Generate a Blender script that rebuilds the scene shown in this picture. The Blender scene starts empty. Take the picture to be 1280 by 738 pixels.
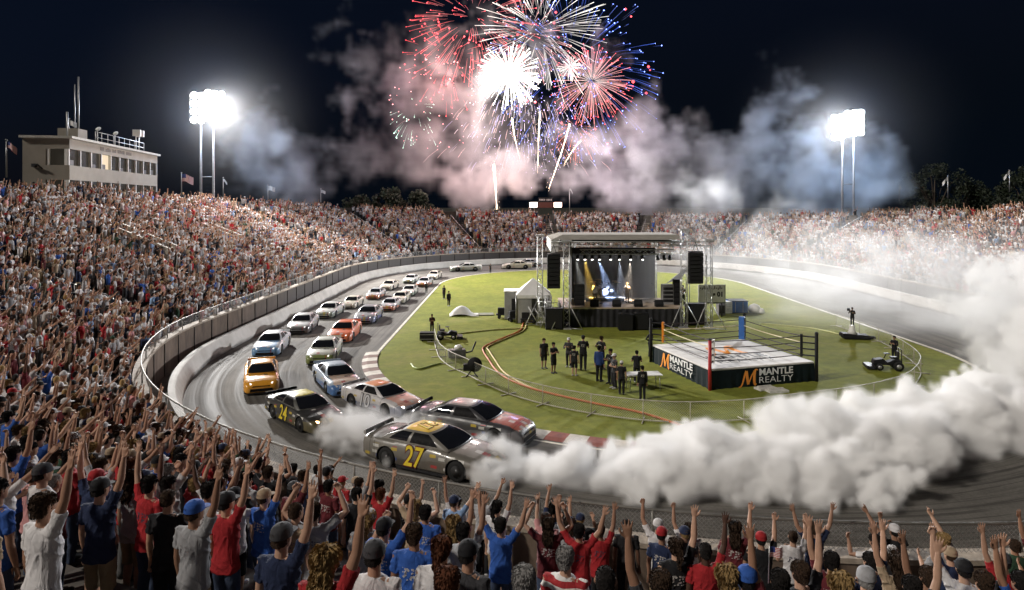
import bpy, bmesh, math, random, time
import numpy as np
from mathutils import Vector, Matrix

T0 = time.time()
sc = bpy.context.scene
col = sc.collection
rnd = random.Random(7)
PI = math.pi
FPX, CAMZ, HORIZ = 850.0, 9.0, 255.0


def at(px, py, z=0.0):
    """point of height z whose bearing and drop below the horizon were read off the photograph"""
    d = FPX * (CAMZ - z) / (py - HORIZ)
    return Vector(((px - 640) / FPX * d, d, z))


def along(px, d, z=0.0):
    return Vector(((px - 640) / FPX * d, d, z))


def zat(py, d):
    return CAMZ - (py - HORIZ) * d / FPX


def project(p):
    return 640 + p[0] / p[1] * FPX, HORIZ + (CAMZ - p[2]) / p[1] * FPX


# ------------------------------------------------------------------ object bookkeeping
def tag(o, label=None, cat=None, group=None, kind=None):
    if label: o['label'] = label
    if cat: o['category'] = cat
    if group: o['group'] = group
    if kind: o['kind'] = kind
    return o


def empty(name, loc=(0, 0, 0), rz=0.0, label=None, cat=None, group=None):
    o = bpy.data.objects.new(name, None)
    o.empty_display_size = .2
    col.objects.link(o)
    o.location = loc
    o.rotation_euler = (0, 0, rz)
    return tag(o, label, cat, group)


def copy_tree(o, parent=None):
    c = o.copy()
    col.objects.link(c)
    c.parent = parent
    for ch in list(o.children):
        copy_tree(ch, c)
    return c


class MB:
    """collects shapes and links them as ONE mesh object"""
    def __init__(s):
        s.v, s.f, s.m, s.s = [], [], [], []

    def add(s, vs, fs, m=0, smooth=False):
        b = len(s.v)
        s.v += [tuple(p) for p in vs]
        for f in fs:
            s.f.append([b + i for i in f]); s.m.append(m); s.s.append(smooth)
        return s

    def box(s, c, size, rz=0.0, m=0, M=None, taper=1.0):
        hx, hy, hz = size[0] / 2, size[1] / 2, size[2] / 2
        R = M if M is not None else Matrix.Rotation(rz, 3, 'Z')
        vs = []
        for sz in (-1, 1):
            k = taper if sz > 0 else 1
            for sx, sy in ((-1, -1), (1, -1), (1, 1), (-1, 1)):
                vs.append(Vector(c) + R @ Vector((sx * hx * k, sy * hy * k, sz * hz)))
        return s.add(vs, [(3, 2, 1, 0), (4, 5, 6, 7), (0, 1, 5, 4), (1, 2, 6, 5), (2, 3, 7, 6), (3, 0, 4, 7)], m)

    def tube(s, pts, r, n=8, m=0, closed=False, smooth=True):
        pts = [Vector(p) for p in pts]
        rs = r if isinstance(r, (list, tuple)) else [r] * len(pts)
        rings = []
        N = len(pts)
        up = None
        for i, p in enumerate(pts):
            a = pts[(i - 1) % N] if (i > 0 or closed) else pts[i]
            b = pts[(i + 1) % N] if (i < N - 1 or closed) else pts[i]
            t = (b - a)
            t = t.normalized() if t.length > 1e-9 else Vector((0, 0, 1))
            if up is None:
                up = Vector((0, 0, 1)) if abs(t.z) < .9 else Vector((1, 0, 0))
            x = t.cross(up)
            if x.length < 1e-6:
                x = t.cross(Vector((1, .3, 0)))
            x.normalize(); y = x.cross(t).normalized()
            up = y
            rings.append([p + (x * math.cos(q) + y * math.sin(q)) * rs[i] for q in [2 * PI * k / n for k in range(n)]])
        return s.loft(rings, m, smooth, caps=not closed, wrap=closed)

    def loft(s, rings, m=0, smooth=True, caps=True, wrap=False, closed_ring=True):
        n = len(rings[0]); vs = [p for r in rings for p in r]; fs = []
        R = len(rings)
        for i in range(R if wrap else R - 1):
            j = (i + 1) % R
            for k in range(n if closed_ring else n - 1):
                l = (k + 1) % n
                fs.append((i * n + k, i * n + l, j * n + l, j * n + k))
        if caps:
            fs.append(tuple(range(n))[::-1]); fs.append(tuple((R - 1) * n + k for k in range(n)))
        return s.add(vs, fs, m, smooth)

    def lathe(s, prof, c=(0, 0, 0), n=16, m=0, smooth=True, M=None):
        rings = []
        for r, z in prof:
            ring = [Vector((r * math.cos(2 * PI * k / n), r * math.sin(2 * PI * k / n), z)) for k in range(n)]
            rings.append([(M @ p if M is not None else p) + Vector(c) for p in ring])
        return s.loft(rings, m, smooth)

    def quad(s, a, b, c, d, m=0):
        return s.add([a, b, c, d], [(0, 1, 2, 3)], m)

    def prism(s, poly, dz, m=0):
        """poly: list of 3-D points, dz: extrusion vector"""
        n = len(poly); dz = Vector(dz)
        vs = [Vector(p) for p in poly] + [Vector(p) + dz for p in poly]
        fs = [tuple(range(n))[::-1], tuple(range(n, 2 * n))] + [(k, (k + 1) % n, n + (k + 1) % n, n + k) for k in range(n)]
        return s.add(vs, fs, m)

    def mesh(s, name, mats):
        me = bpy.data.meshes.new(name)
        me.from_pydata(s.v, [], s.f)
        for mt in (mats if isinstance(mats, (list, tuple)) else [mats]):
            me.materials.append(mt)
        me.polygons.foreach_set('material_index', s.m)
        me.polygons.foreach_set('use_smooth', s.s)
        bm = bmesh.new(); bm.from_mesh(me)
        bmesh.ops.recalc_face_normals(bm, faces=bm.faces)
        bm.to_mesh(me); bm.free()
        me.update()
        return me

    def build(s, name, mats, parent=None, loc=(0, 0, 0), bevel=0.0):
        o = bpy.data.objects.new(name, s.mesh(name, mats))
        col.objects.link(o); o.location = loc; o.parent = parent
        if bevel:
            b = o.modifiers.new('edge', 'BEVEL'); b.width = bevel; b.segments = 2; b.limit_method = 'ANGLE'
        return o


# ------------------------------------------------------------------ materials
class NT:
    def __init__(s, name):
        s.mat = bpy.data.materials.new(name); s.mat.use_nodes = True
        s.t = s.mat.node_tree; s.n = s.t.nodes; s.l = s.t.links
        s.b = s.n['Principled BSDF']; s.out = s.n['Material Output']

    def node(s, typ, **kw):
        k = s.n.new(typ)
        for a, b in kw.items():
            if hasattr(k, a): setattr(k, a, b)
        return k

    def put(s, sock, v):
        if hasattr(v, 'is_output'): s.l.new(v, sock)
        elif isinstance(v, (int, float)): sock.default_value = v
        else: sock.default_value = tuple(v) if len(v) != 3 or sock.type != 'RGBA' else (*v, 1)

    def coord(s, which='Object'):
        return s.n.new('ShaderNodeTexCoord').outputs[which]

    def mapping(s, vec, scale=(1, 1, 1), rot=(0, 0, 0)):
        k = s.n.new('ShaderNodeMapping'); s.l.new(vec, k.inputs[0])
        k.inputs['Scale'].default_value = scale; k.inputs['Rotation'].default_value = rot
        return k.outputs[0]

    def noise(s, vec, scale, detail=3, rough=.55, dist=0):
        k = s.n.new('ShaderNodeTexNoise')
        if vec is not None: s.l.new(vec, k.inputs['Vector'])
        k.inputs['Scale'].default_value = scale; k.inputs['Detail'].default_value = detail
        k.inputs['Roughness'].default_value = rough; k.inputs['Distortion'].default_value = dist
        return k.outputs['Fac']

    def ramp(s, fac, stops):
        k = s.n.new('ShaderNodeValToRGB'); s.l.new(fac, k.inputs[0])
        e = k.color_ramp.elements
        while len(e) < len(stops): e.new(.5)
        for i, (p, c) in enumerate(stops):
            e[i].position = p; e[i].color = (*c, 1) if len(c) == 3 else c
        return k.outputs[0]

    def mix(s, fac, a, b, mode='MIX'):
        k = s.n.new('ShaderNodeMix'); k.data_type = 'RGBA'; k.blend_type = mode
        s.put(k.inputs[0], fac); s.put(k.inputs[6], a); s.put(k.inputs[7], b)
        return k.outputs[2]

    def math(s, op, a, b=None, c=None):
        k = s.n.new('ShaderNodeMath'); k.operation = op
        for i, x in enumerate((a, b, c)):
            if x is not None: s.put(k.inputs[i], x)
        return k.outputs[0]

    def sep(s, vec):
        k = s.n.new('ShaderNodeSeparateXYZ'); s.l.new(vec, k.inputs[0]); return k.outputs

    def bump(s, h, strength=.3, dist=.02):
        k = s.n.new('ShaderNodeBump'); k.inputs['Strength'].default_value = strength; k.inputs['Distance'].default_value = dist
        s.l.new(h, k.inputs['Height']); s.l.new(k.outputs[0], s.b.inputs['Normal'])

    def set(s, **kw):
        for a, v in kw.items(): s.put(s.b.inputs[a.replace('_', ' ')], v)
        return s


def simple(name, c, rough=.6, metal=0.0, var=.25, scale=6.0, bump=0.0, spec=.5):
    """colour with grime-like variation"""
    k = NT(name); co = k.coord()
    f = k.noise(co, scale, 4, .6)
    c = tuple(c)
    k.set(Base_Color=k.ramp(f, [(.3, tuple(x * (1 - var) for x in c)), (.7, tuple(min(1, x * (1 + var * .6)) for x in c))]), Roughness=rough, Metallic=metal, Specular_IOR_Level=spec)
    if bump: k.bump(k.noise(co, scale * 6, 3), bump)
    return k.mat


def emis(name, c, strength):
    k = NT(name)
    k.set(Base_Color=(0, 0, 0), Emission_Color=c, Emission_Strength=strength)
    return k.mat


M = {}
M['steel'] = simple('galvanised_steel', (.42, .42, .42), .42, .75, .2, 3)
M['truss'] = simple('aluminium_truss', (.55, .55, .55), .4, .6, .15, 3)
M['white'] = simple('white_paint', (.78, .77, .74), .45, 0, .12, 2)
M['black'] = simple('black_plastic', (.013, .013, .014), .7, 0, .4, 8, spec=.2)
M['black_cloth'] = simple('black_cloth', (.02, .02, .023), .9, 0, .4, 2.5)
M['dark'] = simple('dark_metal', (.022, .022, .024), .6, .2, .3, 8, spec=.3)
M['tyre'] = simple('tyre_rubber', (.012, .012, .012), .75, 0, .4, 12, spec=.3)
M['glass'] = NT('dark_glass').set(Base_Color=(.012, .013, .016), Roughness=.06, Specular_IOR_Level=.7).mat
M['cream'] = simple('cream_render', (.31, .28, .235), .8, 0, .12, .7)
M['canvas'] = simple('beige_canvas', (.6, .57, .5), .85, 0, .12, 1.2)
M['white_canvas'] = simple('white_canvas', (.75, .74, .72), .85, 0, .1, 1.5)
M['grey_canvas'] = simple('grey_canvas', (.3, .3, .3), .85, 0, .2, 1.5)
M['red'] = simple('red_vinyl', (.4, .02, .025), .5, 0, .2, 3)
M['orange'] = simple('orange_vinyl', (.8, .26, .02), .5, 0, .2, 3)
M['blue'] = simple('blue_vinyl', (.03, .13, .42), .5, 0, .2, 3)

# ------------------------------------------------------------------ camera
cd = bpy.data.cameras.new('camera')
cam = bpy.data.objects.new('camera', cd); col.objects.link(cam)
cam.location = (0, 0, CAMZ); cam.rotation_euler = (PI / 2, 0, 0)
cd.sensor_width = 36; cd.lens = 36 * FPX / 1280
cd.shift_y = -(369 - HORIZ) / 1280
cd.clip_start = .3; cd.clip_end = 3000
sc.camera = cam

# ------------------------------------------------------------------ world and light
SUN_DIR = Vector((.85, .45, -.72)).normalized()      # direction the light travels: floodlights left of the stand
w = bpy.data.worlds.new('World'); sc.world = w; w.use_nodes = True
nt = w.node_tree; bg = nt.nodes['Background']
sky = nt.nodes.new('ShaderNodeTexSky'); sky.sky_type = 'NISHITA'; sky.sun_disc = False
sky.sun_elevation = math.radians(-3.5); sky.sun_rotation = math.atan2(-SUN_DIR.x, -SUN_DIR.y)
sky.air_density = 1.0; sky.dust_density = .3; sky.ozone_density = 3
tint = nt.nodes.new('ShaderNodeMix'); tint.data_type = 'RGBA'; tint.blend_type = 'MULTIPLY'
tint.inputs[0].default_value = 1; tint.inputs[7].default_value = (.62, .8, 1, 1)
nt.links.new(sky.outputs[0], tint.inputs[6]); 
navy = nt.nodes.new('ShaderNodeMix'); navy.data_type = 'RGBA'; navy.blend_type = 'ADD'; navy.inputs[0].default_value = 1
navy.inputs[7].default_value = (.013, .026, .05, 1)            # skyglow of the floodlit night over the stadium
nt.links.new(tint.outputs[2], navy.inputs[6]); nt.links.new(navy.outputs[2], bg.inputs[0])
bg.inputs[1].default_value = .12


def lamp(name, typ, loc, energy, color=(1, 1, 1), **kw):
    d = bpy.data.lights.new(name, typ); d.energy = energy; d.color = color
    for a, b in kw.items(): setattr(d, a, b)
    o = bpy.data.objects.new(name, d); col.objects.link(o); o.location = loc
    return o


def aim(o, target):
    o.rotation_euler = (Vector(target) - o.location).to_track_quat('-Z', 'Y').to_euler()


sun = lamp('sun', 'SUN', (0, 0, 60), 2.1, (1, .93, .84), angle=math.radians(2))
sun.rotation_euler = SUN_DIR.to_track_quat('-Z', 'Y').to_euler()

# ------------------------------------------------------------------ the oval
C1, C2 = Vector((9, 42)), Vector((9, 76))
R_IN, R_OUT, R_STAND = 17.0, 26.4, 27.9
RREF = 27.0
ARC, STR = PI * RREF, C2.y - C1.y
PERIM = 2 * ARC + 2 * STR


def oval(s, r, z=0.0):
    """s: length along the oval from the point nearest the camera, clockwise seen from above; r: distance from the axis"""
    s = s % PERIM
    if s < ARC / 2:
        a = -PI / 2 - s / RREF; c = C1
    elif s < ARC / 2 + STR:
        return Vector((C1.x - r, C1.y + s - ARC / 2, z))
    elif s < ARC * 1.5 + STR:
        a = PI - (s - ARC / 2 - STR) / RREF; c = C2
    elif s < ARC * 1.5 + 2 * STR:
        return Vector((C2.x + r, C2.y - (s - ARC * 1.5 - STR), z))
    else:
        a = -(s - ARC * 1.5 - 2 * STR) / RREF; c = C1
    return Vector((c.x + r * math.cos(a), c.y + r * math.sin(a), z))


def oval_inv(x, y):
    """(s, r) of a point"""
    if C1.y <= y <= C2.y:
        r = abs(x - 9)
        return (ARC / 2 + y - C1.y if x < 9 else ARC * 1.5 + STR + C2.y - y), r
    c = C1 if y < C1.y else C2
    dx, dy = x - c.x, y - c.y
    a = math.atan2(dy, dx); r = math.hypot(dx, dy)
    if c is C1:
        s = (-PI / 2 - a) * RREF if dx < 0 and a < -PI / 2 + 1e-9 else (-a) * RREF + ARC * 1.5 + 2 * STR
    else:
        s = ARC / 2 + STR + (PI - a) * RREF
    return s % PERIM, r


def path(r, z, s0=0.0, s1=PERIM, step=1.2):
    n = max(2, int((s1 - s0) / step))
    return [oval(s0 + (s1 - s0) * i / n, r, z) for i in range(n + 1)]


def ring_sheet(name, r0, r1, z, mat, s0=0.0, s1=PERIM, cols=1, uv=True, step=1.2, z1=None, parent=None):
    n = max(2, int((s1 - s0) / step)); vs, fs, uvs = [], [], []
    for i in range(n + 1):
        s = s0 + (s1 - s0) * i / n
        for j in range(cols + 1):
            t = j / cols
            vs.append(oval(min(s, s1 - 1e-4 if s1 < PERIM else s), r0 + (r1 - r0) * t, z + ((z1 if z1 is not None else z) - z) * t)); uvs.append((s, t * (r1 - r0)))
    for i in range(n):
        for j in range(cols):
            a = i * (cols + 1) + j
            fs.append((a, a + cols + 1, a + cols + 2, a + 1))
    me = bpy.data.meshes.new(name); me.from_pydata(vs, [], fs); me.materials.append(mat)
    l = me.uv_layers.new(name='UVMap')
    for p in me.polygons:
        for li in p.loop_indices: l.data[li].uv = uvs[me.loops[li].vertex_index]
    bm = bmesh.new(); bm.from_mesh(me); bmesh.ops.recalc_face_normals(bm, faces=bm.faces)
    if sum(f.normal.z for f in bm.faces) < 0: bmesh.ops.reverse_faces(bm, faces=bm.faces)
    bm.to_mesh(me); bm.free()
    o = bpy.data.objects.new(name, me); col.objects.link(o); o.parent = parent
    return o
# ------------------------------------------------------------------ ground, track, infield
k = NT('dry_ground'); co = k.coord()
k.set(Base_Color=k.ramp(k.noise(co, .4, 5), [(.3, (.02, .022, .015)), (.7, (.05, .048, .035))]), Roughness=.95)
g = MB().quad((-900, -300, -.02), (900, -300, -.02), (900, 1500, -.02), (-900, 1500, -.02)).build('ground', k.mat)
tag(g, kind='structure')

k = NT('worn_asphalt'); uv = k.coord('UV'); ob = k.coord()
fine = k.noise(ob, 9, 5, .7); mid = k.noise(ob, .5, 4, .6)
base = k.ramp(mid, [(.3, (.14, .13, .116)), (.7, (.225, .21, .188))])
base = k.mix(.35, base, k.ramp(fine, [(.3, (.03, .03, .03)), (.75, (.2, .19, .18))]))
streak = k.noise(k.mapping(uv, (.035, 2.1, 1)), 1.0, 5, .62, .8)
mask1 = k.ramp(streak, [(.36, (1, 1, 1)), (.52, (0, 0, 0))])
streak2 = k.noise(k.mapping(uv, (.09, 5.5, 1)), 1.0, 3, .5, 1.2)
mask2 = k.ramp(streak2, [(.36, (1, 1, 1)), (.44, (0, 0, 0))])
base = k.mix(k.math('MULTIPLY', mask1, .6), base, (.035, .033, .03))
base = k.mix(k.math('MULTIPLY', mask2, .4), base, (.02, .019, .018))
# lighter dust towards the outside wall
vv = k.sep(uv)[1]
dust = k.math('MULTIPLY', k.ramp(k.math('DIVIDE', vv, 9.2), [(.72, (0, 0, 0)), (1, (1, 1, 1))]), k.noise(k.mapping(uv, (.2, 1.5, 1)), 1, 4))
base = k.mix(k.math('MULTIPLY', dust, .3), base, (.23, .2, .17))
k.set(Base_Color=base, Roughness=k.ramp(streak, [(.35, (.7, .7, .7)), (.6, (.95, .95, .95))]), Specular_IOR_Level=.12)
k.bump(fine, .25, .01)
tr = ring_sheet('race_track', R_IN, R_OUT, 0.0, k.mat, cols=3)
tag(tr, kind='structure')

k = NT('mown_grass'); ob = k.coord()
stripes = k.noise(k.mapping(ob, (.05, .75, 1), (0, 0, .12)), 1, 3, .55, .5)
patch = k.noise(ob, .3, 7, .72, .5)
blade = k.noise(ob, 38, 3, .7)
c1 = k.ramp(patch, [(.3, (.12, .165, .02)), (.47, (.235, .28, .034)), (.6, (.31, .325, .045)), (.74, (.46, .41, .10))])
c1 = k.mix(k.math('MULTIPLY', stripes, .6), c1, (.12, .15, .018))
clump = k.noise(ob, 1.6, 5, .7, .4); c1 = k.mix(k.math('MULTIPLY', k.ramp(clump, [(.44, (1, 1, 1)), (.56, (0, 0, 0))]), .45), c1, (.075, .105, .014))
worn = k.noise(ob, .13, 6, .7, 1.0); c1 = k.mix(k.math('MULTIPLY', k.ramp(worn, [(.56, (0, 0, 0)), (.66, (1, 1, 1))]), .5), c1, (.34, .27, .11))
c1 = k.mix(.4, c1, k.ramp(blade, [(.3, (.055, .065, .012)), (.7, (.33, .30, .065))]))
k.set(Base_Color=c1, Roughness=.95, Specular_IOR_Level=.15); k.bump(blade, .6, .03)
vs = [tuple(oval(PERIM * i / 220, R_IN - .02, .004)) for i in range(220)]
me = bpy.data.meshes.new('infield_lawn'); me.from_pydata(vs, [], [tuple(range(220))]); me.materials.append(k.mat)
bm = bmesh.new(); bm.from_mesh(me)
if bm.faces[:][0].normal.z < 0: bmesh.ops.reverse_faces(bm, faces=bm.faces)
bm.to_mesh(me); bm.free()
lawn = bpy.data.objects.new('infield_lawn', me); col.objects.link(lawn); tag(lawn, kind='structure')

# painted edge line of the track and the painted kerb round the inside of the bend
k = NT('track_line_paint'); k.set(Base_Color=k.ramp(k.noise(k.coord(), 3, 5, .7), [(.35, (.4, .36, .28)), (.6, (.72, .68, .58))]), Roughness=.7); M['line'] = k.mat
ln = ring_sheet('track_edge_line', R_IN + .95, R_IN + 1.1, .004, M['line'], 0, 27, step=.6); tag(ln, kind='structure')
ln = ring_sheet('track_edge_line', R_IN + .05, R_IN + .22, .008, M['line'], 38.5, 150, step=.8); tag(ln, kind='structure')
ln = ring_sheet('track_edge_line', R_IN + .05, R_IN + .3, .008, M['line'], 150, PERIM - 4, step=.8); tag(ln, kind='structure')
kr = simple('kerb_red', (.26, .07, .05), .8, 0, .35, 3); kw = simple('kerb_white', (.62, .57, .5), .8, 0, .25, 3); kb = simple('kerb_brown', (.15, .065, .04), .8, 0, .3, 3)
mb = MB(); s = -9.0; i = 0
while s < 41:
    a, b = s, s + 1.25
    hs = []
    for q in (a, (a + b) / 2, b):
        hs.append([oval(q, R_IN - .02, .006), oval(q, R_IN, .075), oval(q, R_IN + .55, .06), oval(q, R_IN + .85, .008)])
    vs = [p for h in hs for p in h]
    fs = [(r * 4 + j, (r + 1) * 4 + j, (r + 1) * 4 + j + 1, r * 4 + j + 1) for r in range(2) for j in range(3)]
    mb.add(vs, fs, (1 if i % 2 else (0 if s < 22 else 2)))
    s = b; i += 1
kerb = mb.build('kerb', [kr, kw, kb]); tag(kerb, kind='structure')

# ------------------------------------------------------------------ walls round the track
k = NT('white_barrier_concrete'); ob = k.coord(); uv = k.coord('UV')
cc = k.ramp(k.noise(ob, .8, 5, .6), [(.3, (.5, .47, .42)), (.7, (.7, .67, .62))])
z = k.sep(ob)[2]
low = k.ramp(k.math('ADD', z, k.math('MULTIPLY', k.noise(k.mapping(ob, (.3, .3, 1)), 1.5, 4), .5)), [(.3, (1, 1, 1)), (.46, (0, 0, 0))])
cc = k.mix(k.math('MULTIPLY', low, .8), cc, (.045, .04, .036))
k.set(Base_Color=cc, Roughness=.8); M['barrier'] = k.mat


def swept(name, prof, mats, midx=None, s0=0.0, s1=PERIM, step=1.0, parent=None, smooth=False):
    """closed profile of (r, z) points swept round the oval"""
    n = int((s1 - s0) / step); full = abs(s1 - s0 - PERIM) < 1e-6
    vs, fs, mi = [], [], []
    cnt = n if full else n + 1
    P = len(prof)
    for i in range(cnt):
        s = s0 + (s1 - s0) * i / n
        vs += [tuple(oval(s, r, z)) for r, z in prof]
    for i in range(n):
        j = (i + 1) % cnt
        for q in range(P):
            p = (q + 1) % P
            fs.append((i * P + q, j * P + q, j * P + p, i * P + p)); mi.append(midx[q] if midx else 0)
    mb = MB(); mb.v = vs; mb.f = fs; mb.m = mi; mb.s = [smooth] * len(fs)
    return mb.build(name, mats, parent)


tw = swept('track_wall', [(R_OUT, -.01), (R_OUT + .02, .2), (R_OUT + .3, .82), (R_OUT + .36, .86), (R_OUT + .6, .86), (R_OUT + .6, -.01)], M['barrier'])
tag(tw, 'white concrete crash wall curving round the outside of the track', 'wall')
k = NT('walkway_concrete'); k.set(Base_Color=k.ramp(k.noise(k.coord(), 1, 5), [(.3, (.12, .105, .09)), (.7, (.22, .2, .17))]), Roughness=.9)
M['walk'] = k.mat
wk = ring_sheet('walkway', R_OUT + .6, R_STAND, .0, M['walk']); tag(wk, kind='structure')

# ------------------------------------------------------------------ the grandstand bowl
ROW_D, ROW_H, ROW_R0, ROW_Z0 = .8, .32, 28.3, .75


def n_rows(s):
    """rows of the stand at s"""
    s = s % PERIM
    pts = [(0, 26), (42, 27), (66, 27), (80, 25), (100, 20), (119, 17), (140, 17), (158, 20), (175, 23), (195, 24), (PERIM, 26)]
    for (a, x), (b, y) in zip(pts, pts[1:]):
        if a <= s <= b: return int(round(x + (y - x) * (s - a) / (b - a)))
    return 24


k = NT('stand_concrete'); ob = k.coord()
k.set(Base_Color=k.ramp(k.noise(ob, 1.3, 5, .65), [(.3, (.07, .062, .055)), (.7, (.16, .145, .13))]), Roughness=.9); M['stand'] = k.mat
k = NT('brown_wall_panel'); ob = k.coord(); uvp = k.coord('UV')
cc = k.ramp(k.noise(k.mapping(ob, (1, 1, .35)), 1.6, 5, .65), [(.3, (.08, .056, .04)), (.7, (.2, .145, .105))])
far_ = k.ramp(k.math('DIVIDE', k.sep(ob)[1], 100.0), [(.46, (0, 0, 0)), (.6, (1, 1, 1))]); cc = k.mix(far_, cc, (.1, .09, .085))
k.set(Base_Color=cc, Roughness=.85); k.bump(k.noise(ob, 9, 3), .25); M['panel'] = k.mat
M['cap'] = simple('wall_cap_concrete', (.36, .3, .235), .85, 0, .35, 5, bump=.3)

grand = empty('grandstand', oval(55, R_STAND, 0), 0, 'stepped concrete grandstand bowl packed with spectators round the whole track', 'grandstand')
inv = Matrix.Translation(-grand.location)


def under(o, root):
    """parent that keeps a mesh built in world coordinates where it is"""
    o.parent = root; o.matrix_parent_inverse = root.matrix_basis.inverted()
    return o


mb = MB(); NS = 264
for i in range(NS):
    s0, s1 = PERIM * i / NS, PERIM * (i + 1) / NS
    K = n_rows((s0 + s1) / 2)
    pts = []
    for j in range(K):
        r, z = ROW_R0 + ROW_D * j, ROW_Z0 + ROW_H * j
        pts += [(r, z), (r + ROW_D, z)]
    pr0 = [oval(s0, r, z) for r, z in pts]; pr1 = [oval(s1 if i < NS - 1 else 0, r, z) for r, z in pts]
    rb, zb = ROW_R0 + ROW_D * K, ROW_Z0 + ROW_H * K
    pr0 += [oval(s0, rb, zb + .9), oval(s0, rb + .2, zb + .9), oval(s0, rb + .2, 0)]
    e = s1 if i < NS - 1 else 0
    pr1 += [oval(e, rb, zb + .9), oval(e, rb + .2, zb + .9), oval(e, rb + .2, 0)]
    n = len(pr0)
    mb.add(pr0 + pr1, [(q, q + 1, n + q + 1, n + q) for q in range(n - 1)], 0)
under(mb.build('seating_tiers', M['stand']), grand)
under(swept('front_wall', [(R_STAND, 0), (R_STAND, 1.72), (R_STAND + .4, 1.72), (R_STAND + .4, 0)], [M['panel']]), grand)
under(swept('wall_cap', [(R_STAND - .04, 1.723), (R_STAND - .04, 1.83), (R_STAND + .44, 1.83), (R_STAND + .44, 1.723)], [M['cap']]), grand)
mb = MB()
for i in range(99):
    s = i * 2.4
    p = oval(s, R_STAND - .012, .86); q = oval(s + .05, R_STAND - .012, .86); rz = math.atan2(q.y - p.y, q.x - p.x)
    mb.box(p, (.09, .05, 1.70), rz)
tag(under(mb.build('panel_joint', simple('panel_joint', (.04, .03, .025), .9)), grand), kind='stuff')

# aisles: pale stair strips with a handrail, some with a parapet where stairs come up
M['parapet'] = simple('parapet_concrete', (.42, .38, .32), .85); M['stair'] = simple('aisle_concrete', (.3, .27, .23), .9, 0, .2, 3)
AISLES = [41, 52, 62, 73, 84, 95, 106, 117, 128, 139, 150, 161, 173, 185, 197]
for s in AISLES:
    K = n_rows(s); mb = MB()
    p0, p1 = oval(s - .5, 28, 0), oval(s + .5, 28, 0); rz = math.atan2(p1.y - p0.y, p1.x - p0.x)
    for j in range(K - 1):
        c = oval(s, ROW_R0 + ROW_D * (j + .72), ROW_Z0 + ROW_H * j + .082)
        mb.box(c, (1.0, .42, .16), rz)
    under(mb.build('aisle_steps', M['stair']), grand)
    mb = MB()
    pts = [oval(s, ROW_R0 + ROW_D * j + .2, ROW_Z0 + ROW_H * j + .95) for j in range(2, K - 1)]
    mb.tube(pts, .025, 6)
    for j in range(2, K - 1, 3):
        p = oval(s, ROW_R0 + ROW_D * j + .2, ROW_Z0 + ROW_H * j)
        mb.tube([p, p + Vector((0, 0, .95))], .02, 6)
    under(mb.build('aisle_handrail', M['steel']), grand)
# stair openings with a pale parapet in the left stand
for s, j0, j1 in ((55.5, 10, 16), (70, 11, 15), (186, 9, 14)):
    for ds in (-.9, .9):
        mb = MB()
        poly = [oval(s + ds, ROW_R0 + ROW_D * j, ROW_Z0 + ROW_H * j) for j in (j0, j1)] + [oval(s + ds, ROW_R0 + ROW_D * j, ROW_Z0 + ROW_H * j + 1.5) for j in (j1, j0)]
        d = (oval(s + ds + .2, 36, 0) - oval(s + ds, 36, 0))
        mb.prism(poly, d)
        under(mb.build('stair_parapet', M['parapet']), grand)
# ------------------------------------------------------------------ catch fence on the front wall
k = NT('chain_link'); uv = k.coord('UV')
u, v, _ = k.sep(uv)
d1 = k.math('PINGPONG', k.math('MULTIPLY', k.math('ADD', u, v), 1.0), .05)
d2 = k.math('PINGPONG', k.math('MULTIPLY', k.math('SUBTRACT', u, v), 1.0), .05)
wire = k.math('LESS_THAN', k.math('MINIMUM', d1, d2), .0052)
k.set(Base_Color=(.35, .34, .33), Roughness=.5, Metallic=.6)
tp = k.node('ShaderNodeBsdfTransparent'); mx = k.node('ShaderNodeMixShader')
k.l.new(wire, mx.inputs[0]); k.l.new(tp.outputs[0], mx.inputs[1]); k.l.new(k.b.outputs[0], mx.inputs[2]); k.l.new(mx.outputs[0], k.out.inputs[0])
M['chain'] = k.mat
RF, ZF = R_STAND + .12, 2.42
M['rail'] = simple('weathered_rail', (.2, .19, .17), .6, .5, .3, 4)
fence = empty('catch_fence', oval(0, RF, 1.83), 0, 'long chain link catch fence with steel top rail along the front of the crowd', 'fence')


def fence_sheet(name, pts, h, mat, z=None):
    vs, fs, uvs, L = [], [], [], 0
    for i, p in enumerate(pts):
        if i: L += (Vector(p) - Vector(pts[i - 1])).length
        vs += [tuple(p), (p[0], p[1], p[2] + h)]; uvs += [(L, 0), (L, h)]
    for i in range(len(pts) - 1): fs.append((2 * i, 2 * i + 2, 2 * i + 3, 2 * i + 1))
    me = bpy.data.meshes.new(name); me.from_pydata(vs, [], fs); me.materials.append(mat)
    l = me.uv_layers.new(name='UVMap')
    for p in me.polygons:
        for li in p.loop_indices: l.data[li].uv = uvs[me.loops[li].vertex_index]
    o = bpy.data.objects.new(name, me); col.objects.link(o); return o


under(fence_sheet('wire_mesh', path(RF, 1.83, 0, PERIM, 1.0), ZF - 1.83, M['chain']), fence)
mb = MB(); mb.tube([oval(PERIM * i / 260, RF, ZF) for i in range(260)], .032, 8, closed=True)
under(mb.build('top_rail', M['rail']), fence)
for i in range(99):
    p = oval(1.0 + i * 2.4, RF, 1.75)
    mb = MB().tube([p, p + Vector((0, 0, ZF - 1.75))], .03, 8)
    under(mb.build('post', M['rail']), fence)
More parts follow.
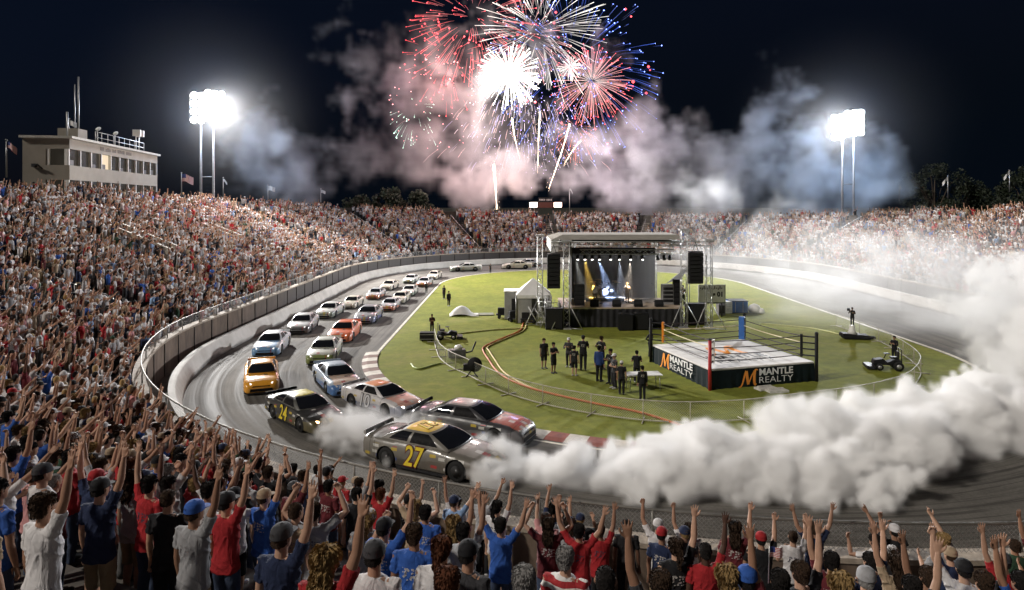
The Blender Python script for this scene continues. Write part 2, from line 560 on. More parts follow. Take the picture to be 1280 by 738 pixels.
# ------------------------------------------------------------------ lettering
def text_mesh(name, body, size, mat, Mx, parent=None, extrude=.004, bold=0.0, shear=0.0, align='CENTER', space=1.0, width=None):
    cu = bpy.data.curves.new(name, 'FONT'); cu.body = body; cu.size = size; cu.extrude = extrude; cu.offset = bold
    cu.shear = shear; cu.align_x = align; cu.align_y = 'CENTER'; cu.space_character = space; cu.resolution_u = 3
    tmp = bpy.data.objects.new(name + '_curve', cu); col.objects.link(tmp)
    dg = bpy.context.evaluated_depsgraph_get()
    me = bpy.data.meshes.new_from_object(tmp.evaluated_get(dg)); me.name = name
    bpy.data.objects.remove(tmp); bpy.data.curves.remove(cu)
    if width:
        xs = [v.co.x for v in me.vertices]; wd = max(xs) - min(xs); c0 = (max(xs) + min(xs)) / 2
        for v in me.vertices: v.co.x = (v.co.x - c0) * width / wd
    me.materials.clear(); me.materials.append(mat)
    me.transform(Mx)
    o = bpy.data.objects.new(name, me); col.objects.link(o)
    o.parent = parent
    if parent is not None: o.matrix_parent_inverse = parent.matrix_basis.inverted()
    return o


def frame_mx(o, x, y, z=None):
    """matrix with columns x, y, z at o"""
    x = Vector(x).normalized(); y = Vector(y).normalized(); z = x.cross(y)
    return Matrix((( x.x, y.x, z.x, o[0]), (x.y, y.y, z.y, o[1]), (x.z, y.z, z.z, o[2]), (0, 0, 0, 1)))


def ribbon(strokes, Mx, name, mat, parent, th=.006):
    mb = MB()
    for k, (pts, ws) in enumerate(strokes):
        P = [Vector((p[0], p[1], 0)) for p in pts]; L, R_ = [], []
        for i, p in enumerate(P):
            t = (P[min(i + 1, len(P) - 1)] - P[max(i - 1, 0)]).normalized(); nrm = Vector((-t.y, t.x, 0))
            L.append(p + nrm * ws[i] / 2); R_.append(p - nrm * ws[i] / 2)
        for i in range(len(P) - 1):
            e = .0004 * k
            vs = [Mx @ (q + Vector((0, 0, th + e))) for q in (L[i], R_[i], R_[i + 1], L[i + 1])]
            mb.add(vs, [(0, 1, 2, 3)])
    o = mb.build(name, mat); o.parent = parent; o.matrix_parent_inverse = parent.matrix_basis.inverted()
    return o


def smooth_pts(pts, n=6):
    out = []
    P = [Vector(p) for p in pts]
    for i in range(len(P) - 1):
        p0, p1, p2, p3 = P[max(i - 1, 0)], P[i], P[i + 1], P[min(i + 2, len(P) - 1)]
        for j in range(n):
            t = j / n
            out.append(.5 * ((2 * p1) + (p2 - p0) * t + (2 * p0 - 5 * p1 + 4 * p2 - p3) * t * t + (3 * p1 - p0 - 3 * p2 + p3) * t ** 3))
    out.append(P[-1])
    return out


def m_logo(Mx, s, mat, parent, name='logo'):
    st = [[(-.75, -.55, 0), (-.62, -.56, 0), (-.45, -.3, 0), (-.26, .32, 0), (-.16, .5, 0)],
          [(-.16, .5, 0), (-.1, .1, 0), (.0, -.42, 0)],
          [(.0, -.42, 0), (.25, .15, 0), (.5, .5, 0)],
          [(.5, .5, 0), (.46, .1, 0), (.48, -.35, 0), (.6, -.5, 0)],
          [(.5, .5, 0), (.62, .56, 0), (.75, .52, 0)]]
    ws = [(.08, .16), (.22, .2), (.1, .1), (.22, .18), (.14, .05)]
    out = []
    for pts, (a, b) in zip(st, ws):
        p = [Vector(q) * s for q in smooth_pts(pts, 6)]
        out.append((p, [(a + (b - a) * i / (len(p) - 1)) * s for i in range(len(p))]))
    return ribbon(out, Mx, name, mat, parent)


def truss(mb, a, b, w=.36, r=.028, step=.45, m=0, up=None):
    a, b = Vector(a), Vector(b); t = (b - a); L = t.length; t.normalize()
    up = Vector(up) if up else (Vector((0, 0, 1)) if abs(t.z) < .9 else Vector((0, 1, 0)))
    x = t.cross(up).normalized(); y = x.cross(t)
    cs = [(x * sx + y * sy) * w / 2 for sx, sy in ((-1, -1), (1, -1), (1, 1), (-1, 1))]
    for c in cs: mb.tube([a + c, b + c], r, 5, m)
    n = max(1, int(L / step))
    for f in range(4):
        c0, c1 = cs[f], cs[(f + 1) % 4]
        for i in range(n):
            p = a + t * (L * i / n); q = a + t * (L * (i + 1) / n)
            if i % 2: mb.tube([p + c0, q + c1], r * .55, 4, m)
            else: mb.tube([p + c1, q + c0], r * .55, 4, m)


# ------------------------------------------------------------------ floodlight towers
lampmat = emis('floodlight_lens', (.93, .96, 1.0), 90)


def flood_tower(px, depth, zb, zt, pw, rows, cols_, w, label, face):
    x = (px - 640) / FPX * depth
    root = empty('floodlight_tower', (x, depth, 0), 0, label, 'floodlight tower', 'floodlight towers behind the stands')
    d = (Vector(face) - Vector((x, depth, 0))); d.z = 0; d.normalize()
    sx = Vector((-d.y, d.x, 0)) * -1
    for q in (-1, 1):
        b = Vector((q * pw / 2, 0, 0))
        MB().tube([b, b + Vector((0, 0, zb + 1.5))], [.2, .13], 10).build('pole', M['steel'], root)
    MB().tube([(-pw / 2, 0, zb * .62), (pw / 2, 0, zb * .62)], .07, 8).build('crossbar', M['steel'], root)
    mb = MB()
    for r in range(rows):
        z = zb + (zt - zb) * r / (rows - 1)
        mb.tube([sx * (-w / 2) + Vector((0, 0, z)) - d * .0, sx * (w / 2) + Vector((0, 0, z))], .07, 6)
    for q in (-.5, -.2, .2, .5):
        mb.tube([sx * w * q + Vector((0, 0, zb - .3)), sx * w * q + Vector((0, 0, zt + .3))], .06, 6)
    mb.build('lamp_frame', M['steel'], root)
    tilt = Vector((d.x, d.y, -.42)).normalized()
    for r in range(rows):
        for c in range(cols_):
            p = sx * (w * (-.5 + (c + .5) / cols_)) + Vector((0, 0, zb + (zt - zb) * r / (rows - 1) + (.5 if c < cols_ / 2 else 0))) + d * .25
            R3 = tilt.to_track_quat('Z', 'Y').to_matrix()
            h = MB().lathe([(.02, -.32), (.25, -.28), (.5, -.02), (.52, .02)], p, 10, 0, True, R3)
            ho = h.build('lamp', M['steel'], root)
            MB().lathe([(.5, .0), (.47, .07), (.25, .13), (.01, .15)], p + tilt * .02, 10, 0, True, R3).build('lens', lampmat, ho)
    return root, d


TL, dL = flood_tower(259, 95, 20.6, 23.9, 1.75, 4, 5, 4.6, 'tall twin pole floodlight tower with blazing lamps beside the press building', (5, 45, 0))
TR, dR = flood_tower(1060, 105, 19.4, 22.4, 1.75, 4, 5, 4.6, 'twin pole floodlight tower glowing in blue smoke above right stand', (5, 45, 0))
KEY = 1.0
p = Vector((TL.location.x, TL.location.y, 22.5)) + dL * 1.6
o = lamp('floodlight_beam', 'SPOT', p, 330000 * KEY, (1, .97, .93), spot_size=math.radians(88), spot_blend=.6, shadow_soft_size=1.2); aim(o, (6, 46, 0))
p = Vector((TR.location.x, TR.location.y, 21)) + dR * 1.6
o = lamp('floodlight_beam', 'SPOT', p, 205000 * KEY, (.95, .97, 1), spot_size=math.radians(95), spot_blend=.6, shadow_soft_size=1.2); aim(o, (-9, 46, 3))
for T_, d_, z_ in ((TL, dL, 22.3), (TR, dR, 21)):
    lamp('floodlight_glow', 'POINT', Vector((T_.location.x, T_.location.y, z_)) + d_ * 1.0, 8000, (.34, .58, 1), shadow_soft_size=1.5)

# ------------------------------------------------------------------ press building
A, B = Vector((-40.6, 62.4, 0)), Vector((-44.6, 85.5, 0))
ux = (B - A).normalized(); uy = Vector((-ux.y, ux.x, 0))         # uy points away from the track
if uy.x > 0: uy = -uy
pb = empty('press_building', A, 0, 'cream two storey press building with window bands above the left stand', 'building')
DW, ZB, ZT = 3.9, 7.2, 15.0
LB = (B - A).length


def pp(a, d, z): return A + ux * a + uy * d + Vector((0, 0, z))


def blk(mb, a0, a1, d0, d1, z0, z1, m=0):
    vs = [pp(a, d, z) for z in (z0, z1) for a, d in ((a0, d0), (a1, d0), (a1, d1), (a0, d1))]
    mb.add(vs, [(3, 2, 1, 0), (4, 5, 6, 7), (0, 1, 5, 4), (1, 2, 6, 5), (2, 3, 7, 6), (3, 0, 4, 7)], m)


Z1, Z2, Z3, Z4 = 9.9, 11.2, 12.55, 14.05
mb = MB()
blk(mb, 0, LB, 0, DW, ZB, Z1); blk(mb, 0, LB, 0, DW, Z2, Z3); blk(mb, 0, LB, 0, DW, Z4, ZT)
blk(mb, 1.6, LB, 1.8, DW, Z1, Z2); blk(mb, 1.6, LB, 1.8, DW, Z3, Z4)      # back rooms behind the glazing
blk(mb, 0, 1.6, 2.0, DW, Z1, Z2); blk(mb, 0, 1.6, 2.0, DW, Z3, Z4)
wall = under(mb.build('wall', M['cream']), pb)
mb = MB(); blk(mb, -.25, LB + .25, -.3, DW + .2, ZT, ZT + .22); rf = under(mb.build('roof', simple('pale_roof_edge', (.5, .48, .43), .7)), pb)
lit = emis('lit_room', (1, .8, .55), .9); dim = NT('dim_room').set(Base_Color=(.03, .028, .025), Emission_Color=(1, .85, .65), Emission_Strength=.018, Roughness=.1).mat
for z0, z1, row in ((Z1, Z2, 0), (Z3, Z4, 1)):
    n = 10; wd = LB / n
    for i in range(n):
        a0, a1 = i * wd, (i + 1) * wd
        fr = MB(); blk(fr, a0 - .09, a0 + .09, .02, .22, z0, z1)
        if i == n - 1: blk(fr, LB - .18, LB - .003, .02, .22, z0, z1)
        f = under(fr.build('window_frame', M['white']), pb)
        gl = MB(); blk(gl, a0 + .09, a1 - .09, .26, .30, z0, z1)
        go = gl.build('window_pane', lit if (row, i) == (1, 3) else dim); go.parent = f
        if i % 3 != 1:                                          # desks and sitters seen through the glass
            ds = MB(); blk(ds, a0 + .4, a0 + 1.1, .12, .24, z0, z0 + .35 + .3 * rnd.random())
            under(ds.build('desk_monitor', simple('monitor_grey', (.1, .1, .1), .5)), pb)
    # window of the end wall
    fr = MB(); blk(fr, .02, .2, .3, .45, z0, z1); blk(fr, .02, .2, 1.7, 1.85, z0, z1); f = under(fr.build('window_frame', M['white']), pb)
    gl = MB(); blk(gl, .22, .26, .45, 1.7, z0, z1); g2 = gl.build('window_pane', dim); g2.parent = f
mb = MB(); blk(mb, -.04, -.002, 2.1, 3.0, ZB + 1.4, ZB + 3.5); under(mb.build('door', simple('brown_door', (.08, .06, .045), .6)), pb)
mb = MB(); mb.tube([pp(-.1, 2.2, 12.2), pp(-.35, 2.5, 12.6), pp(-.15, 3.0, 12.4)], .06, 6); mb.box(pp(-.12, 2.9, 12.5), (.3, .3, .3)); under(mb.build('wall_bracket', M['dark']), pb)
letter = simple('fascia_letter', (.17, .15, .13), .6)
# the lettering on the fascia is too small to read in the photo: worn raised blocks of the same rhythm
mb = MB(); a = 6.6
for wlen in (3, 4, 3, 6, 5):
    for _ in range(wlen):
        h = .36 if rnd.random() < .8 else .26
        blk(mb, a, a + .2, -.03, -.001, 14.42, 14.42 + h); a += .32
    a += .42
tag(under(mb.build('fascia_lettering', letter), pb), kind='stuff')
mb = MB(); blk(mb, 3.6, 5.6, .8, 2.6, ZT + .22, ZT + 1.3); under(mb.build('roof_hut', M['cream']), pb)
for a, h, r in ((3.0, 2.6, .09), (4.6, 5.5, .05), (5.4, 6.4, .07)):
    under(MB().tube([pp(a, 1.5, ZT + .2), pp(a, 1.5, ZT + .2 + h)], r, 6).build('antenna_mast', M['steel']), pb)
mb = MB()
for a in [6.5 + 1.5 * i for i in range(10)]: mb.tube([pp(a, .4, ZT + .2), pp(a, .4, ZT + 1.3)], .035, 5)
for z in (.75, 1.3): mb.tube([pp(6.5, .4, ZT + z), pp(20, .4, ZT + z)], .035, 5)
under(mb.build('roof_railing', M['steel']), pb)
for a in (9, 13.5):
    mb = MB().tube([pp(a, 1.2, ZT + .2), pp(a, 1.2, ZT + 1.7)], .04, 5); q = pp(a, 1.1, ZT + 1.8)
    mb.lathe([(.02, -.1), (.2, -.04), (.28, .06)], q, 10, 0, True, Matrix.Rotation(.9, 3, 'X')); under(mb.build('satellite_dish', M['white']), pb)
for a in (18.6, 19.6):
    mb = MB().tube([pp(a, .8, ZT + .2), pp(a, .8, ZT + 2.3)], .06, 6); mb.box(pp(a, .7, ZT + 2.4), (.85, .4, .75), .2); under(mb.build('roof_floodlight', M['white']), pb)

# ------------------------------------------------------------------ flags
k = NT('striped_flag_cloth'); u = k.sep(k.coord('UV'))
st = k.math('GREATER_THAN', k.math('PINGPONG', k.math('MULTIPLY', u[1], 6.5), .5), .25)
cn = k.math('MULTIPLY', k.math('LESS_THAN', u[0], .42), k.math('GREATER_THAN', u[1], .46))
k.set(Base_Color=k.mix(cn, k.mix(st, (.5, .03, .04), (.75, .73, .7)), (.03, .05, .2)), Roughness=.8); M['flag_us'] = k.mat
M['flag_white'] = simple('white_flag_cloth', (.7, .7, .7), .8, 0, .2, 2)


def flag(px, ytop, ybase, depth, wpx, cloth, label, droop=.3, side=1):
    x = (px - 640) / FPX * depth; zt, zb_ = zat(ytop, depth), zat(ybase, depth)
    root = empty('flag', (x, depth, zb_), 0, label, 'flag', 'flags on poles above the stands')
    h = zt - zb_
    MB().tube([(0, 0, 0), (0, 0, h)], [.07, .045], 8).build('flagpole', M['steel'], root)
    MB().lathe([(.01, 0), (.1, .05), (.1, .12), (.01, .17)], (0, 0, h), 8).build('finial', M['steel'], root)
    wd = wpx / FPX * depth; hh = wd * .62
    nx, nz = 12, 5; vs, uv, fs = [], [], []
    for i in range(nx + 1):
        for j in range(nz + 1):
            t = i / nx; q = j / nz
            vs.append((side * t * wd * .92, .16 * wd * math.sin(t * 7 + q) * t, h - .1 - hh * (1 - q) - droop * wd * t * t + .05 * wd * math.sin(5 * t))); uv.append((t, q))
    for i in range(nx):
        for j in range(nz):
            a = i * (nz + 1) + j; fs.append((a, a + nz + 1, a + nz + 2, a + 1))
    me = bpy.data.meshes.new('flag_cloth'); me.from_pydata(vs, [], fs); me.materials.append(cloth)
    l = me.uv_layers.new(name='UVMap')
    for pl in me.polygons:
        pl.use_smooth = True
        for li in pl.loop_indices: l.data[li].uv = uv[me.loops[li].vertex_index]
    o = bpy.data.objects.new('flag_cloth', me); col.objects.link(o); o.parent = root
    return root


flag(8, 176, 222, 62, 13, M['flag_us'], 'striped flag at the far left edge before the press building', .6)
flag(86, 150, 171, 66, 10, M['flag_white'], 'small white flag on the press building roof', .2)
flag(227, 217, 246, 92, 15, M['flag_us'], 'striped flag between press building and floodlight tower', .25)
flag(279, 223, 247, 96, 5, M['flag_white'], 'limp pale flag just right of the tall floodlight tower', .9)
flag(335, 232, 256, 100, 9, M['flag_white'], 'white flag over the left stand in blue smoke', .15)
flag(401, 237, 258, 108, 6, M['flag_white'], 'small white flag over the left stand near dark trees', .2)
flag(712, 235, 268, 121, 4, M['flag_white'], 'thin flagpole with furled flag right of the scoreboard', 1.2)
flag(1124, 232, 252, 104, 4, M['flag_white'], 'faint furled flag on the edge of blue smoke', 1.2)
flag(1185, 221, 248, 94, 7, M['flag_white'], 'white flag hanging on its pole above the right stand', .9, -1)
flag(1262, 214, 240, 84, 7, M['flag_white'], 'white flag nearest the right edge above the stand', .9, -1)

# ------------------------------------------------------------------ scoreboard
D = 123; sb = empty('scoreboard', along(682, D, 0), 0, 'dark scoreboard with two glowing panels above the far stand', 'scoreboard')
for q in (-1.4, 1.4): MB().tube([(q, .2, 0), (q, .2, 9)], .14, 8).build('post', M['dark'], sb)
MB().box((0, 0, zat(256.5, D)), (2.6, .3, 1.0)).build('message_panel', NT('dim_red_led').set(Base_Color=(.02, .015, .015), Emission_Color=(.5, .08, .04), Emission_Strength=.12).mat, sb)
MB().box((0, 0, zat(250, D)), (2.6, .3, .85)).build('title_panel', M['black'], sb)
mb = MB()
for i in range(9): mb.box((-1.05 + .26 * i, -.17, zat(250, D)), (.15, .03, .3 if i != 4 else .05))
mb.build('title_lettering', simple('pale_sign_letter', (.55, .5, .5), .6), sb)
for q, c in ((-1, (1, .85, .72)), (1, (1, .62, .5))):
    fr = MB().box((q * 2.2, 0, zat(256.2, D)), (1.6, .28, 1.1)).build('light_panel', M['dark'], sb)
    MB().box((q * 2.2, -.16, zat(256.2, D)), (1.4, .03, .86)).build('screen', emis('bright_screen', c, 9), fr)

# ------------------------------------------------------------------ trees beyond the bowl
def leaf_mat(name, a, b):
    k = NT(name); oi = k.n.new('ShaderNodeObjectInfo')
    k.set(Base_Color=k.ramp(k.noise(k.coord(), .7, 3), [(.3, a), (.7, b)]), Roughness=.7)
    return k.mat


LEAF = leaf_mat('dark_leaf', (.008, .014, .007), (.022, .034, .014)); BARK = simple('bark', (.06, .045, .03), .9)


def tree(px, depth, ztop, wid, label, seed):
    r = random.Random(seed); x = (px - 640) / FPX * depth
    root = empty('tree', (x, depth, 0), 0, label, 'tree', 'dark trees beyond the stands')
    mb = MB().tube([(0, 0, 0), (.1, 0, ztop * .3), (.0, .1, ztop * .6), (.1, 0, ztop * .85)], [.45, .34, .22, .06], 8)
    cl = []
    for i in range(30):
        a = r.uniform(0, 2 * PI); q = r.random() ** .6; z = r.uniform(.42, .97)
        rad = wid / 2 * q * math.sqrt(max(.05, 1 - ((z - .62) / .4) ** 2))
        c = Vector((rad * math.cos(a), rad * math.sin(a), z * ztop)); cl.append((c, r.uniform(.10, .17) * wid))
        if i < 12: mb.tube([(0, 0, ztop * r.uniform(.3, .55)), c * .6 + Vector((0, 0, c.z * .3)), c], [.16, .09, .03], 5)
    mb.build('trunk', BARK, root)
    n = 3600; vs = np.zeros((n * 4, 3)); rg = np.random.default_rng(seed)
    ci = rg.integers(0, len(cl), n)
    C = np.array([c[0] for c in cl])[ci]; S = np.array([c[1] for c in cl])[ci]
    dv = rg.normal(size=(n, 3)); dv /= np.linalg.norm(dv, axis=1)[:, None]
    P = C + dv * (S * rg.random(n) ** .4)[:, None]
    t1 = rg.normal(size=(n, 3)); t1 /= np.linalg.norm(t1, axis=1)[:, None]
    t2 = np.cross(t1, rg.normal(size=(n, 3))); t2 /= np.linalg.norm(t2, axis=1)[:, None]
    h = (.16 + .22 * rg.random(n))[:, None]
    for q, (a, b) in enumerate(((-1, 0), (0, -.6), (1, 0), (0, .6))): vs[q::4] = P + t1 * h * a + t2 * h * b
    me = bpy.data.meshes.new('crown'); me.from_pydata(vs.tolist(), [], [(4 * i, 4 * i + 1, 4 * i + 2, 4 * i + 3) for i in range(n)]); me.materials.append(LEAF)
    o = bpy.data.objects.new('crown', me); col.objects.link(o); o.parent = root


tree(484, 123.5, 11.6, 7, 'round dark tree left of the pair above the far stand', 1)
tree(519, 124, 11.4, 6.2, 'dark tree right of the pair above the far stand', 2)
tree(446, 126, 10.2, 7, 'low dim tree in smoke left of the dark pair', 3)
tree(1168, 150, 17, 13, 'large dim tree behind the right stand past the smoke', 4)
tree(1208, 150, 13.5, 10, 'smaller dim tree behind the flag on the right', 5)
tree(1284, 118, 15.5, 9, 'dark tree cut by the right edge above the stand', 6)
tree(1245, 165, 12.5, 12, 'distant low tree between flag and right edge', 8)
# ------------------------------------------------------------------ wrestling ring
N_ = Vector((9.6, 32.9, 0)); ru = Vector((.963, .27, 0)).normalized(); rv = Vector((-ru.y, ru.x, 0)); SD = 5.95; RH = 1.0
ring = empty('wrestling_ring', N_, 0, 'wrestling ring with white mat, dark printed skirt and coloured corner posts', 'wrestling ring')


def rp(a, b, z=0.0): return N_ + ru * a + rv * b + Vector((0, 0, z))


M['skirt'] = simple('dark_skirt', (.004, .011, .014), .7, 0, .4, 1.5, spec=.2)
k = NT('ring_canvas'); k.set(Base_Color=k.ramp(k.noise(k.coord(), 1.1, 5, .65), [(.3, (.62, .59, .56)), (.7, (.76, .74, .72))]), Roughness=.8); M['mat'] = k.mat
mb = MB()
top = [rp(0, 0), rp(SD, 0), rp(SD, SD), rp(0, SD)]
mb.prism([p + Vector((0, 0, .9)) for p in top], (0, 0, .1))
under(mb.build('mat', M['mat'], None, bevel=.03), ring)
for f in range(4):
    a, b = top[f], top[(f + 1) % 4]; e = (b - a).normalized(); nrm = Vector((e.y, -e.x, 0))
    rows = []
    for zi, z in enumerate((.9, .6, .3, .005)):
        rows.append([a + e * ((b - a).length * i / 40) + nrm * (.02 + (.012 + .03 * zi / 3) * math.sin(i * 1.9 + f) * (zi > 0)) + Vector((0, 0, z)) for i in range(41)])
    mb = MB().loft(rows, 0, True, caps=False, closed_ring=False)
    under(mb.build('skirt', M['skirt']), ring)
M['logo_orange'] = simple('logo_orange', (.85, .3, .03), .5, 0, .05); M['logo_white'] = simple('logo_white', (.8, .8, .8), .5, 0, .05); M['logo_black'] = simple('logo_black', (.02, .02, .02), .5, 0, .05)
M['logo_outline'] = simple('logo_grey', (.5, .5, .5), .5, 0, .05)
# near-right face
mx = frame_mx(rp(2.05, -.09, .44), ru, (0, 0, 1)); m_logo(mx, .72, M['logo_orange'], ring)
text_mesh('lettering', 'MANTLE', .46, M['logo_white'], frame_mx(rp(3.65, -.09, .68), ru, (0, 0, 1)), ring, bold=.012, width=1.95)
text_mesh('lettering', 'REALTY', .44, M['logo_white'], frame_mx(rp(3.65, -.09, .29), ru, (0, 0, 1)), ring, bold=-.004, width=1.95)
# near-left face
mx = frame_mx(rp(-.09, 4.35, .46), -rv, (0, 0, 1)); m_logo(mx, .74, M['logo_orange'], ring)
text_mesh('lettering', 'MANTLE', .46, M['logo_white'], frame_mx(rp(-.09, 2.65, .7), -rv, (0, 0, 1)), ring, bold=.012, width=2.3)
text_mesh('lettering', 'REALTY', .44, M['logo_white'], frame_mx(rp(-.09, 2.65, .3), -rv, (0, 0, 1)), ring, bold=-.004, width=2.3)
# mat print
mx = frame_mx(rp(2.85, 3.5, 1.0), ru, rv); m_logo(mx, 1.75, M['logo_orange'], ring)
text_mesh('lettering', 'MANTLE', .95, M['logo_black'], frame_mx(rp(2.85, 2.05, 1.006), ru, rv), ring, bold=.02, width=3.3)
text_mesh('lettering', 'REALTY', .9, M['logo_black'], frame_mx(rp(2.85, 1.2, 1.006), ru, rv), ring, bold=-.012, width=3.3)
corners = [(0, 0, 1, 1, M['red'], M['white']), (SD, 0, -1, 1, M['black'], M['black']), (SD, SD, -1, -1, M['dark'], M['blue']), (0, SD, 1, -1, M['black'], M['orange'])]
HS = [1.28, 1.6, 1.92, 2.24]
pads = []
for a, b, da, db, pm, qm in corners:
    o0 = rp(a - da * .08, b - db * .08)
    po = under(MB().tube([o0, o0 + Vector((0, 0, 2.42))], .085, 12).build('corner_post', pm), ring)
    mb = MB().lathe([(.09, 2.42), (.1, 2.45), (.06, 2.5), (.005, 2.52)], o0, 12); c_ = mb.build('post_cap', M['dark']); c_.parent = po
    i0 = rp(a + da * .42, b + db * .42)
    pads.append(i0)
    big = .16 if qm is M['blue'] else .062
    mb = MB().box(i0 + Vector((0, 0, 1.76)), (big * 2, big * 2, 1.16 if qm is not M['blue'] else 1.3), math.atan2(ru.y, ru.x) + PI / 4)
    under(mb.build('corner_pad', qm, None, bevel=.02), ring)
    for h in HS:
        under(MB().tube([o0 + Vector((0, 0, h)), i0 + Vector((0, 0, h))], .038, 8).build('turnbuckle', M['dark']), ring)
rope_dark = simple('dark_rope', (.035, .02, .022), .7); rope_pale = simple('pale_yellow_rope', (.75, .66, .4), .7)
for f in range(4):
    a, b = pads[f], pads[(f + 1) % 4]
    for hi, h in enumerate(HS):
        pts = [a.lerp(b, t / 10) + Vector((0, 0, h - .05 * math.sin(PI * t / 10))) for t in range(11)]
        pale = (f in (2, 3, 1) and hi == 2)
        under(MB().tube(pts, .024, 6).build('rope', rope_pale if pale else rope_dark), ring)
# folded white step boards lying before the ring
sbm = simple('step_board', (.62, .6, .55), .6)
for i, (px, py, rz) in enumerate(((957, 487, .35), (971, 490, .2))):
    o = MB().box((0, 0, .06), (1.0, .5, .1), 0).box((0, .1, .14), (.8, .1, .06)).build('step_board', sbm, None, at(px, py), bevel=.01); o.rotation_euler.z = rz
    tag(o, ['white step board on the grass nearer the ring skirt', 'white step board on the grass farther right'][i], 'step board', 'step boards before the ring')

# ------------------------------------------------------------------ stage
SY = 49.5
stage = empty('concert_stage', (8.2, SY, 0), 0, 'covered concert stage with truss towers, black deck and beige canvas roof', 'stage')
X = lambda px, d=SY: (px - 640) / FPX * d
x0, x1 = X(703), X(854); ZD = 1.45; SB = 54.6
k = NT('stage_deck_wood'); k.set(Base_Color=k.ramp(k.noise(k.mapping(k.coord(), (1, 6, 1)), 1.5, 4), [(.3, (.36, .27, .2)), (.7, (.52, .41, .31))]), Roughness=.45); M['deck'] = k.mat
under(MB().box(((x0 + x1) / 2, (SY + SB) / 2 + .03, ZD - .05), (x1 - x0, SB - SY, .1)).build('deck', M['deck']), stage)
rows = []
for z in (ZD - .1, .8, .01):
    rows.append([Vector((x0 + (x1 - x0) * i / 90, SY + .04 * math.sin(i * 1.3) + .0, z)) for i in range(91)])
under(MB().loft(rows, 0, True, caps=False, closed_ring=False).build('skirt', M['black_cloth']), stage)
for xx in (x0 + .05, x1 - .05): under(MB().box((xx, (SY + SB) / 2, .67), (.04, SB - SY - .2, 1.33)).build('side_skirt', M['black_cloth']), stage)
bx0, bx1 = X(711, SB), X(818, SB)
rows = []
for z in (5.5, 3.5, ZD + .01): rows.append([Vector((bx0 + (bx1 - bx0) * i / 60, SB - .25 + .04 * math.sin(i * 1.1), z)) for i in range(61)])
under(MB().loft(rows, 0, True, caps=False, closed_ring=False).build('backdrop', simple('charcoal_backdrop', (.028, .026, .03), .85, 0, .2, 1, spec=.1)), stage)
rows = []
for z in (6.1, ZD + .01): rows.append([Vector((x0 + .75 + (bx0 - x0 - .75) * i / 20, SY + .9 + (SB - SY - 1.2) * i / 20, z)) for i in range(21)])
under(MB().loft(rows, 0, True, caps=False, closed_ring=False).build('side_curtain', M['black_cloth']), stage)
# roof: hipped canvas over a truss frame
ex0, ex1, ey0, ey1, ze, zr = X(689, 48.7), X(857, 48.7), 48.7, 55.2, 6.42, 6.74
vs = [(ex0, ey0, ze), (ex1, ey0, ze), (ex1, ey1, ze), (ex0, ey1, ze), (ex0 + .9, 49.9, zr), (ex1 - .25, 49.9, zr), (ex1 - .25, 54, zr), (ex0 + .9, 54, zr)]
under(MB().add(vs, [(0, 1, 5, 4), (1, 2, 6, 5), (2, 3, 7, 6), (3, 0, 4, 7), (4, 5, 6, 7)]).build('roof', simple('roof_canvas', (.27, .25, .21), .85, 0, .2, 1.2)), stage)
vs = [(ex0 + .02, ey0 + .1, ze - .03), (ex0 + .02, ey1, ze - .03), (ex0 + .02, ey1, ze - .75), (ex0 + .02, ey0 + .1, ze - .95)]
under(MB().add(vs, [(0, 1, 2, 3)]).add([(ex0, ey0 + .1, ze - .03), (ex0 + .55, ey0 + .1, ze - .03), (ex0 + .5, ey0 + .1, ze - .85), (ex0, ey0 + .1, ze - .95)], [(0, 1, 2, 3)]).build('side_valance', M['white_canvas']), stage)
under(MB().box(((bx0 + bx1) / 2 + .1, 52, 6.2), (bx1 - bx0 + 1.2, 5, .04)).build('ceiling_cloth', simple('dark_ceiling_cloth', (.04, .042, .035), .9)), stage)
mb = MB(); truss(mb, (ex0, 48.9, 6.12), (X(889), 48.9, 6.12), .3); truss(mb, (ex0, 54.9, 6.12), (ex1, 54.9, 6.12), .3)
truss(mb, (ex0 + .2, 48.9, 6.12), (ex0 + .2, 54.9, 6.12), .3); truss(mb, (ex1 - .2, 48.9, 6.12), (ex1 - .2, 54.9, 6.12), .3)
under(mb.build('roof_truss', M['truss']), stage)


def tower(px, d, zt, w=.42, foot=True):
    x = X(px, d); mb = MB(); truss(mb, (x, d, .1), (x, d, zt), w, .03, .42, 0, (0, 1, 0))
    mb.box((x, d, .06), (w * 1.6, w * 1.6, .1))
    if foot:
        for sx in (-1, 1):
            mb.tube([(x + sx * 1.1, d - .5, .05), (x + sx * .15, d, 1.9)], .03, 6); mb.tube([(x + sx * .2, d, .06), (x + sx * 1.1, d - .5, .06)], .03, 6)
    mb.box((x, d, zt + .05), (w * 1.7, w * 1.3, .12))
    return under(mb.build('truss_tower', M['truss']), stage)


tower(708, 48.9, 6.3); tower(855, 48.9, 7.1); tower(886, 48.9, 6.35); tower(716, 54.6, 6.0, .3, False); tower(818, 54.8, 6.0, .3, False)
tower(675, 50.5, 6.6, .38, True)
mb = MB(); truss(mb, (X(853), 48.9, 7.0), (X(868), 48.9, 6.2), .16, .02, .3); mb.tube([(X(855), 48.9, 7.1), (X(886), 48.9, 6.3)], .02, 5); under(mb.build('outrigger_truss', M['truss']), stage)
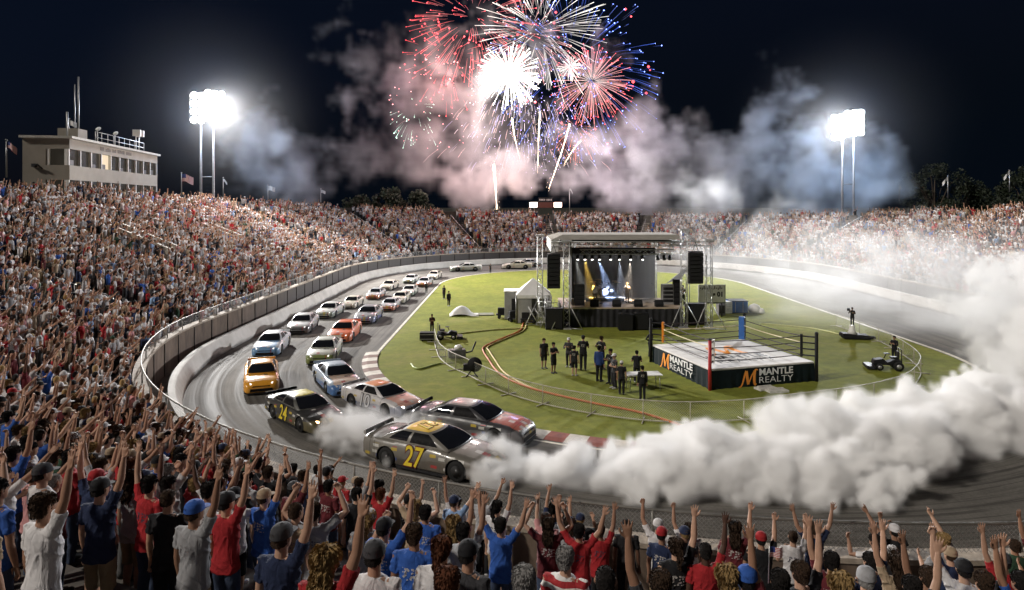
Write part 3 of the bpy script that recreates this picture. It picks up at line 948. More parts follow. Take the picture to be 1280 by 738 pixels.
# lighting truss with lamps
LTZ, LTY = 5.42, 50.6
mb = MB(); truss(mb, (X(725, LTY), LTY, LTZ), (X(842, LTY), LTY, LTZ), .34); under(mb.build('lighting_truss', M['truss']), stage)
lit_px = [722, 731, 740, 749, 763, 774, 788, 803]
wlamp = emis('stage_lamp_lens', (1, .95, .88), 5)
for i, px in enumerate(lit_px + [822, 830, 837]):
    x = X(px, LTY); mb = MB(); on = i < len(lit_px)
    R3 = Matrix.Rotation(-.5, 3, 'X')
    mb.lathe([(.05, .22), (.12, .16), (.13, -.1), (.15, -.16)], (x, LTY - .05, LTZ - .42), 10, 0, True, R3); mb.tube([(x, LTY, LTZ - .17), (x, LTY, LTZ - .35)], .025, 5)
    lo = under(mb.build('stage_lamp', M['dark']), stage)
    if on:
        l_ = MB().lathe([(.09, -.165), (.07, -.19), (.01, -.2)], (x, LTY - .05, LTZ - .42), 10, 0, True, R3).build('lens', wlamp); l_.parent = lo
for px, tx, c, e in ((731, 742, (1, .62, .12), 900), (749, 765, (.45, .6, 1), 1300), (720, 733, (.8, .8, .75), 350), (774, 779, (.75, .82, 1), 600), (788, 784, (1, .85, .7), 700)):
    o = lamp('stage_spot', 'SPOT', (X(px, LTY), LTY - .1, LTZ - .7), e * 9, c, spot_size=math.radians(17), spot_blend=.3, shadow_soft_size=.06); aim(o, (X(tx, 53), 53.3, 1.5))
# stage furniture
def speaker_box(mb, c, s, m=0):
    mb.box(c, s, 0, m); mb.box((c[0], c[1] - s[1] / 2 - .015, c[2]), (s[0] * .86, .03, s[2] * .84), 0, 1)


grille = simple('speaker_grille', (.012, .012, .013), .8, .2, .5, 60)


def line_array(pxl, pxr, yt, yb, d, label):
    xa, xb = X(pxl, d), X(pxr, d); zt, zb2 = zat(yt, d), zat(yb, d); n = 8; h = (zt - zb2) / n
    root = empty('hanging_loudspeaker', ((xa + xb) / 2, d, zb2), 0, label, 'loudspeaker', 'loudspeaker stacks hung beside the stage')
    for i in range(n):
        mb = MB(); q = (n - 1 - i) / (n - 1); a = -.03 - .16 * (i == 0) - .07 * (i == 1)
        c = (0, .1 * (n - 1 - i) / n * 0 + .03 * max(0, 2 - i), h * (i + .5))
        Mr = Matrix.Rotation(a, 3, 'X')
        mb.box(c, (xb - xa, .62, h * .93), 0, 0, Mr); mb.box((c[0], c[1] - .325, c[2]), ((xb - xa) * .9, .03, h * .75), 0, 1, Mr)
        mb.build('speaker_cabinet', [M['black'], grille], root)
    mb = MB().box((0, 0, zt - zb2 + .06), (xb - xa, .5, .08)); mb.tube([(-.2, 0, zt - zb2 + .1), (0, 0, zt - zb2 + .75)], .02, 5).tube([(.2, 0, zt - zb2 + .1), (0, 0, zt - zb2 + .75)], .02, 5)
    mb.build('hanging_frame', M['dark'], root)


line_array(684, 700, 319, 361, 48.4, 'black loudspeaker stack hung at the left of the stage')
line_array(861, 878, 316, 355, 48.4, 'black loudspeaker stack hung between the right truss towers')
spk = [(682, 704, 386, 410.5, 48.6, 'tall black bass speaker on the grass left of stage'), (859, 882, 380, 403.5, 50.5, 'tall black bass speaker on the grass right of stage'),
       (774, 792, 393, 409, 48.2, 'black speaker box before the stage, left of the pair'), (793, 811, 392, 408, 48.4, 'black speaker box before the stage, right of the pair')]
for a, b, yt, yb, d, lab in spk:
    w_ = X(b, d) - X(a, d); h = zat(yt, d); mb = MB(); speaker_box(mb, (0, .35, h / 2), (w_, .8, h)); mb.box((0, .35, h + .012), (w_ * .96, .76, .02), 0, 2)
    root = empty('bass_speaker', (X(a, d) + w_ / 2, d, 0), 0, lab, 'loudspeaker', 'bass speakers standing round the stage')
    mb2 = MB().box((0, .35, h / 2), (w_, .8, h)); mb2.build('cabinet', M['black'], root, bevel=.02)
    MB().box((0, -.07, h / 2), (w_ * .88, .03, h * .86)).build('grille', grille, root)
    MB().box((w_ * .47, .35, h * .6), (w_ * .1, .2, .12)).box((-w_ * .47, .35, h * .6), (w_ * .1, .2, .12)).build('handle', M['dark'], root)
for i, (px, lab) in enumerate(((743, 'leftmost stage monitor wedge on the deck edge'), (771, 'second stage monitor wedge from the left'), (798, 'third stage monitor wedge from the left'), (824, 'rightmost stage monitor wedge on the deck edge'))):
    x = X(px, 49.9); mb = MB().prism([(-.3, -.25, 0), (-.3, .25, 0), (-.3, .25, .42), (-.3, 0, .48), (-.3, -.25, .2)], (.6, 0, 0))
    root = empty('stage_monitor', (x, 49.95, ZD), 0, lab, 'stage monitor', 'monitor wedges on the stage edge'); mb.build('cabinet', M['black'], root, bevel=.015)
    MB().quad((-.26, .015, .505), (.26, .015, .505), (.26, -.26, .225), (-.26, -.26, .225)).build('grille', grille, root)
# amplifier racks and side kit on the deck
for px, d, w_, h, lab in ((724, 50.6, .75, 1.55, 'black equipment rack at the left of the deck'), (834, 51.2, .85, 1.5, 'grey equipment rack at the right of the deck'), (846, 51.0, .5, 1.9, 'tall black rack by the right truss tower')):
    root = empty('equipment_rack', (X(px, d), d, ZD), 0, lab, 'equipment rack', 'equipment racks on the stage')
    MB().box((0, 0, h / 2), (w_, .6, h)).build('case', M['black'] if 'grey' not in lab else M['grey_canvas'], root, bevel=.02)
    for i in range(4): MB().box((0, -.31, h * (.2 + .2 * i)), (w_ * .85, .03, h * .13)).build('rack_unit', M['dark'], root)
# drum kit on a low riser
dk = empty('drum_kit', (X(755, 53.3), 53.3, ZD), 0, 'pale drum kit on a low riser before the backdrop', 'drum kit')
chrome = simple('chrome', (.6, .6, .6), .2, .9, .1); dsk = simple('drum_shell', (.6, .58, .62), .3)
MB().box((0, .1, .14), (3.0, 1.6, .28)).build('riser', M['black'], dk); MB().box((.3, -.72, .3), (3.1, .06, .07)).build('riser_edge', M['white'], dk)
RX = Matrix.Rotation(PI / 2, 3, 'X')
MB().lathe([(.01, -.2), (.32, -.2), (.32, .2), (.01, .2)], (0, -.1, .62), 18, 0, True, RX).build('bass_drum', dsk, dk)
for x, y, z, r in ((-.28, -.05, 1.05, .17), (.28, -.05, 1.05, .17), (.62, .25, .75, .23), (-.6, .2, .85, .19)):
    MB().lathe([(.01, -.13), (r, -.13), (r, .13), (.01, .13)], (x, y, z), 14).build('drum', dsk, dk)
for x, y, z in ((-.85, 0, 1.45), (.85, 0, 1.5), (-.4, .35, 1.6), (1.1, .4, 1.35)):
    st_ = MB().tube([(x, y, .28), (x, y, z)], .015, 5).build('cymbal_stand', chrome, dk); MB().lathe([(.01, .03), (.1, .02), (.26, -.01), (.1, .0)], (x, y, z), 16).build('cymbal', simple('brass', (.6, .45, .2), .3, .9), st_)
for px, d, lab in ((786, 51.5, 'microphone stand before the singer'), (746, 51.3, 'microphone stand before the guitarist'), (814, 52.5, 'microphone stand at the right of the deck')):
    root = empty('microphone_stand', (X(px, d) + .3, d, ZD), 0, lab, 'microphone stand', 'microphone stands on stage')
    MB().lathe([(.14, 0), (.14, .03), (.02, .05)], (0, 0, 0), 10).tube([(0, 0, .03), (0, 0, 1.2), (-.2, 0, 1.38)], .013, 5).build('stand', M['dark'], root)
    MB().tube([(-.2, 0, 1.38), (-.3, 0, 1.43)], .03, 6).build('microphone', M['dark'], root)
# haze under the canopy, lit by the stage lamps
k = NT('stage_haze'); k.n.remove(k.b)
vol = k.n.new('ShaderNodeVolumeScatter'); vol.inputs['Density'].default_value = .045; vol.inputs['Color'].default_value = (.95, .95, .95, 1); vol.inputs['Anisotropy'].default_value = .2
k.l.new(vol.outputs[0], k.out.inputs['Volume'])
hz = MB().box(((bx0 + bx1) / 2, 52.2, 3.3), (bx1 - bx0 - .1, 4.0, 3.6)).build('stage_haze', k.mat); tag(hz, kind='stuff')

# ------------------------------------------------------------------ tents, sign, containers beside the stage
d = 52.5; xa, xb = X(645, d), X(688, d)
tent = empty('marquee_tent', ((xa + xb) / 2, d, 0), 0, 'small white peaked marquee tent left of the stage', 'tent')
hw = (xb - xa) / 2
MB().add([(-hw, -hw, 2.1), (hw, -hw, 2.1), (hw, hw, 2.1), (-hw, hw, 2.1), (0, 0, 3.3)], [(0, 1, 4), (1, 2, 4), (2, 3, 4), (3, 0, 4)]).build('tent_roof', M['white_canvas'], tent)
MB().box((0, -hw, 2.0), (2 * hw, .03, .25)).box((-hw, 0, 2.0), (.03, 2 * hw, .25)).build('valance', M['white_canvas'], tent)
for sx in (-1, 1):
    for sy in (-1, 1): MB().tube([(sx * hw, sy * hw, 0), (sx * hw, sy * hw, 2.1)], .04, 6).build('leg', M['steel'], tent)
MB().box((-hw * .55, -hw + .05, 1.0), (hw * .85, .03, 1.95)).box((hw * .8, -hw + .05, 1.0), (hw * .4, .03, 1.95)).build('side_sheet', M['grey_canvas'], tent)
MB().box((0, hw - .05, 1.0), (2 * hw, .03, 1.95)).build('back_sheet', M['grey_canvas'], tent)
d = 53.5
o = MB().box((0, 0, 1.1), (1.3, 1.6, 2.1), 0, 0).box((0, 0, 2.2), (1.4, 1.7, .08), 0, 1).box((.2, -.82, .9), (.6, .03, 1.5), 0, 2).build('site_cabin', [M['grey_canvas'], M['white'], M['dark']], None, (X(641, d), d, 0), bevel=.02); tag(o, 'narrow grey cabin standing left of the marquee tent', 'cabin')
d = 54
sg = empty('sign_board', (X(894, d), d, 0), 0, 'white sign board with black characters right of the stage', 'sign')
w_ = X(905, d) - X(872, d); zt, zb2 = zat(356, d), zat(378, d)
MB().box((-.3, 0, (zt + zb2) / 2), (w_, .08, zt - zb2)).build('board', M['white'], sg)
MB().box((-.3, 0, zb2 - .06), (w_ + .1, .1, .1)).box((-.3 + w_ / 2 + .03, 0, (zt + zb2) / 2), (.06, .1, zt - zb2)).build('frame', M['dark'], sg)
for q in (-.4, .4): MB().tube([(w_ * q - .3, .06, 0), (w_ * q - .3, .06, zb2)], .05, 6).build('post', M['dark'], sg)
mb = MB()
for i in range(13): mb.box((-.3 - w_ * .42 + w_ * .067 * i, -.05, zt - .28 - .05 * math.sin(i * 2.1)), (.07, .02, .1 + .07 * (i % 3)))
mb.build('lettering', M['logo_black'], sg)
text_mesh('number', 's 01', .5, M['logo_black'], frame_mx(sg.location + Vector((.22, -.05, zb2 + .62)), (1, 0, 0), (0, 0, 1)), sg, bold=.03)
d = 56; bc = empty('blue_container', (X(924, d), d, 0), 0, 'blue container beside a white cabinet right of the stage', 'container')
w_ = X(936, d) - X(915, d)
MB().box((0, .6, .5), (w_, 1.4, .92)).build('body', M['blue'], bc, bevel=.02); MB().box((0, .6, .99), (w_ + .06, 1.46, .06)).build('top_frame', M['dark'], bc); MB().box((0, .6, .03), (w_ + .06, 1.4, .06)).build('bottom_frame', M['dark'], bc)
MB().box((-w_ * .25, -.12, .5), (.03, .03, .8)).box((w_ * .2, -.12, .5), (.03, .03, .8)).build('locking_bar', M['steel'], bc)
o = MB().box((0, 0, .5), (.62, .7, .95), 0, 0).box((0, -.37, .7), (.5, .03, .3), 0, 1).box((0, -.37, .3), (.5, .03, .3), 0, 1).build('white_cabinet', [M['white'], simple('cabinet_door', (.65, .65, .66), .4)], None, (X(909, 56), 56, 0), bevel=.03); tag(o, 'white cabinet left of the blue container', 'cabinet')
o = MB().box((0, 0, .5), (.55, .7, .9), 0, 0).box((0, -.36, .5), (.4, .03, .6), 0, 1).build('grey_cabinet', [simple('grey_cabinet_paint', (.12, .11, .12), .5), M['dark']], None, (X(901, 55), 55, 0), bevel=.03); tag(o, 'dark grey cabinet below the white sign board', 'cabinet')
mb = MB(); mb.lathe([(.01, 0), (.45, .05), (.55, .3), (.4, .62), (.15, .75), (.01, .78)], (0, 0, 0), 14); mb.lathe([(.01, 0), (.28, .03), (.35, .2), (.2, .42), (.01, .45)], (.42, -.25, .0), 12); o = mb.build('covered_pile', M['white_canvas'], None, (X(943, 56), 56, 0)); tag(o, 'pile under white sheeting right of the blue container', 'pile')
# slanted grey awning behind the right tower, generator and trolleys at the left
aw = empty('awning', (X(842, 55.5), 55.5, 0), 0, 'grey slanted awning behind the right stage tower', 'awning')
MB().add([(-.6, 0, 2.5), (.5, -.5, 2.9), (1.3, 0, 4.0), (.2, .6, 3.0)], [(0, 1, 2, 3)]).build('cloth', M['grey_canvas'], aw); MB().tube([(-.6, 0, 0), (-.6, 0, 2.5)], .04, 6).tube([(1.3, 0, 0), (1.3, 0, 4.0)], .04, 6).build('pole', M['steel'], aw)


def trolley(px, py, w_, lab, rz=0.0):
    root = empty('equipment_trolley', at(px, py), rz, lab, 'equipment trolley', 'equipment trolleys on the infield')
    MB().box((0, 0, .32), (w_, .6, .1)).build('bed', M['dark'], root, bevel=.02)
    MB().box((-w_ * .2, 0, .6), (w_ * .45, .5, .46)).box((w_ * .28, 0, .52), (w_ * .3, .45, .3)).build('load', M['black'], root, bevel=.04)
    MB().tube([(w_ / 2, -.25, .3), (w_ / 2 + .15, -.25, 1.0), (w_ / 2 + .15, .25, 1.0), (w_ / 2, .25, .3)], .025, 6).build('handle', M['steel'], root)
    for sx in (-.35, .35):
        for sy in (-.3, .3): MB().lathe([(.03, -.04), (.14, -.04), (.14, .04), (.03, .04)], (w_ * sx, sy, .14), 12, 0, True, RX).build('wheel', M['tyre'], root)


trolley(633, 398, 1.6, 'equipment trolley at the far left of the marquee tent'); trolley(645, 402, 1.3, 'equipment trolley nearest the marquee tent', .3); trolley(661, 404, 1.2, 'equipment trolley at the foot of the left truss tower', -.2)
# clutter of scaffolding by the left tower
sc_ = MB(); r = random.Random(3)
for i in range(26):
    x = X(674 + 14 * r.random(), 49.5); y = 49.2 + r.random(); sc_.tube([(x, y, 0), (x + r.uniform(-.9, .9), y + r.uniform(-.3, .3), r.uniform(.9, 2.4))], .022, 5)
for i in range(5): sc_.tube([(X(672), 49.4 + .2 * i, .4 + .35 * i), (X(697), 49.4, .4 + .35 * i)], .022, 5)
o = sc_.build('scaffold_frame', M['truss'], None); tag(o, 'tangle of aluminium scaffold tubes beside the left bass speaker', 'scaffold')

# ------------------------------------------------------------------ barricade fence, hoses, tarpaulin, gear
pts_px = [(543, 428), (546, 440), (551, 450), (564, 460), (583, 469), (607, 481), (643, 496), (700, 511), (780, 524), (850, 529), (930, 526), (1000, 517), (1066, 508), (1114, 497), (1140, 485), (1151, 467), (1140, 453), (1123, 441), (1106, 431), (1080, 420), (1045, 408)]
bp = smooth_pts([at(*q) for q in pts_px], 6)
bf = empty('barricade_fence', bp[0], 0, 'low wire barricade fence curving round the inside of the infield', 'fence')
k2 = M['chain'].copy(); k2.name = 'fine_wire_mesh'
for nd in k2.node_tree.nodes:
    if nd.type == 'MATH' and nd.operation == 'LESS_THAN': nd.inputs[1].default_value = .0045
    if nd.type == 'BSDF_PRINCIPLED': nd.inputs['Base Color'].default_value = (.5, .5, .48, 1)
under(fence_sheet('wire_mesh', bp, .86, k2), bf)
pale = simple('pale_rail', (.42, .39, .31), .6)
under(MB().tube([p + Vector((0, 0, .87)) for p in bp], .022, 6).build('top_rail', pale), bf); under(MB().tube([p + Vector((0, 0, .05)) for p in bp], .026, 6).build('bottom_rail', pale), bf)
for i in range(0, len(bp), 5):
    under(MB().tube([bp[i], bp[i] + Vector((0, 0, .88))], .022, 6).build('post', pale), bf)
    n_ = (bp[min(i + 1, len(bp) - 1)] - bp[max(i - 1, 0)]).cross(Vector((0, 0, 1))).normalized()
    under(MB().tube([bp[i] + n_ * .45 + Vector((0, 0, .03)), bp[i] - n_ * .45 + Vector((0, 0, .03))], .024, 6).build('foot', pale), bf)


def hose(name, px_pts, mat, r, lab, off=(0, 0, 0)):
    P = smooth_pts([at(*q) + Vector(off) for q in px_pts], 6)
    o = MB().tube([p + Vector((0, 0, r)) for p in P], r, 8).build(name, mat); return tag(o, lab, 'hose', 'hoses lying on the infield')


H1 = [(668, 399), (655, 404), (650, 414), (624, 425.5), (606, 434), (604, 440), (611, 451), (620, 464), (635, 475), (665, 487), (700, 496), (745, 506), (800, 517), (850, 533)]
hose('hose', H1, simple('orange_hose', (.5, .13, .03), .6), .05, 'thick orange hose winding from the stage to the fence')
hose('hose', [(a + 2 + (6 if 4 < i < 9 else 2), b + .5) for i, (a, b) in enumerate(H1)], simple('yellow_hose', (.55, .42, .15), .6), .045, 'yellow hose lying beside the orange hose')
hose('hose', [(568, 419), (590, 416), (620, 413), (660, 411)], simple('pale_hose', (.55, .55, .22), .6), .05, 'pale yellow hose running straight to the stage left')
hose('hose', [(514, 456), (518, 461), (526, 462), (540, 458), (552, 455)], simple('green_hose', (.35, .42, .12), .6), .05, 'short green hose curled on the grass by the kerb')
hose('hose', [(950, 405), (985, 408), (1020, 412), (1055, 420)], simple('pale_cable', (.5, .5, .2), .6), .04, 'thin pale cable across the grass behind the ring')
tp_ = empty('tarpaulin_sheet', at(583, 394), .1, 'grey white tarpaulin draped over a low pile on the grass', 'tarpaulin')
rows = []
for i in range(13):
    t = i / 12; rows.append([Vector((-1.35 + 2.3 * t, -.7 + 1.4 * q / 8, max(.01, (.75 * math.sin(PI * min(1, t * 1.25)) ** .7 if t < .8 else .12) * math.sin(PI * (q + .5) / 9) + .04 * math.sin(5 * t + q)))) for q in range(9)])
MB().loft(rows, 0, True, caps=False, closed_ring=False).build('sheet', M['white_canvas'], tp_); MB().box((1.5, 0, .05), (1.4, 1.1, .06)).build('board', simple('olive_board', (.2, .2, .14), .8), tp_)
# flat road case and small ride-on machine by the start of the fence
rc = empty('road_case', at(534, 426), .05, 'long low black road case beside the man in dark clothes', 'road case')
MB().box((0, 0, .32), (.95, .6, .5)).build('case', M['black'], rc, bevel=.03); MB().box((0, -.31, .45), (.9, .03, .04)).box((0, -.31, .15), (.9, .03, .04)).build('edging', M['steel'], rc); MB().box((.3, 0, .03), (.1, .5, .06)).box((-.3, 0, .03), (.1, .5, .06)).build('runner', M['dark'], rc)


def ride_on(px, py, rz, lab, s=1.0):
    root = empty('ride_on_machine', at(px, py), rz, lab, 'ride-on machine'); root.scale = (s, s, s)
    MB().prism([(-.75, -.32, .3), (-.75, -.32, .62), (-.3, -.32, .66), (.1, -.32, .5), (.35, -.32, .72), (.85, -.32, .62), (.95, -.32, .35)], (0, .64, 0)).build('body', M['black'], root, bevel=.04)
    MB().box((-.35, 0, .78), (.45, .42, .12)).box((-.56, 0, 1.0), (.1, .42, .42)).build('seat', M['dark'], root, bevel=.04)
    MB().tube([(.25, 0, .7), (.1, 0, 1.02)], .03, 6).lathe([(.17, 0), (.2, .02), (.17, .04)], (.08, 0, 1.0), 12).build('steering_wheel', M['dark'], root)
    MB().tube([(-.7, -.3, .6), (-.7, -.3, 1.35), (-.7, .3, 1.35), (-.7, .3, .6)], .03, 6).build('roll_bar', M['dark'], root)
    MB().box((1.1, 0, .18), (.5, 1.2, .2)).build('front_deck', M['dark'], root, bevel=.03)
    for x, r in ((-.5, .3), (.6, .22)):
        for y in (-.45, .45):
            w_ = MB().lathe([(.1, -.1), (r * .8, -.1), (r, -.06), (r, .06), (r * .8, .1), (.1, .1)], (x, y, r), 18, 0, True, RX).build('wheel', M['tyre'], root)
            MB().lathe([(.01, -.11), (r * .5, -.11), (r * .5, .11), (.01, .11)], (x, y, r), 12, 0, True, RX).build('hub', M['steel'], w_)


ride_on(558, 424, .1, 'small black ride-on machine by the start of the fence', .8)
ride_on(1110, 462, 2.9, 'black ride-on machine loaded with gear inside the fence bend', .85)
gr = empty('work_light', at(590, 473), 0, 'black round work light on a wheeled stand at the fence', 'work light')
MB().tube([(-.3, 0, .05), (0, 0, .45), (.3, 0, .05)], .04, 6).tube([(0, 0, .45), (.05, 0, .8)], .05, 6).build('stand', M['dark'], gr)
MB().lathe([(.05, -.25), (.3, -.2), (.38, .05), (.38, .12), (.02, .1)], (.15, -.1, .75), 16, 0, True, RX).build('lamp_head', M['black'], gr); MB().box((-.25, .1, .55), (.4, .3, .35)).build('battery_box', M['black'], gr, bevel=.03)
gr = empty('pump_unit', at(571, 448), .2, 'grey pump unit with a white lid behind the fence', 'pump')
MB().box((0, 0, .3), (1.0, .6, .45)).build('body', simple('grey_pump', (.1, .1, .1), .5), gr, bevel=.05); MB().lathe([(.22, 0), (.25, .15), (.1, .25), (.01, .26)], (.1, 0, .52), 14).build('lid', M['white'], gr); MB().tube([(.5, 0, .3), (.9, .1, .35), (1.15, .15, .9)], .05, 6).build('arm', M['dark'], gr)
# equipment boat-shaped sled with the camera pedestal
sl = empty('camera_platform', at(1068, 424), -.15, 'low black camera platform with a white pedestal on the grass', 'camera platform')
MB().prism([(-.75, -.4, .05), (-.85, -.4, .42), (.85, -.4, .3), (.95, -.4, .05)], (0, .8, 0)).build('base', M['black'], sl, bevel=.05); MB().tube([(-.95, 0, .3), (-.6, 0, .3)], .1, 8).build('outrigger', M['dark'], sl); MB().tube([(.9, 0, .15), (1.3, 0, .12)], .1, 8).build('outrigger', M['dark'], sl)
MB().lathe([(.34, 0), (.2, .2), (.17, .5), (.16, .56)], (-.15, 0, .36), 16).build('pedestal', M['white'], sl)
# table by the ring
tb = empty('folding_table', at(804, 487), .1, 'white folding table among the people beside the ring', 'table')
MB().box((0, 0, .76), (1.7, .8, .05)).build('tabletop', M['white'], tb, bevel=.01)
for sx in (-.75, .75):
    for sy in (-.33, .33): MB().tube([(sx, sy, 0), (sx * .95, sy, .74)], .02, 6).build('leg', M['steel'], tb)
# ------------------------------------------------------------------ stock cars
def lerp(a, b, t): return a + (b - a) * t


ST = [(-2.50, .80, .42, .84, .88), (-2.46, .88, .30, .87, .92), (-2.3, .935, .24, .90, .95), (-2.0, .965, .2, .92, .97), (-1.6, .978, .17, .925, .975), (-1.0, .975, .15, .91, .955), (-.3, .97, .15, .89, .93),
      (.5, .97, .15, .865, .91), (1.0, .975, .15, .835, .885), (1.5, .972, .15, .785, .845), (1.9, .955, .15, .72, .785), (2.15, .925, .14, .655, .72), (2.33, .87, .135, .585, .64), (2.45, .78, .13, .49, .535), (2.50, .66, .16, .38, .41)]


def station(x):
    for a, b in zip(ST, ST[1:]):
        if a[0] <= x <= b[0]:
            t = (x - a[0]) / (b[0] - a[0]); return [lerp(a[i], b[i], t) for i in range(1, 5)]
    return ST[-1][1:]


def body_rings():
    xs = sorted(set([round(-2.5 + 5.0 * i / 56, 4) for i in range(57)] + [s[0] for s in ST]))
    out = []
    for x in xs:
        w, zb, zs, zc = station(x)
        fl = .018 * (math.exp(-((x - 1.38) / .42) ** 2) + math.exp(-((x + 1.42) / .45) ** 2))
        half = [(w * .94, zb), (w + fl * .4, zb + .1 * (zs - zb)), (w + fl, zb + .45 * (zs - zb)), (w * .995 + fl, zb + .72 * (zs - zb)), (w * .965 + fl * .5, zb + .9 * (zs - zb)), (w * .9, zs), (w * .72, lerp(zs, zc, .6)), (w * .38, zc), (0, zc + .012)]
        ring = [(x, y, z) for y, z in half] + [(x, -y, z) for y, z in half[-2::-1]] + [(x, -w * .5, zb), (x, w * .5, zb)]
        out.append([Vector(p) for p in ring])
    return out


def cab_edge(face, q, t, off=0.0):
    """point of the cabin surface; q in -1..1 along the face, t 0 belt .. 1 roof edge"""
    def ring(t):
        e = 1 - (1 - t) ** 1.0
        fx = lerp(1.02, .06, t); rx = lerp(-1.86, -.92, t); yb = lerp(.83, .565, t) + .05 * math.sin(PI * t); z = lerp(.86, 1.27, t) + .045 * math.sin(PI * t)
        return fx, rx, yb, z
    fx, rx, yb, z = ring(t)
    if face == 'f': p = Vector((fx + lerp(.16, .12, t) * (1 - q * q), yb * q, z)); n = Vector((.42, .1 * q, .9))
    elif face == 'b': p = Vector((rx - lerp(.06, .1, t) * (1 - q * q), yb * q, z)); n = Vector((-.42, .1 * q, .9))
    elif face == 'l': p = Vector((lerp(fx, rx, (1 - q) / 2), yb + .012 * (1 - q * q), z)); n = Vector((0, .86, .5))
    else: p = Vector((lerp(fx, rx, (1 - q) / 2), -yb - .012 * (1 - q * q), z)); n = Vector((0, -.86, .5))
    return p + n.normalized() * off


def cabin_mesh():
    mb = MB(); rings = []
    for t in [0, .12, .25, .4, .55, .7, .82, .92, 1.0]:
        r = [cab_edge('f', -1 + 2 * i / 8, t) for i in range(8)] + [cab_edge('l', 1 - 2 * i / 10, t) for i in range(10)] + [cab_edge('b', 1 - 2 * i / 8, t) for i in range(8)] + [cab_edge('r', -1 + 2 * i / 10, t) for i in range(10)]
        rings.append(r)
    top = rings[-1]; c = sum(top, Vector()) / len(top)
    for k, dz in ((.9, .022), (.7, .04), (.4, .05), (.08, .053)): rings.append([c + (p - c) * k + Vector((0, 0, dz)) for p in top])
    return mb.loft(rings, 0, True)


def glass_patch(mb, face, q0, q1, t0, t1, off=.008, nq=8, nt=6, qt=None):
    vs, fs = [], []
    for j in range(nt + 1):
        t = lerp(t0, t1, j / nt)
        a, b = (q0, q1) if qt is None else (lerp(q0, qt[0], j / nt), lerp(q1, qt[1], j / nt))
        for i in range(nq + 1): vs.append(cab_edge(face, lerp(a, b, i / nq), t, off))
    for j in range(nt):
        for i in range(nq):
            k = j * (nq + 1) + i; fs.append((k, k + 1, k + nq + 2, k + nq + 1))
    return mb.add(vs, fs, 0, True)


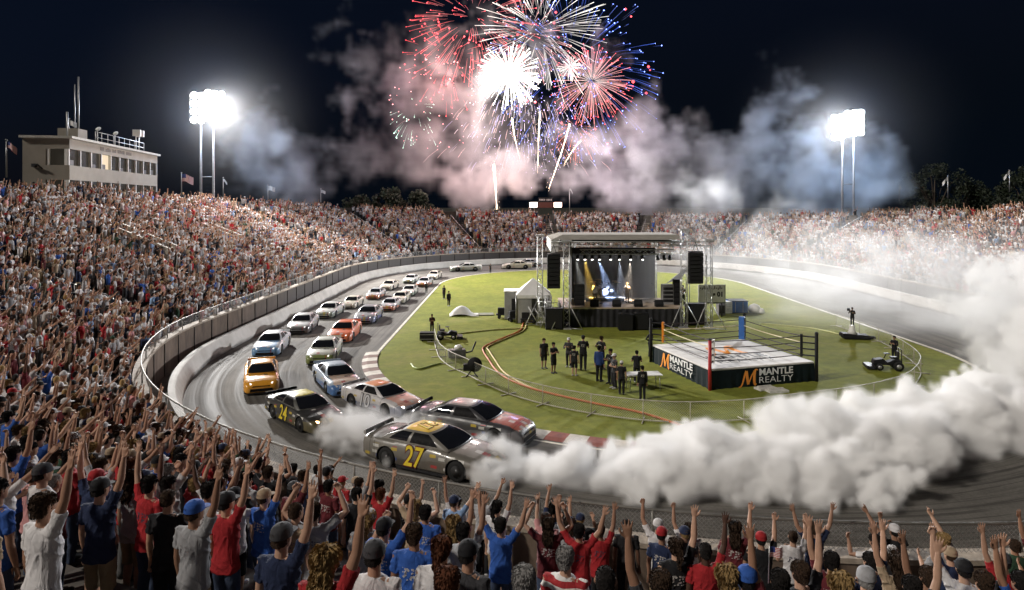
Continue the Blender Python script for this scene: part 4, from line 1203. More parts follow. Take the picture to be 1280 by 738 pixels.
def paint(name, base, second=None, roof=None, hood=None, patches=.5, rough=.28, dirt=.35, nose=None):
    k = NT(name); ob = k.coord(); x, y, z = k.sep(ob)
    c = k.ramp(k.noise(ob, 2, 4), [(.3, tuple(v * .9 for v in base)), (.7, base)])
    ay = k.math('ABSOLUTE', y)
    if second:
        edge = k.math('ADD', k.math('MULTIPLY', x, .09), k.math('MULTIPLY', k.noise(k.mapping(ob, (1.2, .2, 2)), 1.1, 3), .22))
        c = k.mix(k.math('LESS_THAN', k.math('SUBTRACT', z, edge), .36), c, second)
    if hood:
        m = k.math('MULTIPLY', k.math('GREATER_THAN', x, .95), k.math('LESS_THAN', ay, k.math('ADD', .52, k.math('MULTIPLY', k.noise(ob, 3, 2), .3))))
        m = k.math('MULTIPLY', m, k.math('GREATER_THAN', z, .62)); c = k.mix(m, c, hood)
    if nose: c = k.mix(k.math('GREATER_THAN', k.math('SUBTRACT', x, k.math('MULTIPLY', z, .8)), 1.72), c, nose)
    if roof: c = k.mix(k.math('GREATER_THAN', z, 1.285), c, roof)
    # sponsor-like colour patches
    vo = k.node('ShaderNodeTexVoronoi'); vo.inputs['Scale'].default_value = 1; vo.voronoi_dimensions = '2D'; vo.distance = 'CHEBYCHEV'; cb = k.node('ShaderNodeCombineXYZ'); hm = k.math('MULTIPLY', k.math('GREATER_THAN', x, .9), k.math('LESS_THAN', ay, .6)); k.put(cb.inputs[0], k.math('MULTIPLY', x, 2.6)); k.put(cb.inputs[1], k.math('ADD', k.math('MULTIPLY', k.math('MULTIPLY', y, 3.0), hm), k.math('MULTIPLY', k.math('MULTIPLY', z, 6.5), k.math('SUBTRACT', 1.0, hm)))); k.l.new(cb.outputs[0], vo.inputs['Vector']); vo.inputs['Randomness'].default_value = .7
    near = k.math('LESS_THAN', vo.outputs['Distance'], k.math('ADD', .26, k.math('MULTIPLY', k.noise(k.mapping(ob, (30, 30, 30)), 1, 2), .12)))
    side = k.math('MULTIPLY', k.math('GREATER_THAN', ay, .86), k.math('MULTIPLY', k.math('GREATER_THAN', z, .28), k.math('LESS_THAN', z, .78)))
    xs = k.math('MAXIMUM', k.math('MULTIPLY', k.math('GREATER_THAN', x, .35), k.math('LESS_THAN', x, 1.9)), k.math('LESS_THAN', x, -.95))
    hd = k.math('MULTIPLY', k.math('GREATER_THAN', x, 1.2), k.math('LESS_THAN', ay, .45))
    ms = k.math('MAXIMUM', k.math('MULTIPLY', side, xs), k.math('MULTIPLY', hd, .9))
    sel = k.math('GREATER_THAN', k.sep(vo.outputs['Color'])[1], 1 - patches * 1.3)
    pc = k.node('ShaderNodeHueSaturation'); pc.inputs['Saturation'].default_value = 1.1; pc.inputs['Value'].default_value = .75; k.l.new(vo.outputs['Color'], pc.inputs['Color'])
    pr_ = k.n.new('ShaderNodeValToRGB'); k.l.new(k.sep(vo.outputs['Color'])[0], pr_.inputs[0]); pr_.color_ramp.interpolation = 'CONSTANT'; e_ = pr_.color_ramp.elements
    for _ in range(4): e_.new(.5)
    for q_, (p_, c_) in enumerate(((0, (.55, .54, .5)), (.3, (.5, .36, .03)), (.45, (.4, .03, .03)), (.6, (.02, .02, .02)), (.75, (.04, .09, .3)), (.88, (.6, .58, .55)))): e_[q_].position = p_; e_[q_].color = (*c_, 1)
    pcol = pr_.outputs[0]
    c = k.mix(k.math('MULTIPLY', k.math('MULTIPLY', k.math('MULTIPLY', near, ms), sel), .85), c, pcol)
    # shut lines of bonnet, boot and bumpers
    for xl in (1.02, -1.92, 2.08, -2.12):
        ln_ = k.math('MULTIPLY', k.math('LESS_THAN', k.math('ABSOLUTE', k.math('SUBTRACT', x, xl)), .011), k.math('GREATER_THAN', z, .3)); c = k.mix(k.math('MULTIPLY', ln_, .8), c, (.01, .01, .01))
    # rubber dust on the lower flanks
    d = k.math('MULTIPLY', k.ramp(z, [(.12, (1, 1, 1)), (.75, (0, 0, 0))]), k.ramp(k.noise(ob, 3.5, 5, .7), [(.35, (0, 0, 0)), (.7, (1, 1, 1))]))
    c = k.mix(k.math('MULTIPLY', d, dirt * 1.6), c, (.035, .03, .027))
    k.set(Base_Color=c, Roughness=k.ramp(k.noise(ob, 5, 4), [(.3, (rough, rough, rough)), (.7, (rough + .2,) * 3)]), Coat_Weight=.35, Coat_Roughness=.1)
    return k.mat


arch_dark = M['dark']
p_tmp = paint('plain_white_paint', (.6, .6, .6))
bodymb = MB().loft(body_rings(), 0, True)
tmp = bodymb.build('car_body', [p_tmp, arch_dark])
cut = MB()
for x in (-1.42, 1.38):
    for y in (-.85, .85): cut.lathe([(.001, -.24), (.405, -.24), (.405, .24), (.001, .24)], (x, y, .33), 40, 1, False, Matrix.Rotation(PI / 2, 3, 'X'))
cutter = cut.build('arch_cutter', [p_tmp, arch_dark])
bo = tmp.modifiers.new('arches', 'BOOLEAN'); bo.operation = 'DIFFERENCE'; bo.solver = 'EXACT'; bo.object = cutter
dg = bpy.context.evaluated_depsgraph_get()
BODY = bpy.data.meshes.new_from_object(tmp.evaluated_get(dg)); BODY.name = 'car_body'
bpy.data.objects.remove(tmp); bpy.data.objects.remove(cutter)
BODY.polygons.foreach_set('use_smooth', [True] * len(BODY.polygons)); BODY.set_sharp_from_angle(angle=math.radians(38))
if len(BODY.materials) < 2: BODY.materials.append(arch_dark)

CABIN = cabin_mesh().mesh('roof', [p_tmp])
g_ = MB(); glass_patch(g_, 'f', -.9, .9, .1, .93); G_FRONT = g_.mesh('windscreen', [M['glass']])
g_ = MB(); glass_patch(g_, 'b', -.86, .86, .14, .9); G_REAR = g_.mesh('rear_window', [M['glass']])
cockpit = NT('dark_cockpit'); cockpit.set(Base_Color=cockpit.ramp(cockpit.noise(cockpit.coord(), 9, 4, .7), [(.5, (.004, .004, .005)), (.75, (.025, .023, .023))]), Roughness=.6, Specular_IOR_Level=.12)
sides = []
for f in 'lr':
    g1 = MB(); glass_patch(g1, f, -.08, .78, .16, .9, qt=(-.06, .9)); g2 = MB(); glass_patch(g2, f, -.78, -.18, .2, .88, qt=(-.86, -.2))
    sides += [g1.mesh('side_window', [cockpit.mat]), g2.mesh('quarter_window', [M['glass']])]
SPOIL = MB().prism([(-2.52, -.8, .98), (-2.45, -.8, .93), (-2.49, -.8, 1.06), (-2.52, -.8, 1.06)], (0, 1.6, 0)).box((-2.46, -.8, 1.0), (.1, .02, .13)).box((-2.46, .8, 1.0), (.1, .02, .13)).box((-2.44, .3, 1.0), (.16, .02, .03)).box((-2.44, -.3, 1.0), (.16, .02, .03)).mesh('spoiler', [M['dark']])
SPLIT = MB().prism([(2.2, -.92, .09), (2.46, -.8, .09), (2.58, -.45, .09), (2.6, 0, .09), (2.58, .45, .09), (2.46, .8, .09), (2.2, .92, .09)], (0, 0, .03)).mesh('splitter', [M['dark']])
SKIRT = MB().box((0, 0, .13), (2.0, .03, .09)).mesh('side_skirt', [M['dark']])
GRILLE = MB().prism([(2.36, -.62, .2), (2.36, .62, .2), (2.36, .58, .36), (2.36, -.58, .36)], (.152, 0, 0)).prism([(2.3, -.5, .44), (2.3, .5, .44), (2.3, .44, .5), (2.3, -.44, .5)], (.185, 0, 0)).mesh('grille', [M['black']])
RXc = Matrix.Rotation(PI / 2, 3, 'X')
TYRE = MB().lathe([(.2, -.13), (.3, -.14), (.335, -.11), (.342, -.05), (.342, .05), (.335, .11), (.3, .14), (.2, .13)], (0, 0, 0), 28, 0, True, RXc).mesh('tyre', [M['tyre']])
rm = MB(); rm.lathe([(.205, -.135), (.19, -.12), (.17, -.05), (.06, -.03), (.05, -.07), (.005, -.07)], (0, 0, 0), 20, 0, True, RXc); rm.lathe([(.205, .135), (.19, .12), (.17, .05), (.06, .03), (.05, .07), (.005, .07)], (0, 0, 0), 20, 0, True, RXc)
for i in range(5):
    a = 2 * PI * i / 5
    for sy in (-1, 1): rm.lathe([(.001, .0), (.03, .0), (.03, .03), (.001, .03)], (.11 * math.cos(a), sy * .06, .11 * math.sin(a)), 8, 0, True, RXc)
RIM = rm.mesh('rim', [simple('rim_steel', (.09, .09, .09), .4, .7)])
LAMP = MB().lathe([(.001, .03), (.09, .028), (.15, .015), (.165, -.02)], (0, 0, 0), 16).mesh('headlight', [M['white']])
for v in LAMP.vertices: v.co.y *= 1.15; v.co.x *= .55
HL_OFF = NT('headlight_decal').set(Base_Color=(.55, .55, .52), Roughness=.2).mat
HL_DARK = NT('dark_headlight').set(Base_Color=(.05, .05, .05), Roughness=.15).mat
HL_ON = emis('headlight_lit', (1, .9, .75), 14); HL_ORANGE = emis('headlight_orange', (1, .55, .2), 22); HL_SOFT = emis('headlight_soft', (1, .93, .85), 1.6)


def child(name, me, parent, mat=None, loc=(0, 0, 0)):
    o = bpy.data.objects.new(name, me); col.objects.link(o); o.parent = parent; o.location = loc
    if mat is not None and len(o.material_slots): o.material_slots[0].link = 'OBJECT'; o.material_slots[0].material = mat
    return o


def make_car(pos, heading, mat, label, hl=HL_OFF, spoiler=None, roofmat=None, full=True, hl_r=None, s=.84):
    root = empty('race_car', (pos[0], pos[1], .0), math.radians(heading), label, 'race car', 'race cars on the track')
    root.scale = (s, s, s)
    child('body', BODY, root, mat); r = child('roof', CABIN, root, roofmat or mat)
    child('windscreen', G_FRONT, root); child('rear_window', G_REAR, root)
    for m_, n in zip(sides, ('side_window', 'quarter_window') * 2): child(n, m_, root)
    child('spoiler', SPOIL, root, spoiler or mat); child('splitter', SPLIT, root); child('grille', GRILLE, root)
    for sy in (-1, 1):
        child('side_skirt', SKIRT, root, None, (0, sy * .95, 0))
        h = child('headlight', LAMP, root, hl_r if (hl_r and sy < 0) else hl, (2.275, sy * .66, .565)); h.rotation_euler = (sy * -.5, .95, sy * .3)
        for x in (-1.42, 1.38):
            w_ = child('wheel', TYRE, root, None, (x, sy * .83, .342)); child('rim', RIM, w_)
            if x > 0: w_.rotation_euler.z = math.radians(3)
    return root


def numbers(root, body, mat, edge, roof=True, roofmat=None, w=.82):
    bpy.context.view_layer.update()
    for sy in (-1, 1):
        # the door skin leans in slightly; text sits just proud of it
        xa = (1, 0, 0) if sy < 0 else (-1, 0, 0); up = (0, -sy * .06, 1)
        for k, (m_, b) in enumerate(((edge, .035), (mat, .0))):
            t = text_mesh('number', body, .95, m_, frame_mx((-.25, sy * (.98 + .006 * k), .53), xa, up), None, bold=b + .012, extrude=.004, shear=.18, width=w * (1.08 if k == 0 else 1))
            t.parent = root; t.matrix_parent_inverse = Matrix.Identity(4)
    if roof:
        for k, (m_, b) in enumerate(((edge, .03), (roofmat or mat, .0))):
            t = text_mesh('roof_number', body, .8, m_, frame_mx((-.42, 0, 1.327 + .005 * k), (0, -1, 0), (1, 0, 0)), None, bold=b, extrude=.003, width=.7)
            t.parent = root; t.matrix_parent_inverse = Matrix.Identity(4)


num_y = simple('number_yellow', (.72, .55, .03), .45, 0, .1); num_e = simple('number_dark_red', (.12, .02, .02), .5, 0, .1); num_w = simple('number_white', (.6, .6, .62), .45, 0, .1); num_k = simple('number_black', (.02, .02, .02), .5)
f27, r27 = at(573, 602), at(486, 583)
h27 = math.degrees(math.atan2(f27.y - r27.y, f27.x - r27.x)); lft = Vector((-math.sin(math.radians(h27)), math.cos(math.radians(h27)), 0))
p27 = (f27 + r27) / 2 + lft * .83
grey27 = paint('gunmetal_paint', (.17, .158, .135), (.12, .105, .085), None, (.25, .23, .2), .55, .3, .5)
roof27 = paint('yellow_roof_paint', (.2, .188, .165), None, (.78, .5, .05), None, 0, .3, .1)
c27 = make_car(p27, h27, grey27, 'grey race car with yellow 27 on its door, nose in the thick smoke', HL_DARK, simple('spoiler_grey', (.3, .29, .27), .5), roof27, s=1.0); numbers(c27, '27', num_y, num_e, True, simple('roof_yellow', (.75, .62, .05), .4))
f24, r24 = at(374, 541), at(341, 524)
h24 = -46; lft = Vector((-math.sin(math.radians(h24)), math.cos(math.radians(h24)), 0)); p24 = (f24 + r24) / 2 + lft * .83
c24 = make_car(p24, h24, paint('black_yellow_paint', (.035, .034, .032), (.1, .085, .04), None, None, .55, .3, .4), 'black race car with yellow roof and yellow number, one orange headlight lit', HL_DARK, M['black'], paint('olive_roof_paint', (.1, .1, .09), None, (.55, .46, .06), None, 0), True, HL_ORANGE, s=.86); numbers(c24, '24', num_y, num_k, False, w=.8)
c3 = make_car(at(592, 543), -24, paint('grey_red_paint', (.06, .06, .065), (.15, .145, .145), None, (.42, .1, .06), .6, .3, .4), 'dark grey race car with red bonnet just behind the grey 27 car', HL_OFF, M['black'], paint('striped_roof_paint', (.06, .06, .065), None, (.3, .26, .25), None, 0), s=.95)
c4 = make_car(at(478, 510), -40, paint('white_orange_paint', (.56, .54, .54), (.35, .36, .42), None, (.62, .35, .28), .5), 'white race car with orange roof and both headlights lit', HL_ON, None, paint('orange_roof_paint', (.56, .54, .54), None, (.72, .24, .06), None, 0), s=.82); numbers(c4, '10', num_w, num_k, False)
make_car(at(421, 483), -62, paint('blue_white_paint', (.42, .5, .6), (.1, .2, .42), None, (.6, .45, .36), .6, nose=(.08, .18, .4)), 'light blue race car with pale bonnet left of the orange roofed car', HL_OFF)
make_car(at(327, 480), -70, paint('amber_paint', (.8, .36, .035), None, None, None, .05, .25, .15), 'amber yellow race car alone on the outside of the bend', HL_SOFT)
make_car(at(406, 447), -83, paint('white_green_paint', (.52, .53, .46), (.12, .17, .05), None, None, .5, nose=(.2, .24, .08)), 'white race car with dark green nose and lit headlights', HL_SOFT, None)
make_car(at(340, 438), -82, paint('sky_blue_paint', (.55, .57, .6), None, None, (.22, .36, .58), .5, nose=(.16, .32, .55)), 'white race car with sky blue bonnet behind the amber car', HL_SOFT)
make_car(at(431, 422), -88, paint('coral_paint', (.72, .15, .05), None, None, None, .3, nose=(.7, .17, .06)), 'coral red race car in the middle of the track', HL_SOFT)
make_car(at(379, 412), -84, paint('silver_black_paint', (.45, .45, .45), (.12, .12, .12), None, (.5, .5, .5), .5), 'silver race car with black nose behind the sky blue car', HL_SOFT)
make_car(at(461, 400), -89, paint('slate_blue_paint', (.28, .28, .3), (.07, .1, .3), None, None, .6, nose=(.25, .27, .4)), 'slate grey race car with dark blue sill behind the coral car', HL_SOFT)
wh = [paint('white_car_paint', (.6, .6, .57), (.3, .34, .28), None, None, .6), paint('cream_car_paint', (.62, .57, .48), None, None, None, .5), paint('grey_car_paint', (.42, .43, .45), (.55, .2, .12), None, None, .6)]
far = [(413, 394, 0, 'white race car with greenish sill third along the outer lane', HL_SOFT), (488, 386, 2, 'white and grey race car with thin red sill in the inner lane', HL_SOFT), (441, 383, 1, 'cream race car behind the greenish white car, outer lane', HL_SOFT),
       (501, 377, 1, 'cream race car second behind the slate car, inner lane', HL_SOFT), (470, 372, 2, 'grey race car with red sill in thin smoke, outer lane', HL_SOFT), (512, 368, 0, 'white race car half lost in smoke, inner lane', HL_ON),
       (487, 361, 1, 'cream race car far back near the white wall', HL_SOFT), (514, 353, 0, 'far race car with two blazing headlights by the wall', HL_ON), (531, 357, 2, 'far grey race car with bright headlights mid track', HL_ON), (543, 348, 1, 'farthest approaching race car with bright headlights', HL_ON)]
for px, py, k_, lab, hl in far: make_car(at(px, py), -91 if py > 365 else -95, wh[k_], lab, hl, s=.78 if py > 390 else .68)
make_car(at(582, 339), -168, wh[0], 'white race car sideways on the far bend, left of the gap', HL_ON)
make_car(at(646, 336), -178, wh[1], 'cream race car on the far bend left of the stage', HL_SOFT)
make_car(at(659, 333.5), -180, wh[2], 'grey race car on the far bend closest to the stage', HL_SOFT)
# ------------------------------------------------------------------ people
def objcol(name, rough=.7, noise=.18, scale=9, bump=.0, stripes=False, prints=False):
    k = NT(name); oi = k.n.new('ShaderNodeObjectInfo'); ob = k.coord()
    f = k.noise(ob, scale, 4, .6)
    c = k.mix(1.0, oi.outputs['Color'], k.ramp(f, [(.3, (1 - noise,) * 3), (.7, (1, 1, 1))]), 'MULTIPLY')
    if prints:
        x_, y_, z_ = k.sep(ob); ins = k.math('MULTIPLY', k.math('LESS_THAN', k.math('ABSOLUTE', x_), .105), k.math('LESS_THAN', k.math('ABSOLUTE', k.math('SUBTRACT', z_, 1.27)), .07))
        vn = k.node('ShaderNodeTexVoronoi'); vn.inputs['Scale'].default_value = 26; k.l.new(ob, vn.inputs['Vector'])
        pm = k.math('MULTIPLY', k.math('MULTIPLY', ins, k.math('LESS_THAN', vn.outputs['Distance'], .42)), k.math('GREATER_THAN', oi.outputs['Random'], .55))
        inv_ = k.ramp(k.sep(oi.outputs['Color'])[0], [(.2, (.55, .52, .48)), (.34, (.06, .06, .09))]); c = k.mix(k.math('MULTIPLY', pm, .85), c, inv_)
    if stripes: c = k.mix(k.math('GREATER_THAN', k.math('PINGPONG', k.math('MULTIPLY', k.sep(ob)[2], 9), .5), .25), c, (.68, .66, .64))
    k.set(Base_Color=c, Roughness=rough, Specular_IOR_Level=.3)
    if bump:
        h = k.noise(k.mapping(ob, (1, 1, .45), (.3, .2, 0)), 7, 4, .6, .6); k.bump(h, bump, .05)
    return k.mat


SKINM = objcol('skin', .55, .15, 14); CLOTH = objcol('cotton_cloth', .9, .22, 3, .9, prints=True); STRIPED = objcol('striped_cloth', .9, .2, 3, .8, True); HAIRM = objcol('hair', .95, .6, 55, .7); DENIM = objcol('trouser_cloth', .9, .3, 6, .6); CAPM = objcol('cap_cloth', .85, .2, 8, .3)

ARMS = {  # (upper arm, forearm) directions for the right arm; x out, y forward, z up
    'down': ((.13, -.02, -1), (.06, .2, -1), 'relaxed'), 'up': ((.28, .15, .93), (.06, .12, 1), 'open'), 'point': ((.22, .75, .6), (.08, .72, .7), 'point'),
    'vee': ((.55, .1, .83), (.22, .1, .97), 'open'), 'head': ((.72, .3, .55), (-.42, .3, .86), 'fist'), 'phone': ((.3, .65, -.25), (-.3, .5, .8), 'fist'),
    'clap': ((.22, .35, -.85), (-.5, .75, .35), 'relaxed'), 'fist': ((.4, .35, .8), (.0, .2, .98), 'fist'), 'hip': ((.6, -.25, -.75), (-.72, .35, -.45), 'relaxed'), 'cross': ((.2, .25, -.9), (-.9, .45, .1), 'relaxed'),
    'strum': ((.25, -.1, -.95), (-.45, .75, .1), 'relaxed'), 'neck': ((.35, .3, -.8), (.5, .7, .35), 'fist'), 'mike': ((.35, .5, -.6), (-.5, .45, .75), 'fist')}
POSES = {'right arm raised': ('up', 'down'), 'left arm raised': ('down', 'up'), 'both arms raised wide': ('vee', 'vee'), 'both hands above head': ('head', 'head'), 'arms at the sides': ('down', 'down'),
         'right arm pointing ahead': ('point', 'clap'), 'left arm pointing ahead': ('phone', 'point'), 'hands clasped before the chest': ('clap', 'clap'), 'right fist raised': ('fist', 'phone'), 'both arms stretched up': ('up', 'up'),
         'left fist raised': ('down', 'fist'), 'hands on hips': ('hip', 'hip'), 'arms folded': ('cross', 'cross'), 'hands on guitar': ('strum', 'neck'), 'hand at microphone': ('mike', 'clap')}
UA, FA = .30, .265


def arm_pts(pose):
    out = {}
    for side, key in ((1, POSES[pose][0]), (-1, POSES[pose][1])):
        u, f, h = ARMS[key]; u = Vector((u[0] * side, u[1], u[2])).normalized(); f = Vector((f[0] * side, f[1], f[2])).normalized()
        up = max(0, u.z) * .055
        sh = Vector((side * (.19 - up * .5), -.01, 1.425 + up)); el = sh + u * UA; wr = el + f * FA
        out[side] = (sh, el, wr, u, f, h)
    return out


def etube(mb, pts, rs, n, m=0, round_=True, squash=None):
    """tube with rounded ends; rs: radius or (rx, ry)"""
    P = [Vector(p) for p in pts]; R_ = list(rs)
    if round_:
        d0 = (P[0] - P[1]).normalized(); d1 = (P[-1] - P[-2]).normalized(); r0, r1 = R_[0], R_[-1]
        P = [P[0] + d0 * r0 * .95, P[0] + d0 * r0 * .6] + P + [P[-1] + d1 * r1 * .6, P[-1] + d1 * r1 * .95]; R_ = [r0 * .25, r0 * .78] + R_ + [r1 * .78, r1 * .25]
    mb.tube(P, R_, n, m)


def ellipse_rings(spec, n): return [[Vector((cx + rx * math.cos(2 * PI * k / n), cy + ry * math.sin(2 * PI * k / n), z)) for k in range(n)] for z, rx, ry, cx, cy in spec]


TORSO = [(.84, .12, .09, 0, -.01), (.88, .165, .115, 0, -.012), (.96, .172, .12, 0, -.012), (1.05, .158, .108, 0, 0), (1.14, .152, .102, 0, .004), (1.24, .166, .112, 0, .004), (1.34, .182, .118, 0, 0), (1.41, .182, .105, 0, -.006), (1.455, .14, .088, 0, -.012), (1.485, .085, .07, 0, -.014)]
NECK = [(1.45, .07, .066, 0, -.014), (1.50, .058, .06, 0, -.008), (1.56, .056, .058, 0, 0), (1.6, .055, .06, 0, .008)]
HEAD = [(1.545, .02, .02, 0, .055), (1.555, .04, .045, 0, .05), (1.58, .058, .072, 0, .03), (1.61, .068, .086, 0, .018), (1.65, .075, .094, 0, .01), (1.69, .077, .097, 0, .005), (1.725, .072, .09, 0, .0), (1.75, .058, .072, 0, -.003), (1.768, .036, .044, 0, -.004), (1.774, .012, .015, 0, -.004)]


def hand(mb, wr, f, side, kind, n, hi):
    side_v = f.cross(Vector((0, 1, 0)) if abs(f.y) < .8 else Vector((0, 0, 1))).normalized()
    nrm = side_v.cross(f).normalized()
    if not hi:
        k = wr + f * .05
        mb.loft([[wr + side_v * (.02 * c) + nrm * (.016 * s) for c, s in ((1, 0), (0, 1), (-1, 0), (0, -1))], [k + side_v * (.042 * c) + nrm * (.016 * s) for c, s in ((1, 0), (0, 1), (-1, 0), (0, -1))], [wr + f * .1 + side_v * (.038 * c) + nrm * (.013 * s) for c, s in ((1, 0), (0, 1), (-1, 0), (0, -1))]], 0, True)
        if kind in ('open', 'point'):
            for q, (a, L) in enumerate(((-.033, .07), (-.011, .085), (.011, .08), (.033, .06))):
                if kind == 'point' and q not in (1, 2): continue
                b = wr + f * .09 + side_v * a; e = b + (f + side_v * a * 5).normalized() * L
                mb.tube([b, e], [.011, .007], 3)
        return
    rows = []
    for t, w in ((-.01, .024), (.03, .036), (.07, .043), (.098, .041)):
        c = wr + f * t; rows.append([c + side_v * w * math.cos(2 * PI * i / 12) + nrm * .017 * math.sin(2 * PI * i / 12) for i in range(12)])
    mb.loft(rows, 0, True)
    curl = {'open': .12, 'relaxed': .75, 'fist': 1.9, 'point': 1.7}[kind]
    for q, (a, L) in enumerate(((-.031, .066), (-.0105, .08), (.0105, .077), (.031, .06))):
        cu = curl if not (kind == 'point' and q in (0, 1)) else .08
        b = wr + f * .085 + side_v * a; d = (f + side_v * a * (9 if kind == 'open' else 2)).normalized(); P = [b]
        for sgm, l in ((.45, L * .45), (.8, L * .32), (.9, L * .26)):
            d = (Matrix.Rotation(-cu * .62 * sgm, 3, side_v) @ d).normalized(); P.append(P[-1] + d * l)
        etube(mb, P, [.0098, .009, .0082, .0072], 8)
    th = [wr + f * .02 + side_v * (-side * .026), wr + f * .045 + side_v * (-side * .052) + nrm * -.008, wr + f * .075 + side_v * (-side * (.066 if kind != 'fist' else .04)) + nrm * -.018, wr + f * .1 + side_v * (-side * (.07 if kind != 'fist' else .02)) + nrm * -.024]
    etube(mb, th, [.014, .0135, .0115, .0095], 8)


def body_geo(pose, n=10, hi=True):
    mb = MB(); mb.loft(ellipse_rings(TORSO, n), 0, True); mb.loft(ellipse_rings(NECK, n), 0, True); mb.loft(ellipse_rings(HEAD, n), 0, True)
    if hi:
        etube(mb, [(0, .1, 1.672), (0, .113, 1.645), (0, .108, 1.63)], [.009, .014, .013], 8)
        etube(mb, [(-.045, .085, 1.685), (0, .1, 1.69), (.045, .085, 1.685)], [.008, .011, .008], 8); etube(mb, [(-.02, .098, 1.598), (0, .104, 1.6), (.02, .098, 1.598)], [.007, .009, .007], 8)
        for s in (-1, 1): etube(mb, [(s * .078, .0, 1.69), (s * .085, -.008, 1.665), (s * .077, .004, 1.635)], [.012, .015, .01], 8)
    for s, (sh, el, wr, u, f, hk) in arm_pts(pose).items():
        etube(mb, [sh - Vector((s * .05, 0, .01)), sh, sh.lerp(el, .35), sh.lerp(el, .75), el, el.lerp(wr, .3), el.lerp(wr, .75), wr], [.06, .058, .052, .044, .04, .042, .033, .027], max(6, n - 2))
        hand(mb, wr, f, s, hk, n, hi)
    for s in (-1, 1):
        etube(mb, [(s * .09, -.01, .92), (s * .1, .0, .8), (s * .1, .012, .62), (s * .1, .015, .5), (s * .1, -.005, .38), (s * .1, -.02, .22), (s * .1, -.03, .09)], [.095, .09, .07, .056, .058, .045, .036], max(6, n - 2))
        etube(mb, [(s * .1, -.06, .045), (s * .105, .04, .045), (s * .115, .15, .03)], [.042, .042, .03], max(6, n - 2))
    return mb


def shirt_geo(pose, n=16, sleeve=.62, hem=.83):
    mb = MB(); e = .016
    sp = [(hem, .194, .146, 0, -.012), (.92, .19, .143, 0, -.012), (1.0, .175, .13, 0, -.01)] + [(z, rx + e, ry + e, cx, cy) for z, rx, ry, cx, cy in TORSO[3:8]] + [(1.462, .14, .1, 0, -.012), (1.492, .088, .08, 0, -.014), (1.497, .07, .066, 0, -.012)]
    mb.loft(ellipse_rings(sp, n), 0, True)
    for s, (sh, el, wr, u, f, hk) in arm_pts(pose).items():
        a = sh - Vector((s * .07, 0, .015))
        end = sh.lerp(el, sleeve) if sleeve < 1 else el.lerp(wr, .93)
        P = [a, sh, sh.lerp(el, .28)] + ([el] if sleeve >= 1 else []) + [end]
        R_ = [.072, .071, .064] + ([.06] if sleeve >= 1 else []) + [.062 if sleeve < 1 else .042]
        mb.tube(P, R_, 14)
    return mb


def trouser_geo(short=False, n=16):
    mb = MB(); mb.loft(ellipse_rings([(.84, .145, .108, 0, -.01), (.9, .165, .116, 0, -.012), (.98, .166, .116, 0, -.012)], n), 0, True)
    for s in (-1, 1):
        P = [(s * .085, -.01, .93), (s * .1, 0, .8), (s * .1, .012, .62), (s * .102, .014, .48)] + ([] if short else [(s * .102, -.005, .36), (s * .102, -.02, .22), (s * .103, -.025, .075)])
        mb.tube(P, [.09, .098, .086, .084 if short else .075] + ([] if short else [.074, .066, .064]), 14)
    return mb


def shoe_geo():
    mb = MB()
    for s in (-1, 1): etube(mb, [(s * .1, -.07, .05), (s * .105, .05, .05), (s * .115, .17, .035)], [.052, .05, .038], 10)
    return mb


def fuse(mb, name, mat, voxel, it=3, wob=0.0):
    o = mb.build(name, mat)
    r = o.modifiers.new('fuse', 'REMESH'); r.mode = 'VOXEL'; r.voxel_size = voxel; r.use_smooth_shade = True
    s = o.modifiers.new('soft', 'SMOOTH'); s.factor = .5; s.iterations = it
    me = bpy.data.meshes.new_from_object(o.evaluated_get(bpy.context.evaluated_depsgraph_get())); me.name = name
    bpy.data.objects.remove(o)
    if wob:
        co = np.empty(len(me.vertices) * 3, np.float32); me.vertices.foreach_get('co', co); co = co.reshape(-1, 3)
        nr = np.empty(len(me.vertices) * 3, np.float32); me.vertices.foreach_get('normal', nr); nr = nr.reshape(-1, 3)
        x_, y_, z_ = co.T; a1 = np.sin(x_ * 11 + z_ * 17 + 1.6 * np.sin(z_ * 9 + y_ * 13) + y_ * 6); a2 = np.sin(x_ * 24 - z_ * 13 + 2 * np.sin(z_ * 7 - x_ * 8)); a3 = np.sin(x_ * 19 + 3 * np.sin(z_ * 5)); d = 1.1 * (1 - np.abs(a1)) ** 2 + .8 * (1 - np.abs(a2)) ** 2 * (z_ < 1.3) + .35 * a3 - .5
        co += nr * (d * wob)[:, None]
        me.vertices.foreach_set('co', co.ravel()); me.update()
    if len(me.materials) == 0: me.materials.append(mat)
    me.polygons.foreach_set('use_smooth', [True] * len(me.polygons))
    return me


